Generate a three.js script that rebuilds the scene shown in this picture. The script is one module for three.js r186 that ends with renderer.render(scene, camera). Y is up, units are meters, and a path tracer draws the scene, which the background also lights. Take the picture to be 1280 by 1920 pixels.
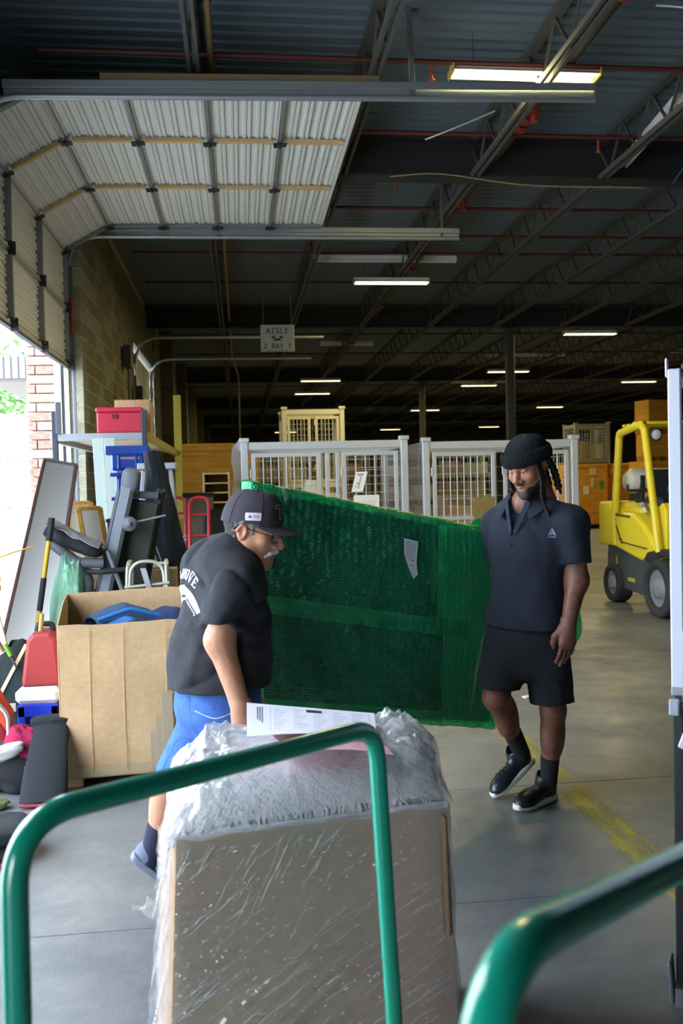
import * as THREE from 'three';
import { mergeGeometries, mergeVertices } from 'three/addons/utils/BufferGeometryUtils.js';
import { RectAreaLightUniformsLib } from 'three/addons/lights/RectAreaLightUniformsLib.js';
import { DecalGeometry } from 'three/addons/geometries/DecalGeometry.js';

// ---------- camera, sky, exposure ----------
const scene = new THREE.Scene();
const camera = new THREE.PerspectiveCamera(60.383, 1280 / 1920, 0.05, 400);
camera.position.set(0, 1.59, 0);
camera.rotation.order = 'YXZ';
camera.rotation.set(-0.03002, -0.11392, -0.024);
camera.focus = 4.1;
camera.userData.fStop = 4.5;
const renderer = new THREE.WebGLRenderer({ antialias: true });
renderer.toneMapping = THREE.LinearToneMapping;
renderer.toneMappingExposure = 1.34;
renderer.shadowMap.enabled = true;
scene.background = new THREE.Color(7.3, 8.4, 10.0);   // bright overcast sky outside the dock doors
const LAMP_POWER = 440, LAMP_COLOR = new THREE.Color(1.0, 0.83, 0.38), LAMP_GLOW = 1.1;
RectAreaLightUniformsLib.init();

// ---------- random numbers and noise ----------
function rng(seed) { let s = seed >>> 0; return () => { s = (s + 0x6d2b79f5) | 0; let t = Math.imul(s ^ (s >>> 15), 1 | s); t = (t + Math.imul(t ^ (t >>> 7), 61 | t)) ^ t; return ((t ^ (t >>> 14)) >>> 0) / 4294967296; }; }
const rnd = rng(7);
const rr = (a, b) => a + (b - a) * rnd();
function hash3(x, y, z) { let h = Math.imul(x, 374761393) ^ Math.imul(y, 668265263) ^ Math.imul(z, 2147483647 - 83); h = Math.imul(h ^ (h >>> 13), 1274126177); return ((h ^ (h >>> 16)) >>> 0) / 4294967296; }
function vnoise(x, y, z) {
  const xi = Math.floor(x), yi = Math.floor(y), zi = Math.floor(z), f = (t) => t * t * (3 - 2 * t), u = f(x - xi), v = f(y - yi), w = f(z - zi), L = (a, b, t) => a + (b - a) * t;
  return L(L(L(hash3(xi, yi, zi), hash3(xi + 1, yi, zi), u), L(hash3(xi, yi + 1, zi), hash3(xi + 1, yi + 1, zi), u), v), L(L(hash3(xi, yi, zi + 1), hash3(xi + 1, yi, zi + 1), u), L(hash3(xi, yi + 1, zi + 1), hash3(xi + 1, yi + 1, zi + 1), u), v), w) * 2 - 1;
}
const fbm = (x, y, z, o = 3) => { let s = 0, a = 0.5; for (let i = 0; i < o; i++) { s += a * vnoise(x, y, z); x *= 2.03; y *= 2.03; z *= 2.03; a *= 0.5; } return s; };
function tileNoise(x, y, px, py, seed) {
  const xi = Math.floor(x), yi = Math.floor(y), f = (t) => t * t * (3 - 2 * t), u = f(x - xi), v = f(y - yi), m = (a, n) => ((a % n) + n) % n;
  const a = hash3(m(xi, px), m(yi, py), seed), b = hash3(m(xi + 1, px), m(yi, py), seed), c = hash3(m(xi, px), m(yi + 1, py), seed), d = hash3(m(xi + 1, px), m(yi + 1, py), seed);
  return a + (b - a) * u + (c - a) * v + (a - b - c + d) * u * v;
}
// ---------- textures ----------
// layers: [cellsX, cellsY, weight]; colours: list of [stop, hex]
function field(n, layers, seed) {
  const d = new Float32Array(n * n); let lo = 1e9, hi = -1e9;
  for (let y = 0; y < n; y++) for (let x = 0; x < n; x++) {
    let s = 0; for (let k = 0; k < layers.length; k++) { const [cx, cy, w] = layers[k]; s += w * (tileNoise((x / n) * cx, (y / n) * cy, cx, cy, seed + k * 17) - 0.5); }
    d[y * n + x] = s; lo = Math.min(lo, s); hi = Math.max(hi, s);
  }
  for (let i = 0; i < d.length; i++) d[i] = (d[i] - lo) / (hi - lo);
  return d;
}
function texFrom(n, fn, srgb, metres) {
  const data = new Uint8Array(n * n * 4), c = [0, 0, 0, 255];
  for (let y = 0; y < n; y++) for (let x = 0; x < n; x++) { c[3] = 255; fn(x, y, c); const o = (y * n + x) * 4; for (let k = 0; k < 4; k++) data[o + k] = Math.max(0, Math.min(255, c[k])); }
  const t = new THREE.DataTexture(data, n, n); t.wrapS = t.wrapT = THREE.RepeatWrapping; t.magFilter = THREE.LinearFilter; t.minFilter = THREE.LinearMipmapLinearFilter; t.generateMipmaps = true;
  if (srgb) t.colorSpace = THREE.SRGBColorSpace;
  t.repeat.set(1 / metres, 1 / metres); t.needsUpdate = true; return t;
}
const hexRGB = (h) => [(h >> 16) & 255, (h >> 8) & 255, h & 255];
function colorTex(n, layers, seed, stops, metres) {
  const f = field(n, layers, seed), S = stops.map(([a, h]) => [a, hexRGB(h)]);
  return texFrom(n, (x, y, c) => {
    const v = f[y * n + x]; let i = 0; while (i < S.length - 2 && v > S[i + 1][0]) i++;
    const t = Math.max(0, Math.min(1, (v - S[i][0]) / (S[i + 1][0] - S[i][0]))); for (let k = 0; k < 3; k++) c[k] = S[i][1][k] + (S[i + 1][1][k] - S[i][1][k]) * t;
  }, true, metres);
}
function grayTex(n, layers, seed, lo, hi, metres) { const f = field(n, layers, seed); return texFrom(n, (x, y, c) => { c[0] = c[1] = c[2] = 255 * (lo + (hi - lo) * f[y * n + x]); }, false, metres); }
function canvasTex(w, h, draw, srgb = true) {
  const c = document.createElement('canvas'); c.width = w; c.height = h; const g = c.getContext('2d'); draw(g, w, h);
  const t = new THREE.CanvasTexture(c); if (srgb) t.colorSpace = THREE.SRGBColorSpace; t.magFilter = THREE.LinearFilter; return t;
}
const M = (color, roughness = 0.7, extra = {}) => new THREE.MeshStandardMaterial({ color, roughness, ...extra });
const MP = (color, roughness = 0.7, extra = {}) => new THREE.MeshPhysicalMaterial({ color, roughness, ...extra });

const fineBump = grayTex(256, [[64, 64, 1], [128, 128, 0.8], [16, 16, 0.6]], 3, 0, 1, 0.4);
const concreteMap = colorTex(1024, [[4, 4, 1], [9, 7, 0.9], [21, 30, 0.6], [70, 90, 0.35], [220, 220, 0.25]], 11, [[0, 0x53555a], [0.35, 0x646668], [0.6, 0x6e7070], [0.8, 0x767876], [1, 0x838381]], 3.1);
const concreteRough = grayTex(512, [[5, 5, 1], [13, 17, 0.8], [60, 50, 0.4]], 21, 0.28, 0.62, 2.7);
const blockMap = colorTex(512, [[10, 10, 0.6], [60, 60, 0.7], [128, 128, 1]], 31, [[0, 0x6f6d5e], [0.5, 0x858270], [1, 0x9a9682]], 0.9);
const blockBump = grayTex(256, [[90, 90, 1], [128, 128, 1], [30, 30, 0.5]], 33, 0, 1, 0.5);
const brickMaps = [0xa88071, 0xa0786a, 0xb08b7c, 0xb59685].map((h, i) => { const [r, g, b] = hexRGB(h), k = (f) => (Math.min(255, r * f) << 16) | (Math.min(255, g * f) << 8) | Math.min(255, b * f); return colorTex(128, [[8, 20, 1], [40, 60, 0.8]], 41 + i, [[0, k(0.75)], [0.6, k(1)], [1, k(1.2)]], 0.5); });
const cardMap = colorTex(512, [[6, 5, 0.7], [200, 60, 0.35], [30, 40, 0.4], [128, 128, 0.3]], 51, [[0, 0xa98a66], [0.5, 0xb8976f], [1, 0xc6a680]], 0.8);
const woodMap = colorTex(512, [[3, 40, 1], [6, 120, 0.8], [20, 200, 0.5]], 61, [[0, 0xb87a1e], [0.5, 0xd59a30], [1, 0xe2ae48]], 1.2);
const pineMap = colorTex(256, [[2, 30, 1], [4, 90, 0.8]], 63, [[0, 0xa98a55], [0.5, 0xc3a46c], [1, 0xd0b581]], 0.8);
const clothBump = grayTex(256, [[128, 128, 1], [100, 100, 0.6]], 71, 0, 1, 0.12);
const streakBump = grayTex(512, [[6, 60, 1], [20, 20, 0.7], [70, 30, 0.5]], 73, 0, 1, 0.6);
const wearMap = colorTex(512, [[8, 8, 1], [40, 60, 0.8], [150, 150, 0.6]], 81, [[0, 0xb4b6b8], [0.6, 0xc6c8c9], [1, 0xd2d4d5]], 1.0);

// ---------- geometry helpers ----------
const V = (x, y, z) => new THREE.Vector3(x, y, z), Va = (a) => new THREE.Vector3(a[0], a[1], a[2]);
function boxUV(g) {
  if (g.index) g = g.toNonIndexed();
  if (!g.attributes.normal) g.computeVertexNormals();
  const p = g.attributes.position, n = g.attributes.normal, uv = new Float32Array(p.count * 2);
  for (let i = 0; i < p.count; i++) {
    const k = i - (i % 3), ax = Math.abs(n.getX(k)), ay = Math.abs(n.getY(k)), az = Math.abs(n.getZ(k));
    if (ay >= ax && ay >= az) { uv[i * 2] = p.getX(i); uv[i * 2 + 1] = p.getZ(i); } else if (ax >= az) { uv[i * 2] = p.getZ(i); uv[i * 2 + 1] = p.getY(i); } else { uv[i * 2] = p.getX(i); uv[i * 2 + 1] = p.getY(i); }
  }
  g.setAttribute('uv', new THREE.BufferAttribute(uv, 2)); return g;
}
// chamfered box, 44 triangles, centred
function cbox(w, h, d, b = 0.004) {
  const x = w / 2, y = h / 2, z = d / 2; b = Math.min(b, x * 0.9, y * 0.9, z * 0.9);
  const v = [], f = [], id = {};
  for (const sx of [-1, 1]) for (const sy of [-1, 1]) for (const sz of [-1, 1]) {
    id[[sx, sy, sz, 0]] = v.length; v.push([sx * x, sy * (y - b), sz * (z - b)]);
    id[[sx, sy, sz, 1]] = v.length; v.push([sx * (x - b), sy * y, sz * (z - b)]);
    id[[sx, sy, sz, 2]] = v.length; v.push([sx * (x - b), sy * (y - b), sz * z]);
  }
  const quad = (a, b2, c, d2) => { f.push([a, b2, c], [a, c, d2]); };
  for (const s of [-1, 1]) {
    quad(id[[s, -1, -1, 0]], id[[s, 1, -1, 0]], id[[s, 1, 1, 0]], id[[s, -1, 1, 0]]); quad(id[[-1, s, -1, 1]], id[[1, s, -1, 1]], id[[1, s, 1, 1]], id[[-1, s, 1, 1]]); quad(id[[-1, -1, s, 2]], id[[1, -1, s, 2]], id[[1, 1, s, 2]], id[[-1, 1, s, 2]]);
    for (const t of [-1, 1]) {
      quad(id[[s, t, -1, 0]], id[[s, t, 1, 0]], id[[s, t, 1, 1]], id[[s, t, -1, 1]]); quad(id[[s, -1, t, 0]], id[[s, 1, t, 0]], id[[s, 1, t, 2]], id[[s, -1, t, 2]]); quad(id[[-1, s, t, 1]], id[[1, s, t, 1]], id[[1, s, t, 2]], id[[-1, s, t, 2]]);
      for (const u of [-1, 1]) f.push([id[[s, t, u, 0]], id[[s, t, u, 1]], id[[s, t, u, 2]]]);
    }
  }
  const pos = []; const A = V(), B = V(), C = V(), N = V();
  for (const t of f) {
    A.fromArray(v[t[0]]); B.fromArray(v[t[1]]); C.fromArray(v[t[2]]); N.crossVectors(B.clone().sub(A), C.clone().sub(A));
    const o = N.dot(A.clone().add(B).add(C)) < 0 ? [t[0], t[2], t[1]] : t; for (const k of o) pos.push(...v[k]);
  }
  const g = new THREE.BufferGeometry(); g.setAttribute('position', new THREE.Float32BufferAttribute(pos, 3)); g.computeVertexNormals(); return boxUV(g);
}
const tmpM = new THREE.Matrix4(), tmpQ = new THREE.Quaternion();
function place(g, [x, y, z] = [0, 0, 0], [rx, ry, rz] = [0, 0, 0]) { return g.applyMatrix4(new THREE.Matrix4().compose(V(x, y, z), new THREE.Quaternion().setFromEuler(new THREE.Euler(rx, ry, rz, 'YXZ')), V(1, 1, 1))); }
const bx = (w, h, d, at, rot, b) => place(cbox(w, h, d, b), at, rot);
const box0 = (w, h, d, at, rot) => place(boxUV(new THREE.BoxGeometry(w, h, d)), at, rot);
function dirQuat(a, b) { return new THREE.Quaternion().setFromUnitVectors(V(0, 1, 0), b.clone().sub(a).normalize()); }
function rod(a, b, r, seg = 10, r2 = r) { a = Va(a); b = Va(b); const L = a.distanceTo(b), g = new THREE.CylinderGeometry(r2, r, L, seg, 1); g.applyMatrix4(new THREE.Matrix4().compose(a.clone().add(b).multiplyScalar(0.5), dirQuat(a, b), V(1, 1, 1))); return g.toNonIndexed(); }
// square bar between two points
function bar(a, b, w, d, roll = 0, bev = 0.002) {
  a = Va(a); b = Va(b); const L = a.distanceTo(b), g = cbox(w, L, d, bev); const y = b.clone().sub(a).normalize();
  let x = Math.abs(y.y) > 0.95 ? V(1, 0, 0) : V(0, 1, 0).cross(y).normalize(); let z = x.clone().cross(y).normalize(); x = y.clone().cross(z).normalize();
  const m = new THREE.Matrix4().makeBasis(x, y, z); if (roll) m.multiply(new THREE.Matrix4().makeRotationY(roll)); m.setPosition(a.add(b).multiplyScalar(0.5)); return g.applyMatrix4(m);
}
function tube(pts, r, seg = 0, rad = 10, closed = false, tension = 0.5) {
  const c = new THREE.CatmullRomCurve3(pts.map(Va), closed, 'centripetal', tension);
  return new THREE.TubeGeometry(c, seg || pts.length * 6, r, rad, closed).toNonIndexed();
}
// polyline with rounded corners
function bend(pts, R, n = 8) {
  const P = pts.map(Va), out = [P[0]];
  for (let i = 1; i < P.length - 1; i++) {
    const a = P[i - 1].clone().sub(P[i]), b = P[i + 1].clone().sub(P[i]), la = a.length(), lb = b.length(); a.normalize(); b.normalize();
    const half = a.angleTo(b) / 2, t = Math.min(R / Math.tan(half), la * 0.49, lb * 0.49), s = P[i].clone().addScaledVector(a, t), e = P[i].clone().addScaledVector(b, t);
    for (let k = 0; k <= n; k++) { const u = k / n; out.push(s.clone().multiplyScalar((1 - u) ** 2).addScaledVector(P[i], 2 * u * (1 - u)).addScaledVector(e, u * u)); }
  }
  out.push(P[P.length - 1]); return out;
}
class Poly extends THREE.Curve { constructor(p) { super(); this.p = p; this.l = [0]; for (let i = 1; i < p.length; i++) this.l.push(this.l[i - 1] + p[i].distanceTo(p[i - 1])); } getPoint(t, o = V()) { const s = t * this.l[this.l.length - 1]; let i = 1; while (i < this.l.length - 1 && this.l[i] < s) i++; const u = (s - this.l[i - 1]) / (this.l[i] - this.l[i - 1] || 1); return o.copy(this.p[i - 1]).lerp(this.p[i], Math.max(0, Math.min(1, u))); } }
function pipe(pts, r, R, rad = 14, n = 8) { const p = bend(pts, R, n), c = new Poly(p); const frames = p; return sweep(frames, r, rad); }
function sweep(P, r, rad = 12) {
  const pos = [], nor = [], idx = [], uv = []; let N0 = null, len = 0;
  for (let i = 0; i < P.length; i++) {
    const T = P[Math.min(i + 1, P.length - 1)].clone().sub(P[Math.max(i - 1, 0)]).normalize();
    if (!N0) { N0 = (Math.abs(T.y) < 0.9 ? V(0, 1, 0) : V(1, 0, 0)); N0.sub(T.clone().multiplyScalar(N0.dot(T))).normalize(); } else N0.sub(T.clone().multiplyScalar(N0.dot(T))).normalize();
    const B = T.clone().cross(N0); if (i) len += P[i].distanceTo(P[i - 1]); const R = typeof r === 'function' ? r(i / (P.length - 1)) : r;
    for (let k = 0; k <= rad; k++) { const a = (k / rad) * Math.PI * 2, n = N0.clone().multiplyScalar(Math.cos(a)).addScaledVector(B, Math.sin(a)); nor.push(n.x, n.y, n.z); pos.push(P[i].x + n.x * R, P[i].y + n.y * R, P[i].z + n.z * R); uv.push((k / rad) * 6.28 * R, len); }
  }
  for (let i = 0; i < P.length - 1; i++) for (let k = 0; k < rad; k++) { const a = i * (rad + 1) + k, b = a + rad + 1; idx.push(a, a + 1, b, b, a + 1, b + 1); }
  for (const [row, s] of [[0, 1], [P.length - 1, -1]]) { const c = pos.length / 3, q = P[row]; const T = (row ? P[row].clone().sub(P[row - 1]) : P[0].clone().sub(P[1])).normalize(); pos.push(q.x, q.y, q.z); nor.push(T.x, T.y, T.z); uv.push(0, 0); for (let k = 0; k < rad; k++) { const a = row * (rad + 1) + k; s > 0 ? idx.push(c, a + 1, a) : idx.push(c, a, a + 1); } }
  const g = new THREE.BufferGeometry(); g.setAttribute('position', new THREE.Float32BufferAttribute(pos, 3)); g.setAttribute('normal', new THREE.Float32BufferAttribute(nor, 3)); g.setAttribute('uv', new THREE.Float32BufferAttribute(uv, 2)); g.setIndex(idx); return g.toNonIndexed();
}
const lathe = (pts, seg = 24) => new THREE.LatheGeometry(pts.map(([x, y]) => new THREE.Vector2(x, y)), seg).toNonIndexed();
function extrude(pts, depth, bevel = 0.003, holes = []) {
  const s = new THREE.Shape(pts.map(([x, y]) => new THREE.Vector2(x, y))); for (const h of holes) s.holes.push(new THREE.Path(h.map(([x, y]) => new THREE.Vector2(x, y))));
  const g = new THREE.ExtrudeGeometry(s, { depth: depth - 2 * bevel, bevelEnabled: bevel > 0, bevelThickness: bevel, bevelSize: bevel, bevelSegments: 2, bevelOffset: -bevel, curveSegments: 10 }); g.translate(0, 0, -depth / 2 + bevel); return boxUV(g);
}
// sheet from a function (u,v) -> [x,y,z]; with thickness when t > 0
function sheet(fn, nu, nv, t = 0, uvs = null) {
  const pos = [], uv = [], idx = [];
  for (let j = 0; j <= nv; j++) for (let i = 0; i <= nu; i++) { pos.push(...fn(i / nu, j / nv)); uv.push(...(uvs ? uvs(i / nu, j / nv) : [i / nu, j / nv])); }
  for (let j = 0; j < nv; j++) for (let i = 0; i < nu; i++) { const a = j * (nu + 1) + i, b = a + nu + 1; idx.push(a, a + 1, b, b, a + 1, b + 1); }
  let g = new THREE.BufferGeometry(); g.setAttribute('position', new THREE.Float32BufferAttribute(pos, 3)); g.setAttribute('uv', new THREE.Float32BufferAttribute(uv, 2)); g.setIndex(idx); g.computeVertexNormals();
  if (t > 0) {
    const n = g.attributes.normal, c = n.count, p2 = pos.slice(), uv2 = uv.slice(), id2 = idx.slice();
    for (let i = 0; i < c; i++) { p2.push(pos[i * 3] - n.getX(i) * t, pos[i * 3 + 1] - n.getY(i) * t, pos[i * 3 + 2] - n.getZ(i) * t); uv2.push(uv[i * 2], uv[i * 2 + 1]); }
    for (let i = 0; i < idx.length; i += 3) id2.push(idx[i] + c, idx[i + 2] + c, idx[i + 1] + c);
    const W = nu + 1, edge = (a, b) => id2.push(a, a + c, b, b, a + c, b + c);
    for (let i = 0; i < nu; i++) { edge(i + 1, i); edge(nv * W + i, nv * W + i + 1); } for (let j = 0; j < nv; j++) { edge(j * W, (j + 1) * W); edge((j + 1) * W + nu, j * W + nu); }
    g = new THREE.BufferGeometry(); g.setAttribute('position', new THREE.Float32BufferAttribute(p2, 3)); g.setAttribute('uv', new THREE.Float32BufferAttribute(uv2, 2)); g.setIndex(id2); g = g.toNonIndexed(); g.computeVertexNormals();
    return g;
  }
  return g.toNonIndexed();
}
function merge(list) {
  const gs = list.map((g) => { let q = g.index ? g.toNonIndexed() : g; for (const k of Object.keys(q.attributes)) if (!['position', 'normal', 'uv'].includes(k)) q.deleteAttribute(k); if (!q.attributes.normal) q.computeVertexNormals(); if (!q.attributes.uv) q = boxUV(q); return q; });
  return gs.length === 1 ? gs[0] : mergeGeometries(gs, false);
}
// ---------- scene-graph helpers ----------
const taken = {};
function numbered(n) { if (!(n in taken)) { taken[n] = 0; return n; } taken[n]++; return n + '_' + String(taken[n]).padStart(3, '0'); }
const shade = (m) => { m.castShadow = true; m.receiveShadow = true; return m; };
function part(parent, name, geo, mat, label) {
  const m = shade(new THREE.Mesh(Array.isArray(geo) ? merge(geo) : geo, mat)); m.name = name; parent.add(m); if (label) m.userData.label = label; return m;
}
function thing(name, label, category, at = [0, 0, 0], turn = 0, group) {
  const o = new THREE.Group(); o.name = numbered(name); o.position.set(...at); o.rotation.y = turn; o.userData = { label, category }; if (group) o.userData.group = group; scene.add(o); return o;
}
function solo(name, geo, mat, label, category, at = [0, 0, 0], turn = 0, group) {
  const o = shade(new THREE.Mesh(Array.isArray(geo) ? merge(geo) : geo, mat)); o.name = numbered(name); o.position.set(...at); o.rotation.y = turn; o.userData = { label, category }; if (group) o.userData.group = group; scene.add(o); return o;
}
function struct(name, geo, mat) {
  const o = geo ? shade(new THREE.Mesh(Array.isArray(geo) ? merge(geo) : geo, mat)) : new THREE.Group(); o.name = numbered(name); o.userData = { kind: 'structure' }; scene.add(o); return o;
}
function dup(src, at, turn, label, group) {
  const r = src.clone(); r.name = numbered(src.name.replace(/_\d{3}$/, '')); r.position.set(...at); r.rotation.y = turn; r.userData = { ...src.userData, label: label || src.userData.label }; if (group) r.userData.group = group; scene.add(r); return r;
}
const rel = (o, pts) => pts.map((p) => [p[0] - o.position.x, p[1] - o.position.y, p[2] - o.position.z]);   // world points in the axes of an unturned thing
const each = (parent, name, geos, mat, label) => geos.map((g) => part(parent, name, g, mat, label));
// ---------- the building ----------
const XL = -2.05, XR = 34, ZN = 7, ZF = -62, DECK = 5.42;
const concrete = new THREE.MeshStandardMaterial({ map: concreteMap, roughnessMap: concreteRough, roughness: 1, bumpMap: fineBump, bumpScale: 0.0006 });
const mortar = M(0xb9b5a6, 0.95), blockMat = M(0xffffff, 0.92, { map: blockMap, bumpMap: blockBump, bumpScale: 0.003 }), blockMat2 = M(0xe2e4de, 0.92, { map: blockMap, bumpMap: blockBump, bumpScale: 0.003 }), blockMat3 = M(0xd4cfc0, 0.92, { map: blockMap, bumpMap: blockBump, bumpScale: 0.003 });
const steelDark = M(0x2c3136, 0.6, { metalness: 0.2 }), joistPaint = M(0x4a4a46, 0.7), girderPaint = M(0x26282a, 0.7), galv = M(0xa3a9ad, 0.42, { metalness: 0.7, bumpMap: fineBump, bumpScale: 0.0004 }), whiteTrim = M(0xe6e6e2, 0.6);

{ // floor of cast slabs
  const floor = struct('floor', boxUV(place(new THREE.BoxGeometry(XR + 2.6, 0.2, ZN - ZF), [(XR - 2.5) / 2, -0.107, (ZN + ZF) / 2])), M(0x34342f, 0.95));
  const zs = [ZN, -0.62, -3.215, -4.42, -9.6, -14.2, -18.8, -28.3, -37.5, -46.8, ZF], xs = [-2.5, 4.15, 10.3, 16.5, 22.7, XR];
  for (let i = 0; i < zs.length - 1; i++) for (let j = 0; j < xs.length - 1; j++) {
    const w = xs[j + 1] - xs[j] - (i === 1 || i === 2 ? 0.002 : 0.006), d = zs[i] - zs[i + 1] - 0.005;
    part(floor, 'concrete_slab', boxUV(place(cbox(w, 0.08, d, 0.002), [(xs[j] + xs[j + 1]) / 2, -0.04, (zs[i] + zs[i + 1]) / 2])), concrete);
  }
  const f = field(512, [[4, 14, 0.9], [50, 90, 1], [170, 220, 1]], 91);
  const worn = texFrom(512, (x, y, c) => { const e = Math.min(x, 511 - x) / 512, v = f[y * 512 + x]; c[0] = c[1] = c[2] = v > 0.47 - (e < 0.06 ? -0.12 : 0) ? 255 : 0; }, false, 1);
  const lineMat = M(0x9c913f, 0.75, { alphaMap: worn, alphaTest: 0.5 });
  for (const [z0, z1] of [[-2.6, -4.38], [-4.46, -5.9], [-6.0, -9.5]]) part(floor, 'painted_line', sheet((u, v) => [1.57 + 0.17 * u, 0.0012, z0 + (z1 - z0) * v], 1, 1, 0, (u, v) => [u, v * (z0 - z1) / 1.6]), lineMat, 'worn yellow painted floor line');
}
{ // left wall: concrete blocks beyond the first dock door, plain block piers between the doors
  const wall = struct('wall_left', [box0(0.38, 5.6, 2.8, [-2.24, 2.8, 5.6]), box0(0.38, 5.6, 2.0, [-2.24, 2.8, -0.5]), box0(0.38, 3.5, 3.7, [-2.24, 3.85, 2.35]), box0(0.38, 5.6, 1.9, [-2.24, 2.8, -6.15]),
    box0(0.38, 1.3, 3.7, [-2.24, 4.93, -3.35]), box0(0.38, 1.25, 3.85, [-2.24, 4.955, -9.0])], blockMat);
  part(wall, 'mortar', [box0(0.17, 5.6, 5.2, [-1.925, 2.8, -13.51]), box0(0.4, 5.6, 1.0, [-2.24, 2.8, -11.5]), box0(0.3, 5.6, 5, [-2.2, 2.8, -13.6])], mortar);
  const H = 0.2032, gs = [0.397, 0.193].map((L) => [0, 1, 2].map((k) => { const g = cbox(0.19, 0.193, L, 0.004), uv = g.attributes.uv; for (let i = 0; i < uv.count; i++) uv.setXY(i, uv.getX(i) + 0.31 * k, uv.getY(i) + 0.23 * k); return g; }));
  const stuff = [];
  for (let r = 0; r < 26; r++) {
    let z = -10.9, n = 0;
    while (z > -16.0) {
      const half = n === 0 && r % 2 === 1, L = half ? 0.193 : 0.397, zc = z - L / 2, y = H * (r + 0.5), x = -1.93 + rr(-0.002, 0.002);
      if (n < 11) { const m = part(wall, 'concrete_block', gs[half ? 1 : 0][Math.floor(rnd() * 3)], [blockMat, blockMat2, blockMat3][Math.floor(rnd() * 3)]); m.position.set(x, y, zc); } else stuff.push(box0(0.19, 0.193, 0.397, [x, y, zc]));
      z -= L + 0.0095; n++;
    }
  }
  for (let r = 0; r < 26; r++) for (let z = -20.2 - (r % 2) * 0.2; z > -61; z -= 0.4064) stuff.push(box0(0.19, 0.193, 0.397, [-1.93, H * (r + 0.5), z]));
  for (let r = 21; r < 26; r++) for (let z = -16.2 - (r % 2) * 0.2; z > -20.0; z -= 0.4064) stuff.push(box0(0.19, 0.193, 0.397, [-1.93, H * (r + 0.5), z]));
  part(wall, 'concrete_block', stuff, blockMat2).userData.kind = 'stuff';
  part(wall, 'mortar', [box0(0.17, 5.6, 42, [-1.945, 2.8, -41.1]), box0(0.17, 1.3, 4.2, [-1.945, 4.95, -18.1])], mortar);
  for (const z of [-22, -27.5, -33.5, -40, -48]) part(wall, 'pilaster', bx(0.3, 5.4, 0.4, [-1.7, 2.7, z]), blockMat3);
  // brick pier outside the door jamb
  const pier = struct('trim', [box0(0.3, 5.3, 0.9, [-2.335, 2.65, -11.42])], M(0xc9c2b4, 0.95));
  const bh = 0.111, mats = brickMaps.map((t) => M(0xffffff, 0.9, { map: t, bumpMap: blockBump, bumpScale: 0.004 }));
  for (let r = 0; r < 40; r++) {
    const y = bh * (r + 0.5); const row = r % 2 ? [[-2.49, -2.395], [-2.383, -2.175]] : [[-2.49, -2.175]];
    for (const [a, b] of row) { const m = part(pier, 'brick', cbox(b - a, bh - 0.013, 0.1, 0.004), mats[Math.floor(rnd() * 4)]); m.position.set((a + b) / 2, y, -10.93 + rr(0, 0.004)); }
    for (let k = 0; k < 3; k++) { const m = part(pier, 'brick', cbox(0.1, bh - 0.013, 0.275, 0.004), mats[Math.floor(rnd() * 4)]); m.position.set(-2.455, y, -11.13 - k * 0.288 - (r % 2) * 0.1); }
  }
  struct('trim', [bx(0.075, 4.4, 0.09, [-2.135, 2.2, -10.92]), bx(0.05, 4.4, 0.05, [-2.025, 2.2, -10.88])], whiteTrim);
  struct('trim', [bx(0.05, 4.4, 0.04, [-2.075, 2.2, -10.93])], steelDark);
}
struct('wall_far', box0(XR + 2.5, 5.6, 0.3, [(XR - 2) / 2, 2.8, ZF - 0.1]), M(0x55544c, 0.9));
struct('wall_right', box0(0.3, 5.6, ZN - ZF, [XR + 0.1, 2.8, (ZN + ZF) / 2]), M(0x66645a, 0.9));
struct('wall_near', box0(XR + 2.5, 5.6, 0.3, [(XR - 2) / 2, 2.8, ZN + 0.1]), M(0x77756a, 0.9));

{ // ceiling: ribbed deck, bar joists, girders
  const c = struct('ceiling', box0(XR + 3, 0.15, ZN - ZF + 0.4, [(XR - 2) / 2, DECK + 0.16, (ZN + ZF) / 2]), M(0x4a4d4e, 0.9));
  const prof = []; for (let z = ZN; z > ZF; z -= 0.152) prof.push([z, 0], [z - 0.098, 0], [z - 0.112, 0.038], [z - 0.138, 0.038]);
  part(c, 'roof_deck', sheet((u, v) => { const i = Math.round(v * (prof.length - 1)); return [-2.4 + (XR + 2.6) * u, DECK + prof[i][1], prof[i][0]]; }, 1, prof.length - 1).toNonIndexed(), (() => { const m = M(0x5f6c76, 0.7, { side: THREE.DoubleSide }); return m; })());
  c.children[0].geometry.computeVertexNormals();
  for (let k = 0; k < 24; k++) {
    const x = -0.28 + k * 1.47, L = [box0(0.09, 0.05, 69, [x, DECK - 0.035, -27.5]), box0(0.03, 0.05, 69, [x - 0.035, 4.975, -27.5]), box0(0.03, 0.05, 69, [x + 0.035, 4.975, -27.5])];
    for (let z = ZN - 0.2, s = 0; z > ZF; z -= 0.33, s++) { const y0 = s % 2 ? 4.98 : DECK - 0.04, y1 = s % 2 ? DECK - 0.04 : 4.98, l = Math.hypot(0.33, y1 - y0); L.push(place(boxUV(new THREE.BoxGeometry(0.022, 0.022, l)), [x, (y0 + y1) / 2, z - 0.165], [Math.atan2(y1 - y0, 0.33), 0, 0])); }
    part(c, 'bar_joist', L, joistPaint);
  }
  for (const z of [-0.4, -9.65, -18.75, -28.4, -37.6, -46.8, -56]) part(c, 'girder', [box0(XR + 2, 0.03, 0.2, [(XR - 2) / 2, 4.955, z]), box0(XR + 2, 0.4, 0.02, [(XR - 2) / 2, 5.15, z]), box0(XR + 2, 0.03, 0.2, [(XR - 2) / 2, 5.37, z])], girderPaint);
}
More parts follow.
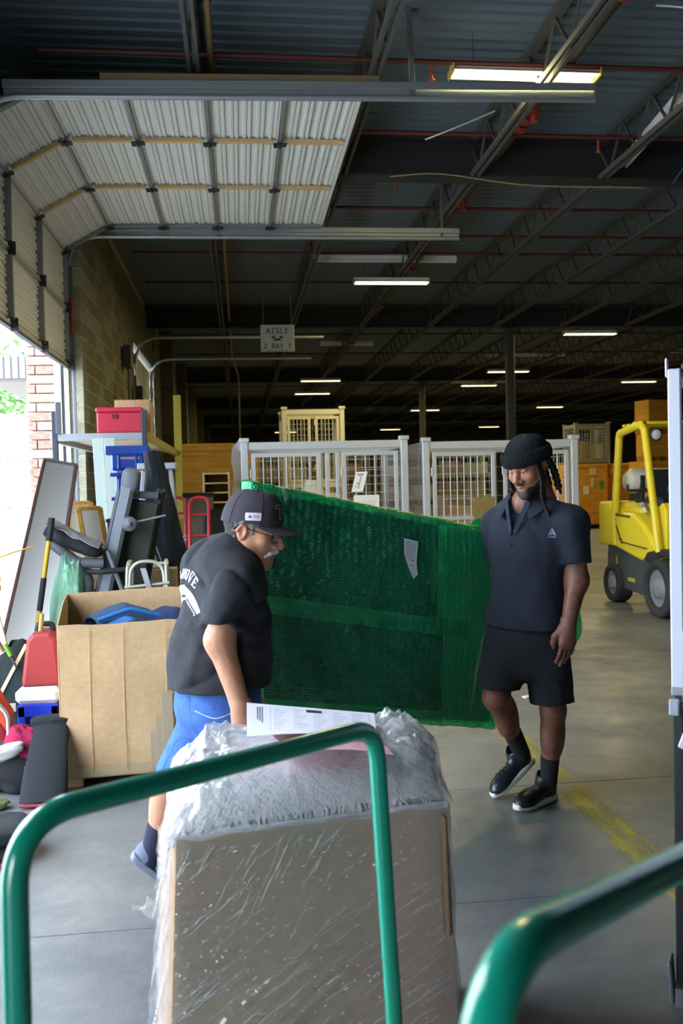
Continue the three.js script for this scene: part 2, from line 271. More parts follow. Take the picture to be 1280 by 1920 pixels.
{ const col = (x, z, label, group) => { const t = thing('steel_column', label, 'column', [x, 0, z], 0, group); part(t, 'post', bx(0.17, 4.93, 0.17, [0, 2.475, 0], undefined, 0.01), M(0x3a3a36, 0.6)); part(t, 'base_plate', bx(0.4, 0.02, 0.4, [0, 0.01, 0]), steelDark); part(t, 'cap_plate', bx(0.3, 0.02, 0.3, [0, 4.93, 0]), steelDark); };
  col(5.92, -18.75, 'dark steel column right of centre, the nearer of the two visible ones'); col(5.99, -28.4, 'distant dark steel column left of the nearer column, between two lamp tubes');
}

// ---------- sectional dock door 1, open overhead ----------
const doorWhite = M(0xd3d6d2, 0.5, { bumpMap: fineBump, bumpScale: 0.0004, side: THREE.DoubleSide }), tan = M(0xc7a878, 0.65), stileGrey = M(0x7e8488, 0.5, { metalness: 0.3 }), hingeMat = M(0x33363a, 0.5, { metalness: 0.5 });
{
  const door = struct('door_1'); const W = 3.74, ZC = -9.0;
  // a door section between two points (x,y) of the track, inner face towards n
  function section(a, b, horizontal) {
    const d = V(b[0] - a[0], b[1] - a[1], 0), L = d.length(); d.normalize(); const n = V(d.y, -d.x, 0);   // inner normal
    const ribs = [[0, 0.02], [0.03, 0.02], [0.035, 0]]; for (let k = 0; k < 5; k++) { const s = 0.07 + k * 0.115; ribs.push([s, 0], [s + 0.008, 0.016], [s + 0.03, 0.016], [s + 0.036, 0.004], [s + 0.046, 0.004], [s + 0.052, 0.016], [s + 0.07, 0.016], [s + 0.078, 0]); } ribs.push([L - 0.035, 0], [L - 0.03, 0.02], [L, 0.02]);
    const base = V(a[0], a[1], ZC);
    const sec = part(door, 'door_section', sheet((u, v) => { const [s, h] = ribs[Math.round(v * (ribs.length - 1))]; const p = base.clone().addScaledVector(d, Math.min(s, L)).addScaledVector(n, h - 0.02); return [p.x, p.y, ZC - W / 2 + W * u]; }, 1, ribs.length - 1), doorWhite);
    sec.geometry.computeVertexNormals();
    const at = (s, h, z) => base.clone().addScaledVector(d, s).addScaledVector(n, h).setZ(z).toArray();
    for (const z of [-8.2, -9.45]) part(sec, 'stile', bar(at(0.06, 0.015, z), at(L - 0.06, 0.015, z), horizontal ? 0.05 : 0.07, 0.035), horizontal ? tan : stileGrey);
    for (const z of [ZC + W / 2 - 0.04, ZC - W / 2 + 0.04]) part(sec, 'stile', bar(at(0.02, 0.012, z), at(L - 0.02, 0.012, z), 0.06, 0.03), stileGrey);
    part(sec, 'strut', [bar(at(0.0, 0.02, ZC - W / 2), at(0.0, 0.02, ZC + W / 2), 0.022, 0.022, 0), bar(at(-0.018, 0.012, ZC - W / 2), at(-0.018, 0.012, ZC + W / 2), 0.01, 0.02)], galv);
    for (const z of [-8.2, -9.45, ZC + W / 2 - 0.05, ZC - W / 2 + 0.05]) part(sec, 'hinge', [bar(at(-0.06, 0.045, z), at(0.06, 0.045, z), 0.07, 0.012), rod(at(0, 0.05, z - 0.045), at(0, 0.05, z + 0.045), 0.014, 8), bar(at(-0.05, 0.05, z - 0.05), at(0.05, 0.05, z + 0.05), 0.03, 0.01)], hingeMat);
    return sec;
  }
  const pts = [[-2.01, 3.1], [-2.01, 3.78], [-2.0, 4.46], [-1.47, 4.76], [-0.83, 4.77], [-0.19, 4.775], [0.45, 4.78], [1.09, 4.785]];
  for (let i = 0; i < pts.length - 1; i++) section(pts[i], pts[i + 1], i > 1);
  part(door, 'bottom_seal', bar([-2.01, 3.085, -7.13], [-2.01, 3.085, -10.87], 0.05, 0.04), M(0x4c4f52, 0.8));
  for (const [z, x1, y0, y1] of [[-7.08, 3.0, 4.63, 4.73], [-10.92, 2.82, 4.65, 4.66]]) {
    part(door, 'track', pipe([[-1.96, 0, z], [-1.96, y0, z], [x1, y1, z]], 0.026, 0.4, 8, 10), galv);
    part(door, 'track_angle', [bar([-1.72, y0 + 0.05, z], [x1, y1 + 0.05, z], 0.008, 0.08, 0), bar([-1.72, y0 + 0.09, z + 0.03], [x1, y1 + 0.09, z + 0.03], 0.06, 0.008, Math.PI / 2)], galv);
  }
  part(door, 'hanger', bar([1.47, 4.72, -7.08], [1.45, DECK, -7.08], 0.04, 0.04), M(0x5a5d58, 0.6));
  part(door, 'hanger', bar([2.6, 4.66, -10.92], [2.6, DECK, -10.92], 0.03, 0.03), M(0x5a5d58, 0.6));
  part(door, 'track_wood', [bar([-1.0, 4.83, -7.15], [1.2, 4.87, -7.15], 0.05, 0.05)], M(0x7d6749, 0.8));
  part(door, 'torsion_shaft', rod([-1.9, 4.95, -7.0], [-1.9, 4.95, -10.95], 0.016, 8), steelDark);
  part(door, 'track', bx(0.05, 4.3, 0.07, [-1.95, 2.15, -10.93]), M(0x55595d, 0.5, { metalness: 0.4 }));
  part(door, 'pull_rope', rod([-1.93, 3.9, -10.84], [-1.93, 3.5, -10.84], 0.02, 6), M(0x8e2f2b, 0.8));
}
{ // the next dock door, shut, with its own tracks
  const d3 = struct('door_2');
  for (let i = 0; i < 7; i++) part(d3, 'door_section', bx(0.05, 0.595, 3.7, [-1.95, 0.3 + i * 0.6, -18.05], undefined, 0.008), doorWhite);
  for (const [z, y] of [[-16.2, 4.33], [-19.0, 4.35]]) part(d3, 'track', pipe([[-1.8, 0, z], [-1.8, y, z], [1.6, y, z]], 0.03, 0.45, 8, 10), galv);
}
{ // things fixed to the block wall
  const e = thing('electrical_box', 'grey electrical box with conduit high on the block wall', 'box', [-1.74, 3.75, -14.6]);
  part(e, 'case', bx(0.12, 0.35, 0.3), M(0x3b4145, 0.5)); part(e, 'conduit', rod([0, -0.17, 0], [0, -3.5, 0], 0.016, 8), M(0x4c504f, 0.5));
  const e2 = thing('electrical_box', 'small dark control box right of the grey one on the block wall', 'box', [-1.72, 3.3, -15.9]);
  part(e2, 'case', bx(0.14, 0.25, 0.22), M(0x2d3336, 0.5)); part(e2, 'conduit', pipe([[0, -0.12, 0], [0, -0.5, 0], [0.02, -0.8, -0.2], [0.02, -3, -0.2]], 0.016, 0.1, 8), M(0x4c504f, 0.5));
}

// ---------- overhead services ----------
{
  const s = thing('sprinkler_piping', 'black and dark red sprinkler piping under the roof deck', 'pipes', [2.9, 5.2, -9]);
  const red = M(0x5a2622, 0.6), orange = M(0xa8442e, 0.6);
  part(s, 'main_pipe', rod([0, 0, 12], [0.1, 0, -48], 0.05, 12), M(0x3b3b33, 0.6));
  for (const [z, y] of [-7.34, -8.82, -10.05, -11.2, -12.45, -13.4, -15.3, -17.2, -20.5, -23.5, -26, -31, -34.5].map((z) => [z, -0.08])) part(s, 'branch_pipe', rod([-4.4, y, z + 9], [30, y, z + 9], 0.021, 6), rnd() < 0.6 ? red : M(0x2b2926, 0.6));
  for (const z of [-6.3, -8.55, -8.75, -11.2, -14.5]) part(s, 'coupling', lathe([[0.057, -0.05], [0.085, -0.04], [0.085, 0.04], [0.057, 0.05]], 14).applyMatrix4(new THREE.Matrix4().makeRotationX(Math.PI / 2).setPosition(0.02, 0, z + 9)), orange);
  for (const z of [-8.3, -11.0]) part(s, 'riser', [rod([0, -0.16, z + 9], [0, 0.16, z + 9], 0.04, 10), rod([0, -0.09, z + 9], [0, -0.05, z + 9], 0.06, 10)], orange);
  for (const [x, z] of [[-1.2, -7.4], [0.9, -8.9], [-1.0, -10.2], [3.2, -10.1], [-3.2, -11.3]]) part(s, 'sprinkler_head', [rod([x, -0.08, z + 9], [x, -0.2, z + 9], 0.012, 6), rod([x, -0.2, z + 9], [x, -0.206, z + 9], 0.03, 8)], orange);
  const c = thing('conduit', 'pale tan conduit running along the ceiling and bending down at the back', 'pipe', [-0.1, 0, -24]);
  part(c, 'pipe', pipe([[-0.06, 5.1, 28], [-0.02, 5.1, 0.3], [0.13, 4.75, -0.9], [0.13, 0, -0.9]], 0.026, 0.25, 8), M(0x9a8455, 0.6)); 
  for (const z of [14, 17.5, 11.3, 6, 2]) part(c, 'strap', bx(0.07, 0.3, 0.02, [-0.045, 5.24, z]), steelDark);
  const wires = [['white', 0xc9cdd0, [[3.3, 5.25, -6.6], [3.9, 5.1, -6.3], [4.4, 5.3, -6.0]], 'thin white cable drooping near the top right corner'], ['white', 0xb6babc, [[1.9, 4.97, -8.6], [2.2, 5.06, -8.5], [2.55, 5.18, -8.4]], 'short white cable hanging beside the overhead door track'], ['tan', 0x8d8266, [[1.7, 4.92, -9.5], [2.2, 4.96, -9.5], [3.2, 4.86, -9.52], [4.6, 4.86, -9.55]], 'thin pale cable sagging along the first girder'], ['blue', 0x3b5b8c, [[5.1, 5.2, -9.2], [4.95, 5.0, -9.3], [4.9, 4.88, -9.45]], 'blue cable hanging down at the right below the roof']];
  for (const [, h, p, label] of wires) solo('cable', sweep(new THREE.CatmullRomCurve3(rel({ position: Va(p[0]) }, p).map(Va)).getPoints(14), 0.008, 6), M(h, 0.6), label, 'cable', p[0]);
}
// lit lamps: a steel housing, two tubes that glow, an area light in front of them
{
  const housing = M(0xe4e6e2, 0.4, { side: THREE.DoubleSide }), tubeMat = new THREE.MeshStandardMaterial({ color: 0xffffff, emissive: LAMP_COLOR, emissiveIntensity: LAMP_GLOW * 3, roughness: 0.5 });
  function lamp(x, z, w, label, y = 4.86) {
    const t = thing('tube_lamp', label, 'lamp', [x, y, z]), h = w / 2;
    part(t, 'reflector', [sheet((u, v) => { const a = [[-0.095, 0.012], [-0.05, 0.05], [0.05, 0.05], [0.095, 0.012]][Math.round(v * 3)]; return [-h + w * u, a[1], a[0]]; }, 1, 3, 0.002), bx(w, 0.04, 0.1, [0, 0.072, 0])], housing);
    for (const s of [-1, 1]) part(t, 'tube', rod([-h + 0.02, 0.012, s * 0.055], [h - 0.02, 0.012, s * 0.055], 0.014, 10), tubeMat);
    each(t, 'end_cap', [bx(0.015, 0.07, 0.2, [-h, 0.03, 0]), bx(0.015, 0.07, 0.2, [h, 0.03, 0])], M(0xb9a348, 0.5));
    each(t, 'hanger', [rod([-h * 0.7, 0.09, 0], [-h * 0.7, 5.42 - y, 0], 0.003, 5), rod([h * 0.7, 0.09, 0], [h * 0.7, 5.42 - y, 0], 0.003, 5)], steelDark);
    const l = new THREE.RectAreaLight(LAMP_COLOR, LAMP_POWER, w - 0.04, 0.06); l.position.set(0, -0.006, 0); l.rotation.x = -Math.PI / 2; l.castShadow = true; t.add(l);
  }
  lamp(2.52, -7.42, 1.29, 'nearest and largest lit tube lamp, top right of the ceiling', 5.05); lamp(2.54, -14.26, 1.23, 'second lit tube lamp from the front in the middle row, under an unlit fixture'); lamp(7.93, -19.2, 1.23, 'lit tube lamp right of the nearer steel column, nearest of the right row');
  lamp(2.59, -27.5, 1.25, 'lit tube lamp above the stacked cage, nearer of two hanging close together'); lamp(2.64, -31.3, 1.25, 'lit tube lamp above the stacked cage, farther of two hanging close together'); lamp(8.15, -29.3, 1.23, 'lit tube lamp just left of the nearer steel column');
  lamp(7.72, -25.7, 0.6, 'short lit tube touching the left of the nearer steel column'); lamp(8.39, -25.7, 0.6, 'short lit tube touching the right of the nearer steel column'); lamp(13.55, -28.7, 1.23, 'lit tube lamp above the forklift, far right');
  lamp(7.96, -38.9, 0.6, 'short lit tube left of the distant steel column'); lamp(8.68, -38.9, 0.6, 'short lit tube right of the distant steel column'); lamp(13.85, -38.2, 1.23, 'lit tube lamp between the nearer column and the forklift, upper of two');
  lamp(9.03, -52.2, 1.23, 'far lit tube lamp low over the gap between the two front cages'); lamp(2.8, -53.1, 1.3, 'far lit tube lamp seen through the stacked cage'); lamp(14.83, -51.3, 1.23, 'far lit tube lamp just above the beanie of the right man'); lamp(20.84, -51.3, 1.23, 'far lit tube lamp over the wooden vaults, left of the forklift');
  const unlit = (x, z, w, y, label, ry = 0) => { const t = thing('unlit_fixture', label, 'lamp', [x, y, z], ry); part(t, 'housing', [bx(w, 0.07, 0.1, [0, 0.02, 0]), bx(0.02, 0.1, 0.12, [-w / 2, 0, 0]), bx(0.02, 0.1, 0.12, [w / 2, 0, 0])], housing); for (const s of [-1, 1]) part(t, 'tube', rod([-w / 2, -0.03, s * 0.03], [w / 2, -0.03, s * 0.03], 0.016, 8), M(0xdadfdc, 0.4)); };
  unlit(2.38, -14.04, 2.35, 5.2, 'long unlit strip fixture above the second lamp'); unlit(7.69, -19.1, 2.2, 5.2, 'long unlit strip fixture above the lamp right of the nearer column'); unlit(2.36, -19.75, 2.35, 5.2, 'unlit strip fixture to the right of the aisle sign, upper'); unlit(2.79, -22.4, 1.35, 5.2, 'short unlit strip fixture below the one beside the aisle sign', 0.05); unlit(8.2, -24.5, 2.3, 5.2, 'unlit strip fixture behind the nearer steel column'); unlit(13.5, -24.0, 2.3, 5.2, 'unlit strip fixture above the far right lamp'); unlit(4.35, -9.1, 2.3, 5.15, 'unlit strip fixture hanging along the roof joists at the right', 1.45); unlit(6.3, -10.3, 2.3, 5.2, 'unlit strip fixture turned along the joists, upper right edge', 1.2); unlit(8.5, -31, 2.3, 5.2, 'unlit strip fixture between the two steel columns');
  const sign = canvasTex(512, 400, (g, w, h) => { g.fillStyle = '#a5a398'; g.fillRect(0, 0, w, h); g.fillStyle = '#1c1c1a'; g.font = 'bold 118px monospace'; g.textAlign = 'center'; g.textBaseline = 'middle'; g.fillText('AISLE', w / 2, 85); g.font = 'bold 104px monospace'; g.fillText('2 BAY 1', w / 2, 320); g.beginPath(); g.moveTo(170, 165); g.lineTo(230, 165); g.lineTo(215, 190); g.lineTo(340, 240); g.lineTo(280, 240); g.lineTo(170, 195); g.fill(); g.beginPath(); g.moveTo(342, 165); g.lineTo(282, 165); g.lineTo(297, 190); g.lineTo(172, 240); g.lineTo(232, 240); g.lineTo(342, 195); g.fill(); g.fillRect(90, 384, 330, 8); });
  const sg = thing('aisle_sign', 'white hanging sign reading AISLE and 2 BAY 1', 'sign', [0.65, 3.94, -14.0]);
  part(sg, 'board', [bx(0.53, 0.42, 0.012)], M(0xa5a398, 0.6)); part(sg, 'lettering', place(new THREE.PlaneGeometry(0.52, 0.41), [0, 0, 0.0075]), M(0xffffff, 0.7, { map: sign })); each(sg, 'hanger', [rod([-0.22, 0.21, 0], [-0.22, 1.48, 0], 0.003, 5), rod([0.22, 0.21, 0], [0.22, 1.48, 0], 0.003, 5)], steelDark);
}
// ---------- outside the dock door ----------
{
  const g = struct('ground', box0(80, 0.3, 160, [-42.55, -0.16, -30]), M(0xcfcdc6, 0.9)); g.name = 'ground';
  const w = thing('yard_wall', 'white panelled yard wall outside the dock door', 'wall', [-9, 0, -23.5]);
  part(w, 'core', box0(14, 3.6, 0.1, [0, 1.8, -0.15]), M(0x9b9b97, 0.9));
  for (let r = 0; r < 3; r++) for (let k = 0; k < 7; k++) part(w, 'panel', bx(1.96, 1.18, 0.16, [-5.9 + k * 1.99 + 0.05, 0.6 + r * 1.21, 0], undefined, 0.012), M(0xe8e8e4, 0.8));
  const can = thing('canopy', 'grey ribbed metal canopy on the outside of the brick wall', 'canopy', [-2.5, 3.1, -13.4]);
  part(can, 'soffit', bx(0.85, 0.04, 2.4, [-0.42, 0, 0]), M(0x5d5550, 0.7)); for (let k = 0; k < 9; k++) part(can, 'rib', bx(0.07, 0.3, 0.03, [-0.05 - k * 0.095, 0.17, 1.2]), M(0x77767a, 0.5)); part(can, 'fascia', [bx(0.85, 0.3, 0.02, [-0.42, 0.17, 1.185]), bx(0.02, 0.3, 2.4, [-0.84, 0.17, 0])], M(0x6b6a6e, 0.5));
  const leafM = M(0x4f7a35, 0.8, { side: THREE.DoubleSide }), leafM2 = M(0x6d9548, 0.8, { side: THREE.DoubleSide });
  for (const [x, z, hgt, label, m] of [[-6.6, -29, 7.5, 'green leafy tree behind the white yard wall, above the canopy', leafM], [-9.3, -33, 9, 'paler tall tree farther behind the white yard wall', leafM2]]) {
    const t = thing('tree', label, 'tree', [x, 0, z]); part(t, 'trunk', sweep([V(0, 0, 0), V(0.1, 1.5, 0), V(0, 3, 0.1), V(0.1, hgt * 0.7, 0)], (u) => 0.18 - 0.12 * u, 8), M(0x5d4a38, 0.9));
    const L = []; for (let i = 0; i < 1600; i++) { const a = rr(0, 6.28), b = rr(-1, 1), r = 2.1 * Math.cbrt(rr(0.25, 1)) * (0.8 + 0.35 * vnoise(a * 1.5, b * 3, i % 3)), c = Math.sqrt(1 - b * b); const s = rr(0.1, 0.2); L.push(place(new THREE.PlaneGeometry(s, s * 0.6).toNonIndexed(), [r * c * Math.cos(a), hgt * 0.58 + r * b * 1.2, r * c * Math.sin(a)], [rr(-1.5, 1.5), rr(0, 6), rr(-1, 1)])); }
    part(t, 'foliage', L, m).userData.kind = 'stuff';
  }
}
// ---------- storage cages in the middle ----------
const cageGrey = M(0xc3c8cc, 0.45, { metalness: 0.25, bumpMap: fineBump, bumpScale: 0.0004 }), wireGrey = M(0xb9bec2, 0.45, { metalness: 0.3 }), cageCream = M(0xcfcaae, 0.6);
const film = new THREE.MeshPhysicalMaterial({ color: 0xf4f6f8, roughness: 0.12, transmission: 0.9, thickness: 0, bumpMap: streakBump, bumpScale: 0.006, side: THREE.DoubleSide });
function cage(label, at, w, d, h, doors, mat, midRail, group) {
  const t = thing('storage_cage', label, 'cage', at, 0, group), p = 0.085;
  for (const x of [p / 2, w - p / 2]) for (const z of [0, -d]) part(t, 'corner_post', bx(p, h, p, [x, h / 2, z], undefined, 0.006), mat);
  for (const x of [p / 2, w - p / 2]) for (const z of [0, -d]) part(t, 'post_cap', bx(p + 0.03, 0.05, p + 0.03, [x, h + 0.02, z], undefined, 0.005), mat);
  for (const z of [0, -d]) for (const y of [0.09, h - 0.05]) part(t, 'rail', bx(w - 2 * p, 0.09, 0.06, [w / 2, y, z]), mat);
  for (const x of [p / 2, w - p / 2]) for (const y of [0.09, h - 0.05]) part(t, 'rail', bx(0.06, 0.09, d - p, [x, y, -d / 2]), mat);
  const zf = 0.02;
  for (const [a, b, n] of doors) {
    const dr = part(t, 'door', [bx(0.05, h - 0.3, 0.035, [a + 0.025, h / 2, zf]), bx(0.05, h - 0.3, 0.035, [b - 0.025, h / 2, zf]), bx(b - a, 0.05, 0.033, [(a + b) / 2, h - 0.16, zf]), bx(b - a, 0.05, 0.033, [(a + b) / 2, 0.17, zf]), ...(midRail || []).map((y) => bx(b - a, 0.045, 0.032, [(a + b) / 2, y, zf]))], mat);
    for (let k = 1; k <= n; k++) { const x = a + 0.05 + ((b - a - 0.1) * k) / (n + 1); part(dr, 'bar', rod([x, 0.19, zf], [x, h - 0.17, zf], 0.0085, 8), mat); }
    const wires = []; for (let y = 0.3; y < h - 0.2; y += 0.1) wires.push(rod([a + 0.04, y, zf - 0.012], [b - 0.04, y, zf - 0.012], 0.0035, 5)); part(dr, 'wire', wires, wireGrey).userData.kind = 'stuff';
    part(dr, 'hinge', rod([a - 0.008, h * 0.8, zf + 0.015], [a - 0.008, h * 0.8 + 0.1, zf + 0.015], 0.012, 8), mat); part(dr, 'hinge', rod([a - 0.008, h * 0.25, zf + 0.015], [a - 0.008, h * 0.25 + 0.1, zf + 0.015], 0.012, 8), mat);
  }
  const mesh = [];
  for (const x of [p / 2, w - p / 2]) { for (let z = -0.1; z > -d + 0.05; z -= 0.1) mesh.push(rod([x, 0.1, z], [x, h - 0.06, z], 0.004, 5)); for (let y = 0.2; y < h - 0.1; y += 0.1) mesh.push(rod([x, y, -0.04], [x, y, -d + 0.04], 0.003, 5)); }
  for (let x = 0.15; x < w - 0.1; x += 0.1) mesh.push(rod([x, 0.1, -d], [x, h - 0.06, -d], 0.004, 5)); for (let y = 0.2; y < h - 0.1; y += 0.2) mesh.push(rod([0.08, y, -d], [w - 0.08, y, -d], 0.003, 5));
  part(t, 'side_mesh', mesh, wireGrey).userData.kind = 'stuff';
  part(t, 'deck', bx(w - 0.1, 0.03, d - 0.1, [w / 2, 0.15, -d / 2]), M(0x8d8a80, 0.7)); for (const x of [0.06, w - 0.06]) for (const z of [-0.05, -d + 0.05]) part(t, 'foot', bx(0.09, 0.05, 0.09, [x, 0.025, z]), mat);
  return t;
}
const carton = MP(0xffffff, 0.85, { map: cardMap, bumpMap: fineBump, bumpScale: 0.0005 });
function box(name, label, at, w, h, d, turn, mat, group) {   // closed carton
  const t = thing(name, label, 'box', at, turn, group); part(t, 'carton', bx(w, h, d, [0, h / 2, 0], undefined, 0.004), mat);
  for (const s of [-1, 1]) part(t, 'flap', bx(w - 0.004, 0.005, d / 2 - 0.004, [0, h + 0.0028, s * d / 4]), mat); part(t, 'tape', bx(0.05, h * 0.3, 0.002, [0, h * 0.85, d / 2 + 0.0012]), M(0xb49b74, 0.35)); return t;
}
{
  const c1 = cage('grey wire storage cage behind the man in the cap, left of the two front cages', [0.02, 0, -10.5], 2.0, 1.45, 2.13, [[0.12, 0.95, 7], [1.2, 1.88, 4]], cageGrey, null);
  part(c1, 'door_stop', bx(0.05, 1.85, 0.05, [1.02, 1.06, 0.02]), cageGrey); part(c1, 'door_stop', bx(0.04, 1.85, 0.04, [1.14, 1.06, 0.025]), cageGrey);
  const c2 = cage('grey wire storage cage behind the man in the beanie, right of the two front cages', [2.2, 0, -10.5], 1.95, 1.45, 2.1, [[0.12, 0.9, 7], [1.0, 1.83, 7]], cageGrey, [1.16, 1.05]);
  part(c2, 'lock_plate', bx(0.26, 0.42, 0.02, [0.74, 1.2, 0.055]), M(0x8a7a45, 0.6), 'tan plate');
  part(c1, 'wrap_sheet', sheet((u, v) => [-0.05 - 0.05 * Math.sin(v * 3 + u * 5) - 0.03 * vnoise(u * 6, v * 8, 1), 1.2 + 0.95 * v, 0.08 - 1.2 * u], 16, 20, 0.002), film, 'clear plastic sheet');
  const s1 = canvasTex(256, 320, (g, w, h) => { g.fillStyle = '#f2f4f6'; g.fillRect(0, 0, w, h); g.fillStyle = '#9aa0a8'; g.beginPath(); g.moveTo(30, 30); g.lineTo(190, 30); g.lineTo(190, 62); g.lineTo(70, 62); g.fill(); g.fillStyle = '#3d434d'; g.font = 'italic bold 60px sans-serif'; g.save(); g.translate(60, 250); g.rotate(-1.2); g.fillText('L/S', 0, 30); g.restore(); g.fillStyle = '#aab0b8'; g.fillRect(120, 70, 34, 200); });
  const n1 = thing('paper_notice', 'slanted white notice with a big grey figure on the left cage', 'sign', [1.42, 1.62, -10.445]);
  part(n1, 'sheet', sheet((u, v) => [-0.07 + 0.14 * u + 0.06 * (v - 0.5), -0.11 + 0.24 * v, 0], 2, 2, 0.002), M(0xffffff, 0.6, { map: s1, side: THREE.DoubleSide }));
  const s2 = canvasTex(256, 160, (g, w, h) => { g.fillStyle = '#eef0f3'; g.fillRect(0, 0, w, h); g.fillStyle = '#c2c7cf'; g.font = '60px sans-serif'; g.textAlign = 'center'; g.fillText('ATLOU', w / 2, 100); });
  const n2 = thing('paper_notice', 'white rectangular notice reading ATLOU on the left cage, below the slanted one', 'sign', [1.5, 1.37, -10.44]);
  part(n2, 'sheet', sheet((u, v) => [-0.155 + 0.31 * u, -0.1 + 0.2 * v, 0.004 * Math.sin(u * 5)], 6, 1, 0.002), M(0xffffff, 0.6, { map: s2, side: THREE.DoubleSide }));
  // goods inside the cages
  box('carton_box', 'brown carton inside the left cage, at its left', [0.45, 0.166, -11.2], 0.5, 0.6, 0.5, 0.1, carton); box('carton_box', 'brown carton stacked on the left carton in the left cage', [0.47, 0.775, -11.2], 0.45, 0.5, 0.45, 0, carton); box('carton_box', 'pale carton at the top of the left cage, on the brown cartons', [0.47, 1.285, -11.25], 0.5, 0.25, 0.4, 0.1, M(0xc9bf9a, 0.8));
  box('carton_box', 'brown carton in the right cage behind the tan plate', [2.9, 0.166, -11.3], 0.6, 0.7, 0.5, 0, carton); box('carton_box', 'carton on top in the right cage, behind the tan plate', [2.85, 0.875, -11.3], 0.5, 0.5, 0.45, 0.15, carton); box('carton_box', 'carton behind the beanie in the right cage', [3.6, 0.166, -11.3], 0.6, 1.0, 0.5, 0, carton);
  const sh = thing('table_lamp', 'white lamp shade on a thin stem inside the left cage', 'lamp', [0.95, 0.17, -11.5]); part(sh, 'shade', lathe([[0.18, 1.25], [0.1, 1.5]], 24), M(0xe6e0cc, 0.8, { side: THREE.DoubleSide })); part(sh, 'stem', lathe([[0.12, 0], [0.12, 0.03], [0.02, 0.06], [0.015, 1.4], [0, 1.4]], 12), M(0x6a5a3a, 0.5));
  // stacked cream cages farther back
  for (const [y, label] of [[0, 'lower cream wire cage behind the left front cage'], [1.52, 'cream wire cage stacked on another above the left front cage']]) cage(label, [0.78, y, -16], 1.14, 1.1, 1.47, [[0.1, 0.52, 4], [0.6, 1.04, 4]], cageCream, [0.75]);
}
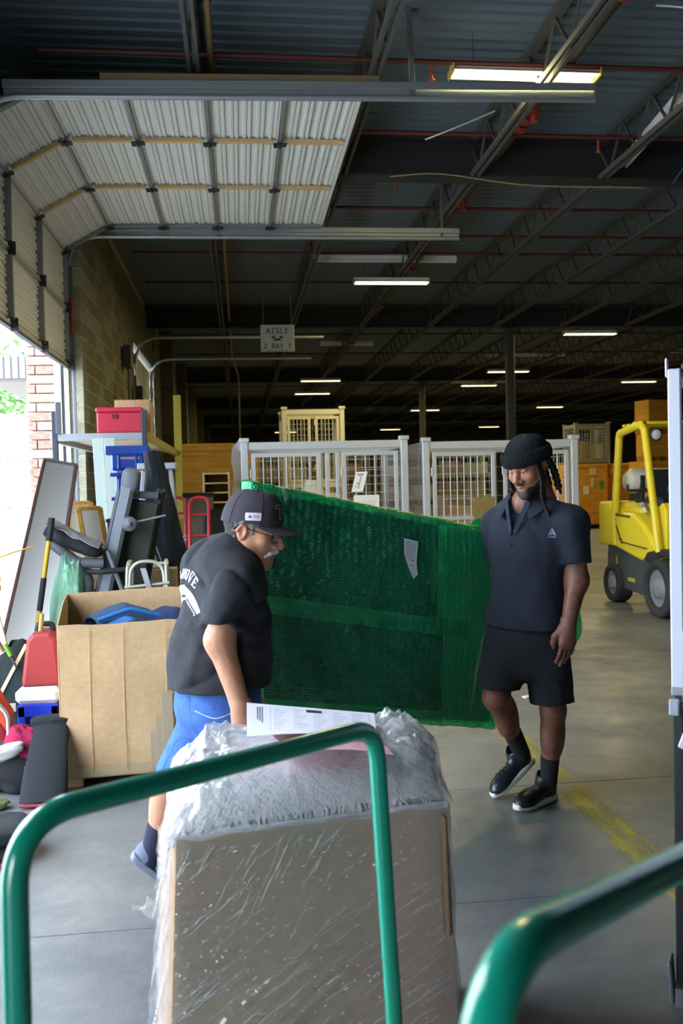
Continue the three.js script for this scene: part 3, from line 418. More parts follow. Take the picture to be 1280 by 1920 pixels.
// slatted shelving and wooden vaults farther back
const plyMat = M(0xffffff, 0.75, { map: woodMap }), plyDark = M(0xd0c0a8, 0.75, { map: woodMap });
function vault(label, at, w, h, d, turn = 0, group) {
  const t = thing('wooden_vault', label, 'crate', at, turn, group); part(t, 'body', bx(w, h - 0.12, d, [0, 0.12 + (h - 0.12) / 2, 0], undefined, 0.01), plyMat);
  for (const s of [-1, 1]) part(t, 'batten', bx(0.1, h - 0.16, 0.03, [s * (w / 2 - 0.05), 0.12 + (h - 0.12) / 2, d / 2 + 0.014]), plyMat); for (const y of [0.2, h - 0.06]) part(t, 'batten', bx(w - 0.2, 0.1, 0.03, [0, y, d / 2 + 0.014]), plyMat);
  for (const s of [-1, 0, 1]) part(t, 'runner', bx(0.1, 0.12, d, [s * (w / 2 - 0.06), 0.06, 0]), plyDark); return t;
}
{
  const v1 = vault('wooden storage vault with a green tag and paper labels, left of the forklift', [11.2, 0, -28.2], 1.35, 2.1, 1.4);
  part(v1, 'label', bx(0.2, 0.28, 0.006, [-0.05, 1.25, 0.72]), M(0xe8e2c8, 0.7), 'white label with red edge'); part(v1, 'label', bx(0.24, 0.24, 0.006, [0.18, 1.85, 0.72]), M(0xd9cfa4, 0.7)); part(v1, 'label', bx(0.1, 0.32, 0.006, [0.16, 1.5, 0.72]), M(0xd9cfa4, 0.7)); part(v1, 'tag', bx(0.14, 0.24, 0.006, [0.48, 1.42, 0.72]), M(0x3aa03a, 0.6), 'green tag');
  vault('wooden storage vault seen through the forklift guard', [13.0, 0, -28.6], 1.5, 2.1, 1.4); vault('wooden storage vault right behind the forklift seat', [14.7, 0, -28.3], 1.5, 2.2, 1.4); vault('wooden storage vault behind the forklift at the right edge', [12.6, 0, -25.6], 1.1, 2.1, 1.2, 0.1);
  vault('upper plywood crate above the forklift roof, topmost of the stack', [12.4, 2.93, -25.4], 0.72, 1.0, 0.7, 0.15); vault('plywood crate seen under the forklift roof, standing on a vault', [12.42, 2.1, -25.4], 0.7, 0.82, 0.7, 0.1);
  vault('orange plywood wall of a storage vault behind the red hand trucks', [-0.35, 0, -14.6], 1.3, 2.3, 1.2);
  const k = cage('wrapped wire cage with cartons on the wooden vault left of the forklift', [10.95, 2.1, -27.9], 1.2, 1.0, 1.32, [[0.1, 0.58, 3], [0.62, 1.1, 3]], M(0x8f968f, 0.5, { metalness: 0.3 }), null);
  box('carton_box', 'orange brown carton inside the wrapped cage on the vault', [11.4, 2.27, -28.5], 0.45, 0.6, 0.4, 0, carton); box('carton_box', 'pale carton inside the wrapped cage on the vault, right one', [11.85, 2.27, -28.4], 0.4, 0.5, 0.4, 0, M(0xb7ac86, 0.8));
  box('plastic_tote', 'blue tote on top of the cartons in the wrapped cage', [11.5, 2.88, -28.5], 0.55, 0.25, 0.35, 0, M(0x2a3a74, 0.5));
  // shelving with cartons seen through the cages
  for (const [x, z, label] of [[0.3, -20, 'grey pallet rack with cartons seen through the left cage'], [3.2, -19.8, 'grey pallet rack with pale cartons seen through the right cage']]) {
    const r = thing('storage_rack', label, 'rack', [x, 0, z]); const rm = M(0x8f8a66, 0.6);
    for (const sx of [0, 2.6]) for (const sz of [0, -1]) part(r, 'upright', bx(0.08, 2.3, 0.07, [sx, 1.15, sz]), rm);
    for (const y of [0.25, 0.75, 1.25, 1.75, 2.2]) { part(r, 'beam', bx(2.52, 0.09, 0.05, [1.3, y, 0.01]), rm); part(r, 'shelf', bx(2.52, 0.025, 1.0, [1.3, y + 0.05, -0.5]), M(0xb5a878, 0.8)); }
  }
  let n = 0; const words = ['tan', 'pale', 'brown'];
  for (const [x, z, side] of [[0.3, -20.35, 'left'], [3.2, -20.15, 'right']]) for (const y of [0.315, 0.815, 1.315, 1.815]) for (let k2 = 0; k2 < 4; k2++) { const w = rr(0.42, 0.56), c = n++ % 3; box('carton_box', `${['tan', 'pale', 'brown'][c]} carton, ${['first', 'second', 'third', 'fourth'][k2]} from left on the ${['lowest', 'second', 'third', 'top'][Math.floor(y / 0.5)]} rack shelf behind the ${side} cage`, [x + 0.38 + k2 * 0.62, y, z], w, rr(0.2, 0.34), 0.45, rr(-0.06, 0.06), [carton, M(0xcfc59c, 0.8), M(0x9a7a4e, 0.8)][c], 'cartons on the racks behind the cages'); }
}
// ---------- forklift ----------
{
  const t = thing('forklift', 'yellow forklift with black lower body parked at the right', 'forklift', [5.24, 0, -10.25]);
  const yel = MP(0xe6d02a, 0.38, { clearcoat: 0.4, clearcoatRoughness: 0.3 }), blk = M(0x23262a, 0.6), dgrey = M(0x3c4044, 0.6), rub = M(0x2e3031, 0.85, { bumpMap: blockBump, bumpScale: 0.002 }), rim = M(0x7c7f80, 0.6);
  const turnX = (g) => g.applyMatrix4(new THREE.Matrix4().makeRotationY(-Math.PI / 2));   // profile (z,y) extruded across x
  const prof = (p, w, b = 0.015) => turnX(extrude(p, w, b));
  part(t, 'counterweight', prof([[-0.98, 0.74], [-0.98, 1.22], [-0.95, 1.3], [-0.62, 1.3], [-0.55, 1.2], [-0.5, 0.74]], 1.04, 0.03), yel);
  part(t, 'body_panel', prof([[-0.5, 0.72], [-0.5, 1.12], [-0.3, 1.17], [0.05, 1.15], [0.25, 1.06], [0.66, 0.74], [0.66, 0.66], [0.2, 0.6]], 1.0, 0.04), yel);
  part(t, 'hood', bx(0.7, 0.16, 0.6, [0, 1.2, -0.35], undefined, 0.05), yel);
  part(t, 'lower_frame', prof([[-0.95, 0.34], [-0.9, 0.74], [-0.5, 0.72], [0.2, 0.6], [0.5, 0.66], [0.95, 0.6], [0.95, 0.3], [0.3, 0.16], [-0.45, 0.2]], 0.86, 0.02), M(0x45484a, 0.6));
  part(t, 'fender', prof([[0.3, 0.62], [0.4, 0.72], [0.75, 0.78], [1.1, 0.72], [1.1, 0.66], [0.75, 0.7], [0.42, 0.6]], 1.02, 0.005), blk);
  const wheel = (r, w, at) => { const g = new THREE.Group(); g.name = 'wheel'; g.position.set(...at); t.add(g); const spin = (q) => q.applyMatrix4(new THREE.Matrix4().makeRotationZ(Math.PI / 2)); part(g, 'tyre', spin(lathe([[r * 0.66, -w / 2], [r * 0.94, -w / 2], [r, -w * 0.36], [r, w * 0.36], [r * 0.94, w / 2], [r * 0.66, w / 2], [r * 0.64, 0], [r * 0.66, -w / 2]], 40)), rub); part(g, 'rim', spin(lathe([[0, -w * 0.2], [r * 0.3, -w * 0.2], [r * 0.34, -w * 0.1], [r * 0.62, -w * 0.14], [r * 0.66, -w * 0.44], [r * 0.66, w * 0.44], [r * 0.6, w * 0.3], [r * 0.36, w * 0.24], [r * 0.33, w * 0.48], [r * 0.2, w * 0.5], [0, w * 0.5]], 36)), rim); };
  for (const s of [-1, 1]) { wheel(0.335, 0.25, [s * 0.46, 0.335, 0.76]); wheel(0.25, 0.2, [s * 0.4, 0.25, -0.66]); }
  for (const s of [-1, 1]) {
    part(t, 'guard_leg', sweep(bend([[s * 0.48, 1.1, -0.55], [s * 0.48, 2.16, -0.38], [s * 0.47, 2.24, 0.24]], 0.1), 0.05, 8), yel);
    part(t, 'guard_leg', sweep(bend([[s * 0.47, 2.24, 0.05], [s * 0.47, 2.2, 0.28], [s * 0.5, 0.74, 0.68]], 0.12), 0.046, 8), yel);
    const l = part(t, 'headlight', place(lathe([[0, -0.06], [0.05, -0.05], [0.075, 0.02], [0.078, 0.03], [0.06, 0.035]], 20), [s * 0.37, 2.1, 0.35], [Math.PI / 2, 0, 0]), blk); part(l, 'lens', place(lathe([[0.062, 0.028], [0.04, 0.04], [0, 0.045]], 20), [s * 0.37, 2.1, 0.35], [Math.PI / 2, 0, 0]), M(0xc6ccd0, 0.15));
  }
  each(t, 'roof_bar', [0, 1, 2, 3, 4].map((k) => bx(0.92, 0.035, 0.05, [0, 2.25, -0.32 + k * 0.13])), yel);
  part(t, 'fuel_tank', place(lathe([[0, -0.36], [0.1, -0.35], [0.16, -0.28], [0.16, 0.28], [0.1, 0.35], [0, 0.36]], 24), [0.05, 1.56, -0.62], [0, 0, Math.PI / 2]), M(0xd5d6d2, 0.4)); each(t, 'tank_bracket', [bx(0.05, 0.36, 0.36, [-0.15, 1.45, -0.62]), bx(0.05, 0.36, 0.36, [0.25, 1.45, -0.62])], blk);
  part(t, 'seat', [bx(0.46, 0.12, 0.46, [0, 1.3, -0.05], [0.05, 0, 0], 0.04), bx(0.42, 0.4, 0.12, [0.06, 1.5, -0.3], [-0.15, 0, 0], 0.05)], blk);
  part(t, 'dash', prof([[0.45, 0.74], [0.5, 1.25], [0.62, 1.3], [0.72, 1.2], [0.72, 0.74]], 0.86, 0.02), yel); part(t, 'sign_plate', bx(0.3, 0.1, 0.006, [-0.1, 1.1, 0.725]), M(0xdcd3cc, 0.6));
  part(t, 'steering_wheel', place(new THREE.TorusGeometry(0.16, 0.016, 8, 24).toNonIndexed(), [-0.05, 1.42, 0.36], [-0.9, 0, 0]), blk); part(t, 'steering_column', rod([-0.05, 1.2, 0.5], [-0.05, 1.42, 0.36], 0.02), blk);
  part(t, 'control_arm', sweep(bend([[-0.42, 1.52, -0.3], [-0.42, 1.44, -0.3], [-0.1, 1.44, -0.28]], 0.03), 0.018, 8), blk);
  for (const s of [-1, 1]) part(t, 'mast', bx(0.09, 2.1, 0.14, [s * 0.33, 1.15, 1.02]), blk); each(t, 'mast_cross', [0.5, 1.3, 2.1].map((y) => bx(0.58, 0.08, 0.06, [0, y, 1.04])), blk);
  part(t, 'carriage', bx(0.95, 0.5, 0.05, [0, 0.45, 1.13]), dgrey); for (const s of [-1, 1]) part(t, 'fork', [bx(0.1, 0.5, 0.04, [s * 0.25, 0.3, 1.18]), bx(0.1, 0.04, 1.0, [s * 0.25, 0.06, 1.68])], dgrey);
  part(t, 'trim_hose', sweep(bend([[-0.512, 1.0, -0.45], [-0.515, 0.8, -0.3], [-0.515, 0.76, 0.4]], 0.12), 0.008, 6), blk); part(t, 'strap', bx(0.012, 0.03, 0.42, [-0.5, 1.13, -0.28], [0.05, 0, 0]), M(0x4b431d, 0.7));
  each(t, 'lettering', [bx(0.004, 0.022, 0.12, [-0.502, 0.83, -0.35]), bx(0.004, 0.022, 0.1, [-0.502, 0.79, -0.3])], M(0xb9761f, 0.6)); each(t, 'hazard_mark', [bx(0.004, 0.3, 0.03, [-0.432, 0.45, -0.62]), bx(0.004, 0.05, 0.2, [-0.432, 0.33, -0.2])], M(0xa8a22c, 0.7));
  solo('rag', sheet((u, v) => [0.02 + 0.2 * u, 0.03 + 0.05 * Math.sin(u * 4 + v * 3) + 0.03 * vnoise(u * 5, v * 5, 2), 0.25 * v], 10, 10, 0.006), M(0x9aa2b8, 0.9), 'grey and blue rag lying on the forklift beside the seat', 'cloth', [4.83, 1.19, -10.35]);
}
// ---------- right edge: slatted cage trolley and black step stand ----------
{
  const t = thing('slatted_trolley', 'tall pale grey trolley with a slatted side at the right edge', 'trolley', [1.345, 0.93, -2.6], -0.56);
  const pm = M(0xc4c9d2, 0.5, { bumpMap: fineBump, bumpScale: 0.0004 });
  for (const [x, z] of [[0, 0], [0.75, 0], [0, -0.9], [0.75, -0.9]]) part(t, 'post', bx(0.038, 0.99, 0.045, [x, 0.5, z], undefined, 0.004), pm);
  part(t, 'corner_tab', bx(0.008, 0.06, 0.04, [-0.022, 1.0, 0]), pm); part(t, 'top_rail', bx(0.72, 0.02, 0.03, [0.38, 1.0, 0]), M(0x54403a, 0.7), 'brown top rail'); part(t, 'top_rail', bx(0.03, 0.02, 0.86, [0.0, 0.99, -0.45]), pm);
  for (let k = 0; k < 22; k++) part(t, 'slat', bx(0.70, 0.036, 0.012, [0.38, 0.07 + k * 0.0415, -0.01]), pm);
  part(t, 'deck', bx(0.8, 0.03, 0.95, [0.38, -0.005, -0.45]), M(0x8d9298, 0.5));
  const s = thing('step_stand', 'black metal step stand with a bent grey handrail under the slatted trolley', 'steps', [1.305, 0, -2.55], -0.56);
  const bk = M(0x17191c, 0.55, { bumpMap: fineBump, bumpScale: 0.001 });
  part(s, 'side_frame', bx(0.03, 0.9, 0.9, [0.015, 0.46, -0.4], undefined, 0.004), bk); part(s, 'side_frame', bx(0.03, 0.9, 0.9, [0.785, 0.46, -0.4], undefined, 0.004), bk); part(s, 'platform', bx(0.8, 0.025, 0.95, [0.4, 0.902, -0.42]), bk);
  part(s, 'riser', bx(0.74, 0.85, 0.02, [0.4, 0.45, -0.12]), bk); for (const [y, z] of [[0.62, -0.04], [0.31, 0.0]]) part(s, 'tread', bx(0.74, 0.03, 0.16, [0.4, y, z]), M(0x3b4046, 0.5, { bumpMap: blockBump, bumpScale: 0.004 }));
  part(s, 'kick_plate', bx(0.1, 0.12, 0.01, [0.08, 0.82, 0.06], [0, 0, -0.35]), M(0xcfc8cc, 0.5), 'scuffed white plate with red marks');
  each(s, 'bolt', [0.86, 0.7, 0.55, 0.44, 0.36, 0.28].map((y, i) => place(lathe([[0, 0], [0.006, 0], [0.006, 0.004], [0, 0.005]], 8), [0.035 + (i % 2) * 0.012, y, 0.052], [Math.PI / 2, 0, 0])), M(0x9a9689, 0.5));
  part(s, 'foot', [bx(0.012, 0.12, 0.08, [-0.012, 0.07, 0.06], [0, 0, 0.06]), bx(0.12, 0.06, 0.08, [0.06, 0.03, 0.06])], M(0x83878f, 0.4, { metalness: 0.5 }));
  part(s, 'handrail', sweep(bend([[0.045, 0.91, 0.06], [0.045, 1.14, 0.06], [0.16, 1.2, 0.05], [0.3, 0.91, 0.0]], 0.05), 0.016, 12), M(0xb4b9c4, 0.35, { metalness: 0.4 }));
  part(s, 'post_bracket', bx(0.03, 0.05, 0.02, [0.005, 0.9, 0.06]), M(0x9aa0a8, 0.5));
}
// ---------- the pile of goods by the dock door ----------
const alu = M(0xaeb2b4, 0.4, { metalness: 0.6 }), black = M(0x1b1d20, 0.75), navy = M(0x161d2a, 0.9, { bumpMap: clothBump, bumpScale: 0.002 }), dkCloth = M(0x25292e, 0.95, { bumpMap: clothBump, bumpScale: 0.003 });
// lumpy closed shape: ellipsoid of radii r pushed by noise
function lump(r, seed, k = 0.15, f = 3, n = 28, sq = 1) {
  const g = new THREE.SphereGeometry(1, n, Math.round(n * 0.7)), p = g.attributes.position;
  for (let i = 0; i < p.count; i++) { let x = p.getX(i), y = p.getY(i), z = p.getZ(i); const q = (a) => Math.sign(a) * Math.abs(a) ** sq, m = 1 + k * fbm(x * f + seed, y * f, z * f, 3) * 2; p.setXYZ(i, q(x) * r[0] * m, q(y) * r[1] * m, q(z) * r[2] * m); }
  g.computeVertexNormals(); return g.toNonIndexed();
}
{ // open carton with moving cloths inside
  const W = 0.86, D = 0.62, H = 0.83, t = thing('open_carton', 'large open brown carton with taped corner holding blue cloths', 'box', [-0.985, 0.05, -4.80], 0.1);
  const cm = carton, panel = (p, at, rot) => place(extrude(p, 0.007, 0.002), at, rot);
  const edge = (w, h0, h1, k) => { const o = [[0, 0], [w, 0]]; for (let i = 12; i >= 0; i--) o.push([w * i / 12, h0 + (h1 - h0) * i / 12 + 0.005 * vnoise(i * 0.9, k, 3)]); return o; };
  part(t, 'front_panel', sheet((u, v) => [W * u, (H + 0.006 * vnoise(u * 9, 0, 1)) * v, 0.012 * Math.sin(Math.PI * v) * Math.sin(Math.PI * u) + 0.003 * vnoise(u * 4, v * 4, 8)], 24, 20, 0.007, (u, v) => [u * W, v * H]), cm);
  part(t, 'back_panel', panel(edge(W, 0.93, 0.95, 5), [0, 0, -D]), cm);
  part(t, 'left_panel', panel([[0, 0], [D, 0], [D, 0.93], [D * 0.7, 0.92], [D * 0.45, 0.9], [D * 0.2, 0.86], [0, H]], [0, 0, 0], [0, Math.PI / 2, 0]), cm); part(t, 'right_panel', panel([[0, 0], [D, 0], [D, 0.95], [D * 0.5, 0.9], [0, H]], [W, 0, 0], [0, Math.PI / 2, 0]), cm);
  part(t, 'bottom_panel', bx(W, 0.008, D, [W / 2, 0.004, -D / 2]), cm);
  for (const x of [0.16, 0.335, 0.56, 0.62]) part(t, 'crease', bx(0.005, H - 0.06, 0.002, [x * W / 0.86, H / 2 + 0.01, 0.007 + 0.012 * Math.sin(Math.PI * x / W) * 0.8], undefined, 0.0015), carton);
  const tp = M(0xa58f70, 0.3); part(t, 'tape', bx(0.62, 0.055, 0.0015, [0.36, 0.035, 0.0062]), tp); part(t, 'tape', [bx(0.13, 0.2, 0.0016, [0.53, 0.13, 0.016]), bx(0.1, 0.28, 0.0016, [0.545, 0.17, 0.0185]), bx(0.06, 0.38, 0.0016, [0.56, 0.25, 0.0205])], M(0x9d8c75, 0.35), 'grey brown tape patch');
  const blue = M(0x1f6fb5, 0.95, { bumpMap: clothBump, bumpScale: 0.003 }), dblue = M(0x283a63, 0.95, { bumpMap: clothBump, bumpScale: 0.003 });
  const fold = (name, mat, at, w, hgt, label, seed, edgeMat) => { const c = thing(name, label, 'cloth', at, 0.25); part(c, 'fabric', sheet((u, v) => { const a = Math.PI * v; return [w * (u - 0.5) + 0.03 * Math.cos(a), hgt * Math.sin(a) ** 0.7 * (1 - 0.75 * Math.abs(u - 0.42) ** 1.2 * 1.6) + 0.008 * vnoise(u * 8, v * 8, seed), 0.12 * Math.cos(a)]; }, 28, 18, 0.012), mat); if (edgeMat) { part(c, 'edging', sweep(Array.from({ length: 20 }, (_, i) => { const u = i / 19; return V(w * (u - 0.5) + 0.03, hgt * 0.75 * (1 - 0.75 * Math.abs(u - 0.42) ** 1.2 * 1.6) + 0.012, 0.118); }), 0.012, 8), edgeMat); } return c; };
  fold('moving_blanket', M(0x3d5578, 0.95, { bumpMap: clothBump, bumpScale: 0.003 }), [-0.66, 0.79, -5.16], 0.42, 0.16, 'blue quilted moving cloth with bright blue edging in the open carton', 1, blue);
  fold('moving_blanket', blue, [-0.62, 0.79, -5.0], 0.28, 0.1, 'bright blue folded cloth at the front of the open carton', 4, M(0x14202e, 0.9));
  fold('moving_blanket', dblue, [-0.40, 0.79, -5.18], 0.42, 0.13, 'dark navy folded cloth in the open carton, right of the blue one', 6);
  for (const y of [0.02]) solo('cloth_pile', place(lump([0.34, 0.34, 0.2], 4, 0.08, 3, 24, 0.5), [0, 0, 0]), M(0x39424f, 0.95), 'dark cloth filling the open carton below the blue cloths', 'cloth', [-0.59, 0.42, -5.15], 0.1);
  const d = thing('wooden_dolly', 'low wooden dolly under the large open carton', 'dolly', [-0.985, 0, -4.80], 0.1); for (const x of [0.06, W - 0.06]) part(d, 'runner', bx(0.09, 0.05, D - 0.05, [x, 0.025, -D / 2]), M(0xffffff, 0.8, { map: pineMap })); part(d, 'runner', bx(W - 0.22, 0.04, 0.08, [W / 2, 0.03, -D / 2]), M(0xffffff, 0.8, { map: pineMap }));
}
{ // grey blanket folded against the cooler
  const b = thing('folded_blanket', 'dark grey folded blanket with red edging standing against the blue cooler', 'blanket', [-1.04, 0, -4.6], 0.12);
  part(b, 'fabric', sheet((u, v) => { const a = v * Math.PI * 2 + Math.PI, top = Math.cos(a), w = 0.085 + 0.028 * (1 - u); const y = 0.02 + 0.35 * u; return [w * Math.sin(a) * (1 + 0.25 * Math.abs(Math.cos(a))) + 0.006 * vnoise(u * 5, v * 6, 3) + 0.03 * u, y + 0.012 * top, -0.02 - 0.22 * u ** 1.5 + (0.055 - 0.01 * u) * top + 0.03 * (1 - u) ** 4 * (top > 0 ? 1 : 0)]; }, 20, 36), dkCloth);
  part(b, 'fabric', lump([0.105, 0.028, 0.05], 2, 0.1, 3, 20, 0.6).applyMatrix4(new THREE.Matrix4().setPosition(0.03, 0.37, -0.23)), dkCloth); part(b, 'edging', [sweep([V(-0.112, 0.018, 0.055), V(0, 0.016, 0.066), V(0.112, 0.03, 0.06)], 0.009, 8)], M(0x8d2a3c, 0.9), 'red edging');
  const b2 = thing('folded_blanket', 'dark grey folded blanket with red edges lying on the floor at the lower left', 'blanket', [-1.13, 0, -3.95], 0.3);
  for (const [y, h] of [[0.04, 0.07], [0.12, 0.075]]) part(b2, 'fold', place(lump([0.17, h / 2, 0.14], y * 50, 0.06, 2, 24, 0.5), [0, y, 0]), dkCloth); each(b2, 'edging', [sweep([V(0.03, 0.012, 0.145), V(0.15, 0.012, 0.1), V(0.175, 0.014, -0.1)], 0.012, 8), sweep([V(0.165, 0.085, 0.09), V(0.175, 0.11, 0.02), V(0.165, 0.13, -0.08)], 0.016, 8)], M(0x9a2c44, 0.9), 'red edging');
}
{ // cooler and red case
  const c = thing('cooler', 'blue picnic cooler with a white lid left of the open carton', 'cooler', [-1.155, 0, -5.25]);
  const blueP = MP(0x1134b8, 0.4, { clearcoat: 0.2 });
  part(c, 'body', [bx(0.22, 0.41, 0.38, [0, 0.205, 0], undefined, 0.02)], blueP); for (const x of [-0.09, 0.09]) part(c, 'side_rib', bx(0.04, 0.4, 0.03, [x, 0.2, 0.192]), blueP); part(c, 'top_rib', bx(0.22, 0.07, 0.03, [0, 0.375, 0.192]), blueP); part(c, 'lid', bx(0.245, 0.09, 0.42, [0, 0.455, 0.005], undefined, 0.025), M(0xd9dae0, 0.4)); part(c, 'hinge', rod([-0.08, 0.42, -0.205], [0.08, 0.42, -0.205], 0.01), blueP);
  const r = thing('plastic_case', 'red plastic carrying case standing on the blue cooler', 'case', [-1.14, 0.502, -5.2]);
  part(r, 'shell', extrude([[-0.105, 0], [0.105, 0], [0.11, 0.03], [0.09, 0.26], [0.05, 0.3], [-0.04, 0.3], [-0.075, 0.26], [-0.108, 0.03]], 0.24, 0.02), M(0x8f2422, 0.6, { bumpMap: fineBump, bumpScale: 0.001 })); part(r, 'handle', sweep(bend([[-0.04, 0.295, 0], [-0.03, 0.335, 0], [0.045, 0.335, 0], [0.05, 0.295, 0]], 0.02), 0.016, 8), black); part(r, 'spout', rod([-0.01, 0.3, 0.05], [0.0, 0.4, 0.04], 0.013), M(0x9c8148, 0.6), 'tan spout');
}
{ // duffel, small things at the left edge
  const d = thing('duffel_bag', 'dark green duffel bag with a cream strap behind the red case', 'bag', [-1.36, 0.0, -5.35]);
  part(d, 'bag', place(lump([0.15, 0.36, 0.14], 9, 0.1, 2.5, 28, 0.75), [0, 0.36, 0], [0, 0, -0.2]), M(0x12201f, 0.9, { bumpMap: clothBump, bumpScale: 0.002 })); part(d, 'strap', sheet((u, v) => [-0.06 + 0.16 * u + 0.022 * v, 0.42 + 0.3 * u, 0.145 - 0.03 * u], 8, 1, 0.004), M(0xc8b88c, 0.9)); part(d, 'patch', bx(0.14, 0.05, 0.01, [-0.02, 0.36, 0.142]), M(0x9a927c, 0.8));
  const tl = thing('hand_tool', 'green handled tool sticking up from the duffel bag', 'tool', [-1.33, 0.66, -5.2]); part(tl, 'grip', rod([0, 0, 0], [-0.03, 0.07, 0], 0.012, 10), M(0x6cc42a, 0.5)); part(tl, 'shaft', rod([0.03, -0.07, 0], [0, 0, 0], 0.007, 8), M(0x3a3f3a, 0.5)); 
  const p = solo('plywood_board', bx(0.3, 1.12, 0.02, [0, 0.57, 0], [0, 0, 0.2]), M(0xd3c1a2, 0.8, { bumpMap: streakBump, bumpScale: 0.001 }), 'pale plywood board leaning at the far left edge', 'board', [-1.52, 0.03, -5.35], 0.1);
  const o = thing('ratchet_strap', 'orange ratchet webbing hanging at the far left edge', 'strap', [-1.43, 1.02, -5.3]); each(o, 'hook', [0, 1, 2].map((k) => bx(0.06, 0.035, 0.03, [0, 0.02 + k * 0.055, 0])), M(0xe0951c, 0.6)); part(o, 'cord', sweep([V(0, 0.19, 0), V(0.1, 0.225, -0.02), V(0.2, 0.25, -0.1)], 0.005, 6), M(0xc9a23a, 0.6));
  const s = thing('handled_pole', 'brown wooden handle leaning at the left edge beside the duffel', 'pole', [-1.44, 0.86, -5.15]); part(s, 'handle', rod([0, 0, 0], [0.09, -0.16, 0.02], 0.011, 8), M(0x6d5138, 0.7));
  const st = thing('folding_stroller', 'orange and red fabric seat with a grey frame at the left edge', 'seat', [-1.35, 0, -4.85]); part(st, 'seat', place(lump([0.1, 0.2, 0.05], 3, 0.15, 3, 20), [0, 0.4, 0], [0, 0, 0.25]), M(0xcf4a24, 0.8)); part(st, 'lining', place(lump([0.06, 0.17, 0.05], 5, 0.1, 3, 18), [0.035, 0.3, 0.01], [0, 0, 0.3]), M(0x8a1d24, 0.8)); part(st, 'frame', sweep(bend([[-0.06, 0.62, 0.06], [0.1, 0.42, 0.06], [0.1, 0.1, 0.06]], 0.1), 0.012, 8), alu); part(st, 'wheel', place(new THREE.TorusGeometry(0.08, 0.022, 8, 20).toNonIndexed(), [0.05, 0.102, 0.02], [0, 0.7, 0]), black);
  solo('cloth', lump([0.1, 0.09, 0.075], 12, 0.25, 3.5, 24), M(0xb0194c, 0.9, { bumpMap: clothBump, bumpScale: 0.002 }), 'crumpled bright pink cloth beside the blue cooler', 'cloth', [-1.18, 0.27, -4.8]);
  solo('rolled_paper', place(lump([0.12, 0.04, 0.04], 15, 0.1, 3, 20, 0.8), [0, 0, 0], [0, 0.3, 0.25]), M(0xb9b7b2, 0.8), 'grey white rolled wrap under the pink cloth at the left edge', 'wrap', [-1.27, 0.24, -4.7]);
  solo('shoe_bag', place(lump([0.17, 0.16, 0.12], 18, 0.15, 2.5, 24, 0.8), [0, 0.14, 0]), black, 'black soft bag on the floor under the pink cloth', 'bag', [-1.22, 0, -4.85]);
  solo('strap_end', sweep([V(0, 0.16, 0), V(0.02, 0.12, 0.02), V(0.01, 0.07, 0.03), V(0.03, 0.035, 0.02)], 0.013, 8), M(0x0e6e60, 0.8), 'teal strap hanging down beside the dark grey folded blanket', 'strap', [-1.15, 0.0, -4.72]);
  solo('rag', lump([0.07, 0.035, 0.05], 20, 0.2, 3, 20).applyMatrix4(new THREE.Matrix4().setPosition(0, 0.03, 0)), M(0x6f7348, 0.9), 'olive green rag on the floor at the left edge', 'cloth', [-1.27, 0, -4.56]);
}
{ // whiteboard leaning
  const bl = V(-1.631, 0.0, -5.5), br = V(-1.281, 0.0, -5.432), tl = V(-1.398, 1.829, -6.6), tr = V(-1.168, 1.783, -6.527), t = thing('whiteboard', 'tall whiteboard with a brown frame leaning by the dock door', 'whiteboard', [-1.45, 0, -5.47]);
  const L = (a) => a.clone().sub(t.position), q = (u, v) => L(bl.clone().lerp(br, u).lerp(tl.clone().lerp(tr, u), v)), n = br.clone().sub(bl).cross(tl.clone().sub(bl)).normalize();
  part(t, 'panel', sheet((u, v) => q(u, v).addScaledVector(n, 0.006).toArray(), 1, 1, 0.012), M(0xaaa8a3, 0.3, { metalness: 0.25 })); const fr = M(0x5a3a36, 0.6);
  for (const [a, b] of [[q(0, 0), q(0, 1)], [q(1, 0), q(1, 1)], [q(0, 0), q(1, 0)]]) part(t, 'frame', bar(a.toArray(), b.toArray(), 0.022, 0.03), fr); part(t, 'frame', bar(q(0, 1).toArray(), q(1, 1).toArray(), 0.03, 0.024), M(0x55504e, 0.5));
  const p = thing('yellow_pole', 'yellow and black pole leaning in front of the whiteboard', 'pole', [-1.3, 0, -5.6]); const P0 = V(-0.07, 0.0, 0.1), P1 = V(0.12, 1.43, -0.1), at = (k) => P0.clone().lerp(P1, k).toArray();
  part(p, 'shaft', rod(at(0), at(0.9), 0.015, 10), M(0xc8a11a, 0.5)); part(p, 'grip', rod(at(0.9), at(1), 0.02, 10), black); part(p, 'grip', rod(at(0.6), at(0.74), 0.018, 10), black);
}
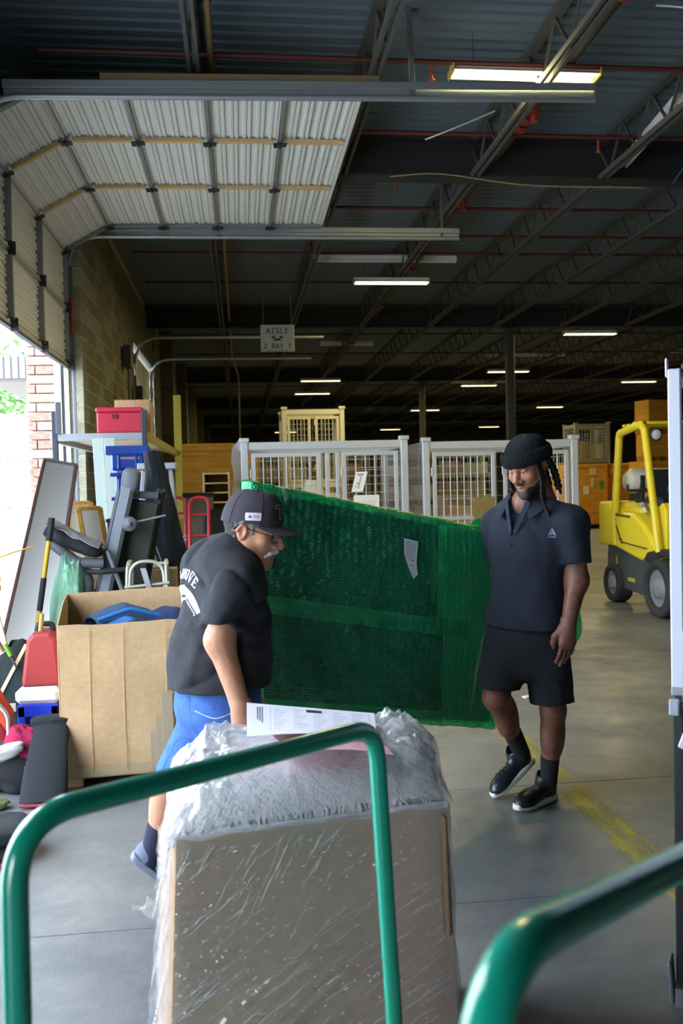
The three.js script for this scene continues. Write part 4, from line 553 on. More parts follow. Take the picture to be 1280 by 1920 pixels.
{ // treadmill, folded up
  const t = thing('treadmill', 'folded grey treadmill standing behind the open carton', 'treadmill', [-0.9, 0, -6.0]), gr = M(0x5b6068, 0.5), gl = M(0x757b85, 0.45);
  const a = [-0.03 - 0.2, 0.2, 0.25], b = [0.15, 1.72, -0.05];
  part(t, 'side_rail', bar([-0.13, 0.4, 0.1], [0.17, 1.68, -0.02], 0.09, 0.075, 0, 0.02), gl); part(t, 'rail_edge', bar([-0.18, 0.4, 0.09], [0.1, 1.6, -0.02], 0.025, 0.075, 0, 0.006), gr); part(t, 'rail_end', place(lump([0.062, 0.085, 0.05], 1, 0, 2, 20, 0.7), [0.175, 1.66, -0.02], [0, 0, -0.2]), gr);
  part(t, 'belt_deck', bar([0.02, 0.4, 0.0], [0.255, 1.52, -0.1], 0.2, 0.05, 0, 0.01), M(0x24281f, 0.8)); part(t, 'side_rail', bar([0.12, 0.4, -0.1], [0.36, 1.6, -0.18], 0.07, 0.07, 0, 0.02), M(0x2c2f31, 0.5)); part(t, 'roller', rod([0.12, 1.57, -0.06], [0.34, 1.55, -0.12], 0.026, 12), gr);
  part(t, 'pulley', place(lathe([[0, -0.02], [0.045, -0.02], [0.05, 0], [0.045, 0.02], [0.02, 0.02], [0.015, 0.035], [0, 0.035]], 24), [0.17, 1.37, 0.08], [Math.PI / 2, 0, 0]), gr); part(t, 'arm', bar([0.2, 1.38, 0.05], [0.4, 1.42, 0.0], 0.018, 0.012), alu);
  part(t, 'cross_bar', sweep(bend([[-0.13, 1.07, 0.12], [0.0, 1.07, 0.18], [0.2, 1.08, 0.15]], 0.06), 0.018, 10), black); part(t, 'gas_strut', rod([0.03, 1.2, 0.12], [0.17, 0.75, 0.1], 0.014, 8), gl);
  part(t, 'console', place(lump([0.2, 0.055, 0.1], 4, 0.05, 2, 26, 0.65), [-0.19, 1.27, 0.1], [0, 0, -0.45]), black); part(t, 'console_arm', sweep(bend([[-0.33, 1.27, 0.14], [-0.16, 1.13, 0.14], [0.0, 1.12, 0.12]], 0.1), 0.034, 10), gr); part(t, 'neck', sweep([V(-0.15, 1.12, 0.1), V(-0.11, 1.0, 0.1), V(-0.12, 0.92, 0.1)], 0.045, 10), gr);
  for (const x of [-0.15, -0.09]) part(t, 'upright', rod([x, 0.95, 0.1], [x - 0.05, 0.05, 0.1], 0.024, 10), M(0x23292c, 0.5)); part(t, 'base', bx(0.5, 0.06, 0.7, [0, 0.03, 0]), black); part(t, 'deck_motor', bx(0.35, 0.3, 0.2, [-0.08, 0.22, 0.0], [0, 0, -0.2], 0.04), gr);
  const c = solo('grey_cloth', sheet((u, v) => [-0.16 + 0.32 * u, 0.07 - 0.17 * u + 0.03 * Math.sin(v * Math.PI) + 0.012 * vnoise(u * 6, v * 6, 3), 0.1 - 0.2 * v], 20, 14, 0.006), M(0x8f8b92, 0.95, { bumpMap: clothBump, bumpScale: 0.002 }), 'light grey cloth draped over the treadmill console', 'cloth', [-1.06, 1.325, -5.82]);
}
{ // stepladder with a dark jacket draped over it
  const t = thing('stepladder', 'aluminium stepladder standing behind the treadmill', 'ladder', [-0.70, 0, -7.15]);
  const top = 1.78; for (const s of [-1, 1]) { part(t, 'front_rail', bar([0.05 + s * 0.1, top, 0], [0.05 + s * 0.24, 0, 0.55], 0.03, 0.065), alu); part(t, 'rear_rail', bar([0.05 + s * 0.1, top, -0.05], [0.05 + s * 0.22, 0, -0.6], 0.025, 0.04), alu); }
  for (let k = 1; k < 6; k++) { const y = k * 0.3, f = 1 - y / top; part(t, 'step', bx(0.22 + 0.26 * f, 0.045, 0.09, [0.05, y, 0.55 * f]), alu); if (k % 2) part(t, 'brace', bar([0.05 - 0.11 - 0.1 * f, y, -0.05 - 0.55 * f], [0.05 + 0.11 + 0.1 * f, y, -0.05 - 0.55 * f], 0.02, 0.02), alu); }
  part(t, 'top_cap', bx(0.3, 0.05, 0.2, [0.05, top, -0.02]), alu); part(t, 'spreader', bar([0.2, 1.0, 0.24], [0.19, 1.0, -0.3], 0.02, 0.006), alu);
  each(t, 'clamp_lamp', [place(lathe([[0.02, 0.06], [0.06, 0], [0.058, -0.005], [0.015, 0.05]], 16), [-0.02, 1.4, 0.2]), place(lathe([[0.02, 0.06], [0.055, 0], [0.053, -0.005], [0.015, 0.05]], 16), [0.09, 1.38, 0.2])], M(0xb7bbbe, 0.3, { metalness: 0.6, side: THREE.DoubleSide }));
  const j = thing('jacket', 'dark navy jacket with grey stripes draped over the right of the stepladder', 'jacket', [-0.66, 0.8, -6.66]);
  part(j, 'fabric', sheet((u, v) => { const y = 1.08 * (1 - v), w = 0.1 + 0.24 * v ** 1.1; return [-0.01 + 0.09 * v + w * (u - 0.2) + 0.012 * vnoise(u * 4, v * 7, 2), y - 0.02 * Math.abs(u - 0.4), 0.03 + 0.05 * Math.sin(u * Math.PI) + 0.035 * Math.sin(u * 11 + v * 3) * v + 0.02 * vnoise(u * 6, v * 6, 5)]; }, 30, 40, 0.02), navy); each(j, 'stripe', [bx(0.03, 0.014, 0.004, [0.245, 0.44, 0.075], [0, 0, 0.4]), bx(0.03, 0.014, 0.004, [0.25, 0.415, 0.078], [0, 0, 0.4])], M(0xaeb4ac, 0.8)); part(j, 'piping', sweep([V(0.05, 0.6, 0.1), V(0.065, 0.5, 0.1), V(0.03, 0.4, 0.1), V(0.08, 0.25, 0.11), V(0.14, 0.18, 0.11)], 0.006, 6), M(0x6d7a94, 0.8));
}
{ // blue plastic trays, leaning boards, shelf, frames
  for (const [k, y, w, label] of [[0, 1.36, 0.27, 'blue plastic tray, lowest of the stack behind the stepladder'], [1, 1.56, 0.28, 'blue plastic tray, middle of the stack behind the stepladder'], [2, 1.76, 0.34, 'blue plastic tray, topmost of the stack, wide rimmed']]) {
    const t = thing('plastic_tray', label, 'tray', [-0.93, y, -7.62], 0.05), bm = MP(0x0d4fc0, 0.35, { clearcoat: 0.3 });
    part(t, 'shell', [bx(w - 0.06, 0.17, 0.3, [0, 0.085, 0], undefined, 0.02)], bm); part(t, 'rim', bx(w + 0.02, k === 2 ? 0.075 : 0.03, 0.36, [0, 0.165, 0], undefined, 0.01), bm); if (k) part(t, 'tag', bx(0.16, 0.02, 0.004, [0.02, 0.1, 0.152]), M(0xd8a0b8, 0.6)); for (const s of [-1, 1]) part(t, 'rib', bx(0.02, 0.12, 0.02, [s * 0.07, 0.07, 0.155]), bm);
  }
  const sup = thing('crate_stand', 'dark stand holding up the blue plastic trays', 'stand', [-0.93, 0, -7.62]); part(sup, 'top', bx(0.36, 0.03, 0.36, [0, 1.345, 0]), black); for (const x of [-0.15, 0.15]) for (const z of [-0.15, 0.15]) part(sup, 'leg', bx(0.04, 1.33, 0.04, [x, 0.665, z]), black);
  for (const [x, z, label] of [[-1.3, -8.3, 'pale grey green board leaning under the shelf, left one'], [-1.19, -8.25, 'pale grey green board leaning under the shelf, right one']]) solo('leaning_board', [bar([0, 2.08, -0.1], [0.14, 0, 0.35], 0.1, 0.025)], M(0xa9b5ac, 0.6, { bumpMap: streakBump, bumpScale: 0.001 }), label, 'board', [x, 0, z]);
  const s = thing('metal_shelf', 'grey metal shelf unit along the block wall under the red toolbox', 'shelf', [-1.3, 0, -8.5]); const sm = M(0x9aa0a4, 0.5, { metalness: 0.3 });
  part(s, 'shelf_board', bx(0.85, 0.03, 3.9, [0, 2.12, -1.95]), M(0xb5a489, 0.7)); part(s, 'front_beam', bx(0.85, 0.07, 0.04, [0, 2.1, 0.02]), sm); part(s, 'side_beam', bx(0.05, 0.09, 3.9, [0.42, 2.1, -1.95]), M(0x9a8a3e, 0.6), 'yellow side beam'); part(s, 'side_beam', bx(0.05, 0.09, 3.9, [-0.42, 2.1, -1.95]), sm);
  for (const x of [-0.4, 0.42]) part(s, 'upright', bx(0.05, 2.35, 0.05, [x, 1.17, 0.02]), M(0x2b3442, 0.5)); part(s, 'upright', bx(0.1, 2.9, 0.08, [0.46, 1.45, -3.95]), M(0xa99a2c, 0.6), 'yellow upright'); part(s, 'upright', bx(0.05, 2.35, 0.05, [-0.4, 1.17, -3.9]), sm); for (const y of [0.5, 1.2]) part(s, 'shelf_board', bx(0.8, 0.03, 3.6, [0, y, -2.0]), M(0x6e6553, 0.8)); part(s, 'end_bracket', bx(0.05, 0.3, 0.02, [-0.36, 2.28, 0.05]), M(0x4c5054, 0.5));
  const r = thing('toolbox', 'red toolbox on top of the metal shelf', 'toolbox', [-1.12, 2.138, -8.68]); part(r, 'body', bx(0.42, 0.2, 0.25, [0, 0.1, 0], undefined, 0.012), M(0xb81f3c, 0.5)); part(r, 'lid', bx(0.44, 0.045, 0.265, [0, 0.222, 0], undefined, 0.012), M(0xb81f3c, 0.5)); part(r, 'latch', bx(0.06, 0.04, 0.012, [-0.04, 0.16, 0.128]), M(0x5a1020, 0.5)); part(r, 'handle', bx(0.02, 0.08, 0.05, [0.222, 0.17, 0], undefined, 0.01), M(0xa01a34, 0.5));
  box('carton_box', 'brown carton behind the red toolbox on the shelf', [-1.03, 2.138, -9.0], 0.34, 0.34, 0.28, 0, carton);
  box('carton_box', 'grey carton on the middle shelf behind the jacket', [-1.1, 1.216, -9.3], 0.5, 0.4, 0.4, 0, M(0x8a8a80, 0.8)); box('carton_box', 'large carton on the middle shelf farther back', [-1.1, 1.216, -10.2], 0.5, 0.6, 0.6, 0, M(0x4a463c, 0.8));
  for (const [x, z, h, w, rz, inner, label] of [[-1.32, -7.4, 1.5, 0.2, 0.18, 0xd8d2c8, 'tan framed picture leaning at the door jamb, rear one'], [-1.2, -7.2, 1.46, 0.17, 0.25, 0xe6e2da, 'brown framed picture leaning in front of another at the door jamb']]) { const f = thing('picture_frame', label, 'picture', [x, 0, z]); const fm = M(0xffffff, 0.6, { map: woodMap }); const pp = (u, v) => [(u - 0.5) * w + rz * (1 - v) * 1.0, h * v, 0.25 * (1 - v)]; part(f, 'canvas', sheet((u, v) => pp(u, v), 1, 1, 0.01), M(inner, 0.7)); for (const [a, b] of [[pp(0, 0), pp(0, 1)], [pp(1, 0), pp(1, 1)], [pp(0, 1), pp(1, 1)], [pp(0, 0), pp(1, 0)]]) part(f, 'frame', bar(a, b, 0.035, 0.03), fm); }
  const gw = MP(0xb8f0d2, 0.3, { transmission: 0.55, thickness: 0, side: THREE.DoubleSide, bumpMap: blockBump, bumpScale: 0.006 });
  const bw = thing('wrapped_bundle', 'pale green bubble wrap bundle behind the open carton', 'bundle', [-1.155, 0, -5.85]); part(bw, 'wrap', place(lump([0.105, 0.57, 0.1], 21, 0.12, 4, 40, 0.7), [0, 0.58, 0], [0, 0, -0.08]), gw); part(bw, 'core', bx(0.11, 0.98, 0.08, [0, 0.52, 0], [0, 0, -0.08]), M(0xe6e6de, 0.8));
  box('carton_box', 'brown carton behind the treadmill with papers on top', [-0.78, 0, -6.5], 0.62, 1.02, 0.26, 0, carton); const pl = thing('paper_pile', 'white papers and tape rolls lying on the carton behind the walker', 'papers', [-0.66, 1.028, -6.5]); each(pl, 'sheet', [bx(0.2, 0.02, 0.16, [0, 0.012, 0], [0, 0.3, 0]), bx(0.16, 0.012, 0.12, [0.04, 0.03, 0.01], [0, -0.2, 0])], M(0xe4e2da, 0.8)); part(pl, 'tape_roll', place(new THREE.TorusGeometry(0.035, 0.016, 8, 20).toNonIndexed(), [0.0, 0.06, 0.05]), M(0x9c8a54, 0.6));
  box('carton_box', 'long tan carton lying right behind the stepladder', [-0.42, 0.6, -7.9], 0.4, 0.38, 0.3, 0.4, carton); const base = solo('plastic_bin', [bx(0.5, 0.56, 0.4, [0, 0.285, 0], undefined, 0.02), bx(0.54, 0.04, 0.44, [0, 0.575, 0])], M(0x1d2227, 0.6), 'dark plastic bin under the long tan carton', 'bin', [-0.42, 0, -7.9]);
  const w = thing('walking_frame', 'aluminium walking frame in front of the stepladder', 'walker', [-0.6, 0, -5.72]); const wm = M(0xb9bcae, 0.35, { metalness: 0.6 });
  for (const s of [-1, 1]) part(w, 'side_frame', sweep(bend([[s * 0.15, 0.0, 0.15], [s * 0.12, 1.13, 0.05], [s * 0.11, 1.14, -0.1], [s * 0.15, 0.0, -0.25]], 0.09), 0.013, 10), wm); part(w, 'front_frame', sweep(bend([[-0.14, 0.5, 0.1], [-0.1, 1.14, 0.05], [0.1, 1.14, 0.05], [0.14, 0.5, 0.1]], 0.1), 0.012, 10), wm); part(w, 'folding_bar', sheet((u, v) => [-0.02 + 0.1 * (1 - v) + 0.035 * (u - 0.5), 0.7 + 0.4 * v, 0.09], 2, 2, 0.012), M(0x9ba0a6, 0.4, { metalness: 0.4 })); part(w, 'cross_bar', rod([-0.14, 0.98, 0.07], [0.14, 1.0, 0.07], 0.011, 8), wm);
}
{ // farther back on the left: hand trucks, cubby shelf, dark bags
  for (const [x, z, label, c] of [[-0.44, -9.4, 'red hand truck in front of the orange plywood vault, right one', 0xc0203a], [-0.72, -10.0, 'red hand truck behind the jacket, left one', 0xb02a30]]) { const t = thing('hand_truck', label, 'hand truck', [x, 0, z], -0.1); const m = M(c, 0.5); part(t, 'frame', sweep(bend([[-0.1, 0.05, 0.1], [-0.1, 1.5, -0.06], [0.1, 1.5, -0.06], [0.1, 0.05, 0.1]], 0.09), 0.018, 10), m); each(t, 'cross_bar', [0.35, 0.75, 1.1, 1.32].map((y) => rod([-0.1, y, 0.07 - y * 0.09], [0.1, y, 0.07 - y * 0.09], 0.012, 8)), m); part(t, 'toe_plate', bx(0.3, 0.01, 0.2, [0, 0.01, 0.2]), m); for (const s of [-1, 1]) { part(t, 'wheel', place(new THREE.TorusGeometry(0.1, 0.03, 8, 20).toNonIndexed(), [s * 0.16, 0.13, 0], [0, Math.PI / 2, 0]), black); } part(t, 'axle', rod([-0.16, 0.13, 0], [0.16, 0.13, 0], 0.01, 8), m); }
  const s = thing('cubby_shelf', 'pale wooden cubby shelf with many shelves beside the left cage', 'shelf', [-0.3, 0, -11.5]); const pm = M(0xffffff, 0.7, { map: pineMap }); for (const x of [-0.16, 0.16]) part(s, 'side', bx(0.025, 1.8, 0.3, [x, 0.9, 0]), pm); for (let k = 0; k < 15; k++) part(s, 'shelf_board', bx(0.3, 0.02, 0.29, [0, 0.06 + k * 0.123, 0]), pm); part(s, 'back', bx(0.3, 1.8, 0.01, [0, 0.9, -0.145]), M(0x6a4a22, 0.8));
  solo('black_bag', place(lump([0.2, 0.42, 0.2], 31, 0.15, 2, 28, 0.8), [0, 0.42, 0]), M(0x0f1316, 0.85), 'black bag in front of the cubby shelf, behind the cap', 'bag', [-0.26, 0, -9.9]);
  const dj = thing('office_chair', 'dark office chair back right of the hand trucks', 'chair', [-0.32, 0, -10.4]); part(dj, 'backrest', place(lump([0.17, 0.3, 0.06], 33, 0.05, 2, 24, 0.7), [0.05, 1.05, 0]), M(0x12161a, 0.85)); part(dj, 'seat', place(lump([0.22, 0.06, 0.22], 34, 0.05, 2, 24, 0.7), [0, 0.85, 0.15]), M(0x12161a, 0.85)); part(dj, 'stem', rod([0, 0.05, 0.1], [0, 0.82, 0.12], 0.03), black); each(dj, 'foot', [0, 1, 2, 3, 4].map((k) => bar([0, 0.06, 0.1], [0.25 * Math.cos(k * 1.257), 0.03, 0.1 + 0.25 * Math.sin(k * 1.257)], 0.04, 0.03)), black); 
  const tb = thing('folding_table', 'grey folded table leaning behind the red hand trucks', 'table', [-0.5, 0, -10.6]); part(tb, 'top', bx(0.36, 1.5, 0.04, [0, 0.76, 0], [-0.08, 0, 0]), M(0x5c5648, 0.7)); part(tb, 'edge', bx(0.38, 0.05, 0.06, [0, 1.52, -0.06]), black); part(tb, 'leg', rod([0.12, 0.2, 0.05], [0.12, 1.3, -0.03], 0.012), M(0x9a9a40, 0.5));
  solo('work_glove', lump([0.06, 0.09, 0.04], 40, 0.2, 3, 20), M(0x0d6f96, 0.8), 'bright teal cloth hanging on the shelf post', 'cloth', [-0.78, 1.5, -8.9]);
}
// ---------- green bubble-wrapped panel carried by the two men ----------
{
  const TL = V(0.046, 1.616, -3.8), TR = V(1.359, 1.33, -4.5), BR = V(1.302, 0.285, -4.5), BL = V(0.042, 0.613, -3.8), T = 0.085;
  const t = thing('bubble_wrapped_board', 'large flat board wrapped in green bubble film, carried between the two men', 'board', [0.69, 0.285, -4.15]);
  const n = TR.clone().sub(BL).cross(TL.clone().sub(BR)).normalize(); if (n.z < 0) n.negate();
  const q = (u, v, d) => BL.clone().lerp(BR, u).lerp(TL.clone().lerp(TR, u), v).addScaledVector(n, d).sub(t.position);
  const dots = texFrom(128, (x, y, c) => { const o = (y >> 6) & 1, px = ((x + o * 32) % 64) - 32, py = (y % 64) - 32, r = Math.hypot(px, py) / 27; const h = r < 1 ? Math.sqrt(1 - r * r) : 0; c[0] = c[1] = c[2] = 255 * h; }, false, 0.026);
  const film1 = new THREE.MeshPhysicalMaterial({ color: 0x2ad49c, roughness: 0.17, transmission: 0.74, thickness: 0, bumpMap: dots, bumpScale: 0.006, side: THREE.DoubleSide });
  const lumpy = (u, v, s) => 0.006 * vnoise(u * 14 + s, v * 10, s) + 0.008 * Math.abs(vnoise(u * 6 + v * 7, v * 11 - u * 3, s + 4)) + 0.006 * Math.abs(vnoise(u * 26 - v * 20, v * 30, s + 9)) + 0.003 * vnoise(u * 60, v * 45, s + 2) + 0.0016 * Math.sin(u * 240 + 3 * vnoise(u * 4, v * 4, 3)) * (u > 0.66 || v > 0.72 ? 1 : 0.25);
  const uvs = (u, v) => [u * 1.5, v * 1.03];
  part(t, 'bubble_film', sheet((u, v) => { const e = Math.min(u, 1 - u, v, 1 - v), r = Math.max(0, 1 - e / 0.03); return q(u, v, 0.012 - 0.018 * r * r + lumpy(u, v, 1)).toArray(); }, 230, 150, 0, uvs), film1);
  part(t, 'bubble_film', sheet((u, v) => q(u, v, -T - 0.012 - lumpy(u, v, 5)).toArray(), 40, 30, 0, uvs), film1);
  const edgeFilm = new THREE.MeshPhysicalMaterial({ color: 0x35d685, roughness: 0.32, transmission: 0.55, thickness: 0, bumpMap: dots, bumpScale: 0.004, side: THREE.DoubleSide });
  // the film folded over the four edges
  const wrapEdge = (fn, len) => part(t, 'edge_film', sheet((u, v) => { const a = v * Math.PI, out = 0.016 * Math.sin(a) + 0.006 * vnoise(u * 40, v * 3, 7); return fn(u, out, 0.006 - (T + 0.012) * (1 - Math.cos(a)) / 2).toArray(); }, 90, 8, 0, (u, v) => [u * len, v * 0.13]), edgeFilm);
  const up = TL.clone().sub(BL).normalize(), al = TR.clone().sub(TL).normalize();
  wrapEdge((u, o, d) => q(u, 0.992, d).addScaledVector(up, o), 1.5); wrapEdge((u, o, d) => q(u, 0.008, d).addScaledVector(up, -o), 1.5); wrapEdge((u, o, d) => q(0.994, u, d).addScaledVector(al, o), 1); wrapEdge((u, o, d) => q(0.006, u, d).addScaledVector(al, -o), 1);
  const dark = M(0x34342f, 0.5), slab = (name, u0, u1, v0, v1, d0, d1, mat, label) => { const P = [q(u0, v0, d0), q(u1, v0, d0), q(u1, v1, d0), q(u0, v1, d0), q(u0, v0, d1), q(u1, v0, d1), q(u1, v1, d1), q(u0, v1, d1)], g = new THREE.BufferGeometry(); const idx = [0, 1, 2, 0, 2, 3, 5, 4, 7, 5, 7, 6, 4, 0, 3, 4, 3, 7, 1, 5, 6, 1, 6, 2, 3, 2, 6, 3, 6, 7, 4, 5, 1, 4, 1, 0]; g.setAttribute('position', new THREE.Float32BufferAttribute(idx.flatMap((i) => P[i].toArray()), 3)); g.computeVertexNormals(); return part(t, name, boxUV(g), mat, label); };
  slab('table_top', 0.03, 0.68, 0.52, 0.965, 0, -0.04, dark); slab('table_top', 0.03, 0.74, 0.07, 0.44, 0, -0.04, dark);
  slab('rail', 0.02, 0.86, 0.435, 0.525, -0.002, -0.05, M(0xaab5a2, 0.6), 'paler crossrail'); slab('edge_padding', 0.75, 0.975, 0.03, 0.97, -0.006, -T, M(0xd4dccb, 0.8)); slab('edge_padding', 0.02, 0.75, 0.02, 0.07, -0.006, -T, M(0xc8d2bc, 0.8)); slab('edge_padding', 0.02, 0.03, 0.07, 0.97, -0.006, -T, M(0xd4dccb, 0.8)); slab('back_board', 0.03, 0.74, 0.07, 0.97, -0.052, -T, M(0x77705f, 0.8));
  const lab = canvasTex(128, 256, (g, w, h) => { g.fillStyle = '#dfe3ea'; g.fillRect(0, 0, w, h); g.fillStyle = '#8d95a3'; for (let i = 0; i < 9; i++) g.fillRect(14, 18 + i * 11, 60 + ((i * 37) % 40), 3); g.fillStyle = '#5d6470'; g.fillRect(40, 122, 50, 6); g.fillRect(50, 160, 46, 4); });
  const lp = [[0.545, 0.875], [0.605, 0.872], [0.598, 0.77], [0.604, 0.715], [0.586, 0.69], [0.565, 0.74], [0.546, 0.8]];
  { const pts = lp.map(([u, v]) => q(u, v, 0.034)), c = pts.reduce((a, b) => a.add(b), V()).divideScalar(pts.length), pos = [], uv = []; for (let i = 0; i < pts.length; i++) { const a = pts[i], b = pts[(i + 1) % pts.length]; for (const [p, w] of [[c, null], [b, lp[(i + 1) % pts.length]], [a, lp[i]]]) { pos.push(...p.toArray()); const [u2, v2] = w || [0.575, 0.79]; uv.push((u2 - 0.545) / 0.06, (v2 - 0.69) / 0.185); } } const g = new THREE.BufferGeometry(); g.setAttribute('position', new THREE.Float32BufferAttribute(pos, 3)); g.setAttribute('uv', new THREE.Float32BufferAttribute(uv, 2)); g.computeVertexNormals(); part(t, 'paper_label', g, M(0xffffff, 0.7, { map: lab, side: THREE.DoubleSide })); }
  const tapeM = new THREE.MeshPhysicalMaterial({ color: 0xffffff, roughness: 0.12, transmission: 0.85, thickness: 0, side: THREE.DoubleSide });
  const ribbon = (u0, v0, u1, v1, w) => part(t, 'clear_tape', sheet((a, b) => q(u0 + (u1 - u0) * a + w * (b - 0.5), v0 + (v1 - v0) * a, 0.028 + 0.005 * Math.sin(b * Math.PI) + 0.002 * vnoise(a * 30, b * 3, 2)).toArray(), 40, 3), tapeM);
  ribbon(0.985, 0.94, 0.86, 0.12, 0.014); ribbon(0.1, 1.0, 0.108, 0.945, 0.02); ribbon(0.5, 0.84, 0.7, 0.72, 0.006);
  const mark = M(0x0a1210, 0.7); part(t, 'pen_mark', sweep(new THREE.CatmullRomCurve3([[0.372, 0.47], [0.385, 0.445], [0.36, 0.44], [0.36, 0.415], [0.385, 0.41], [0.37, 0.4], [0.392, 0.372], [0.375, 0.37]].map(([u, v]) => q(u, v, 0.0265))).getPoints(40), 0.0022, 5), mark); part(t, 'pen_mark', sweep(new THREE.CatmullRomCurve3([[0.17, 0.26], [0.2, 0.285], [0.23, 0.255], [0.205, 0.23], [0.23, 0.21], [0.25, 0.235]].map(([u, v]) => q(u, v, 0.026))).getPoints(40), 0.0022, 5), mark);
  part(t, 'film_flap', sheet((u, v) => [1.31 + 0.46 * u - t.position.x + 0.02 * Math.sin(v * 3), 0.70 + 0.02 * u + (0.2 - 0.02 * u) * v - 0.05 * u * (1 - v) * Math.sin(v * 2) - t.position.y, -4.52 + 0.03 * Math.sin(u * 6 + v * 2) - t.position.z], 24, 16, 0, (u, v) => [u * 0.46, v * 0.3]), edgeFilm, 'loose flap of bright green film');
  part(t, 'film_flap', sheet((u, v) => { const p = q(0.86 + 0.1 * u, 1.0 + 0.045 * v * Math.sin(u * Math.PI), -0.02); return p.toArray(); }, 12, 4, 0, (u, v) => [u * 0.1, v * 0.04]), edgeFilm);
}
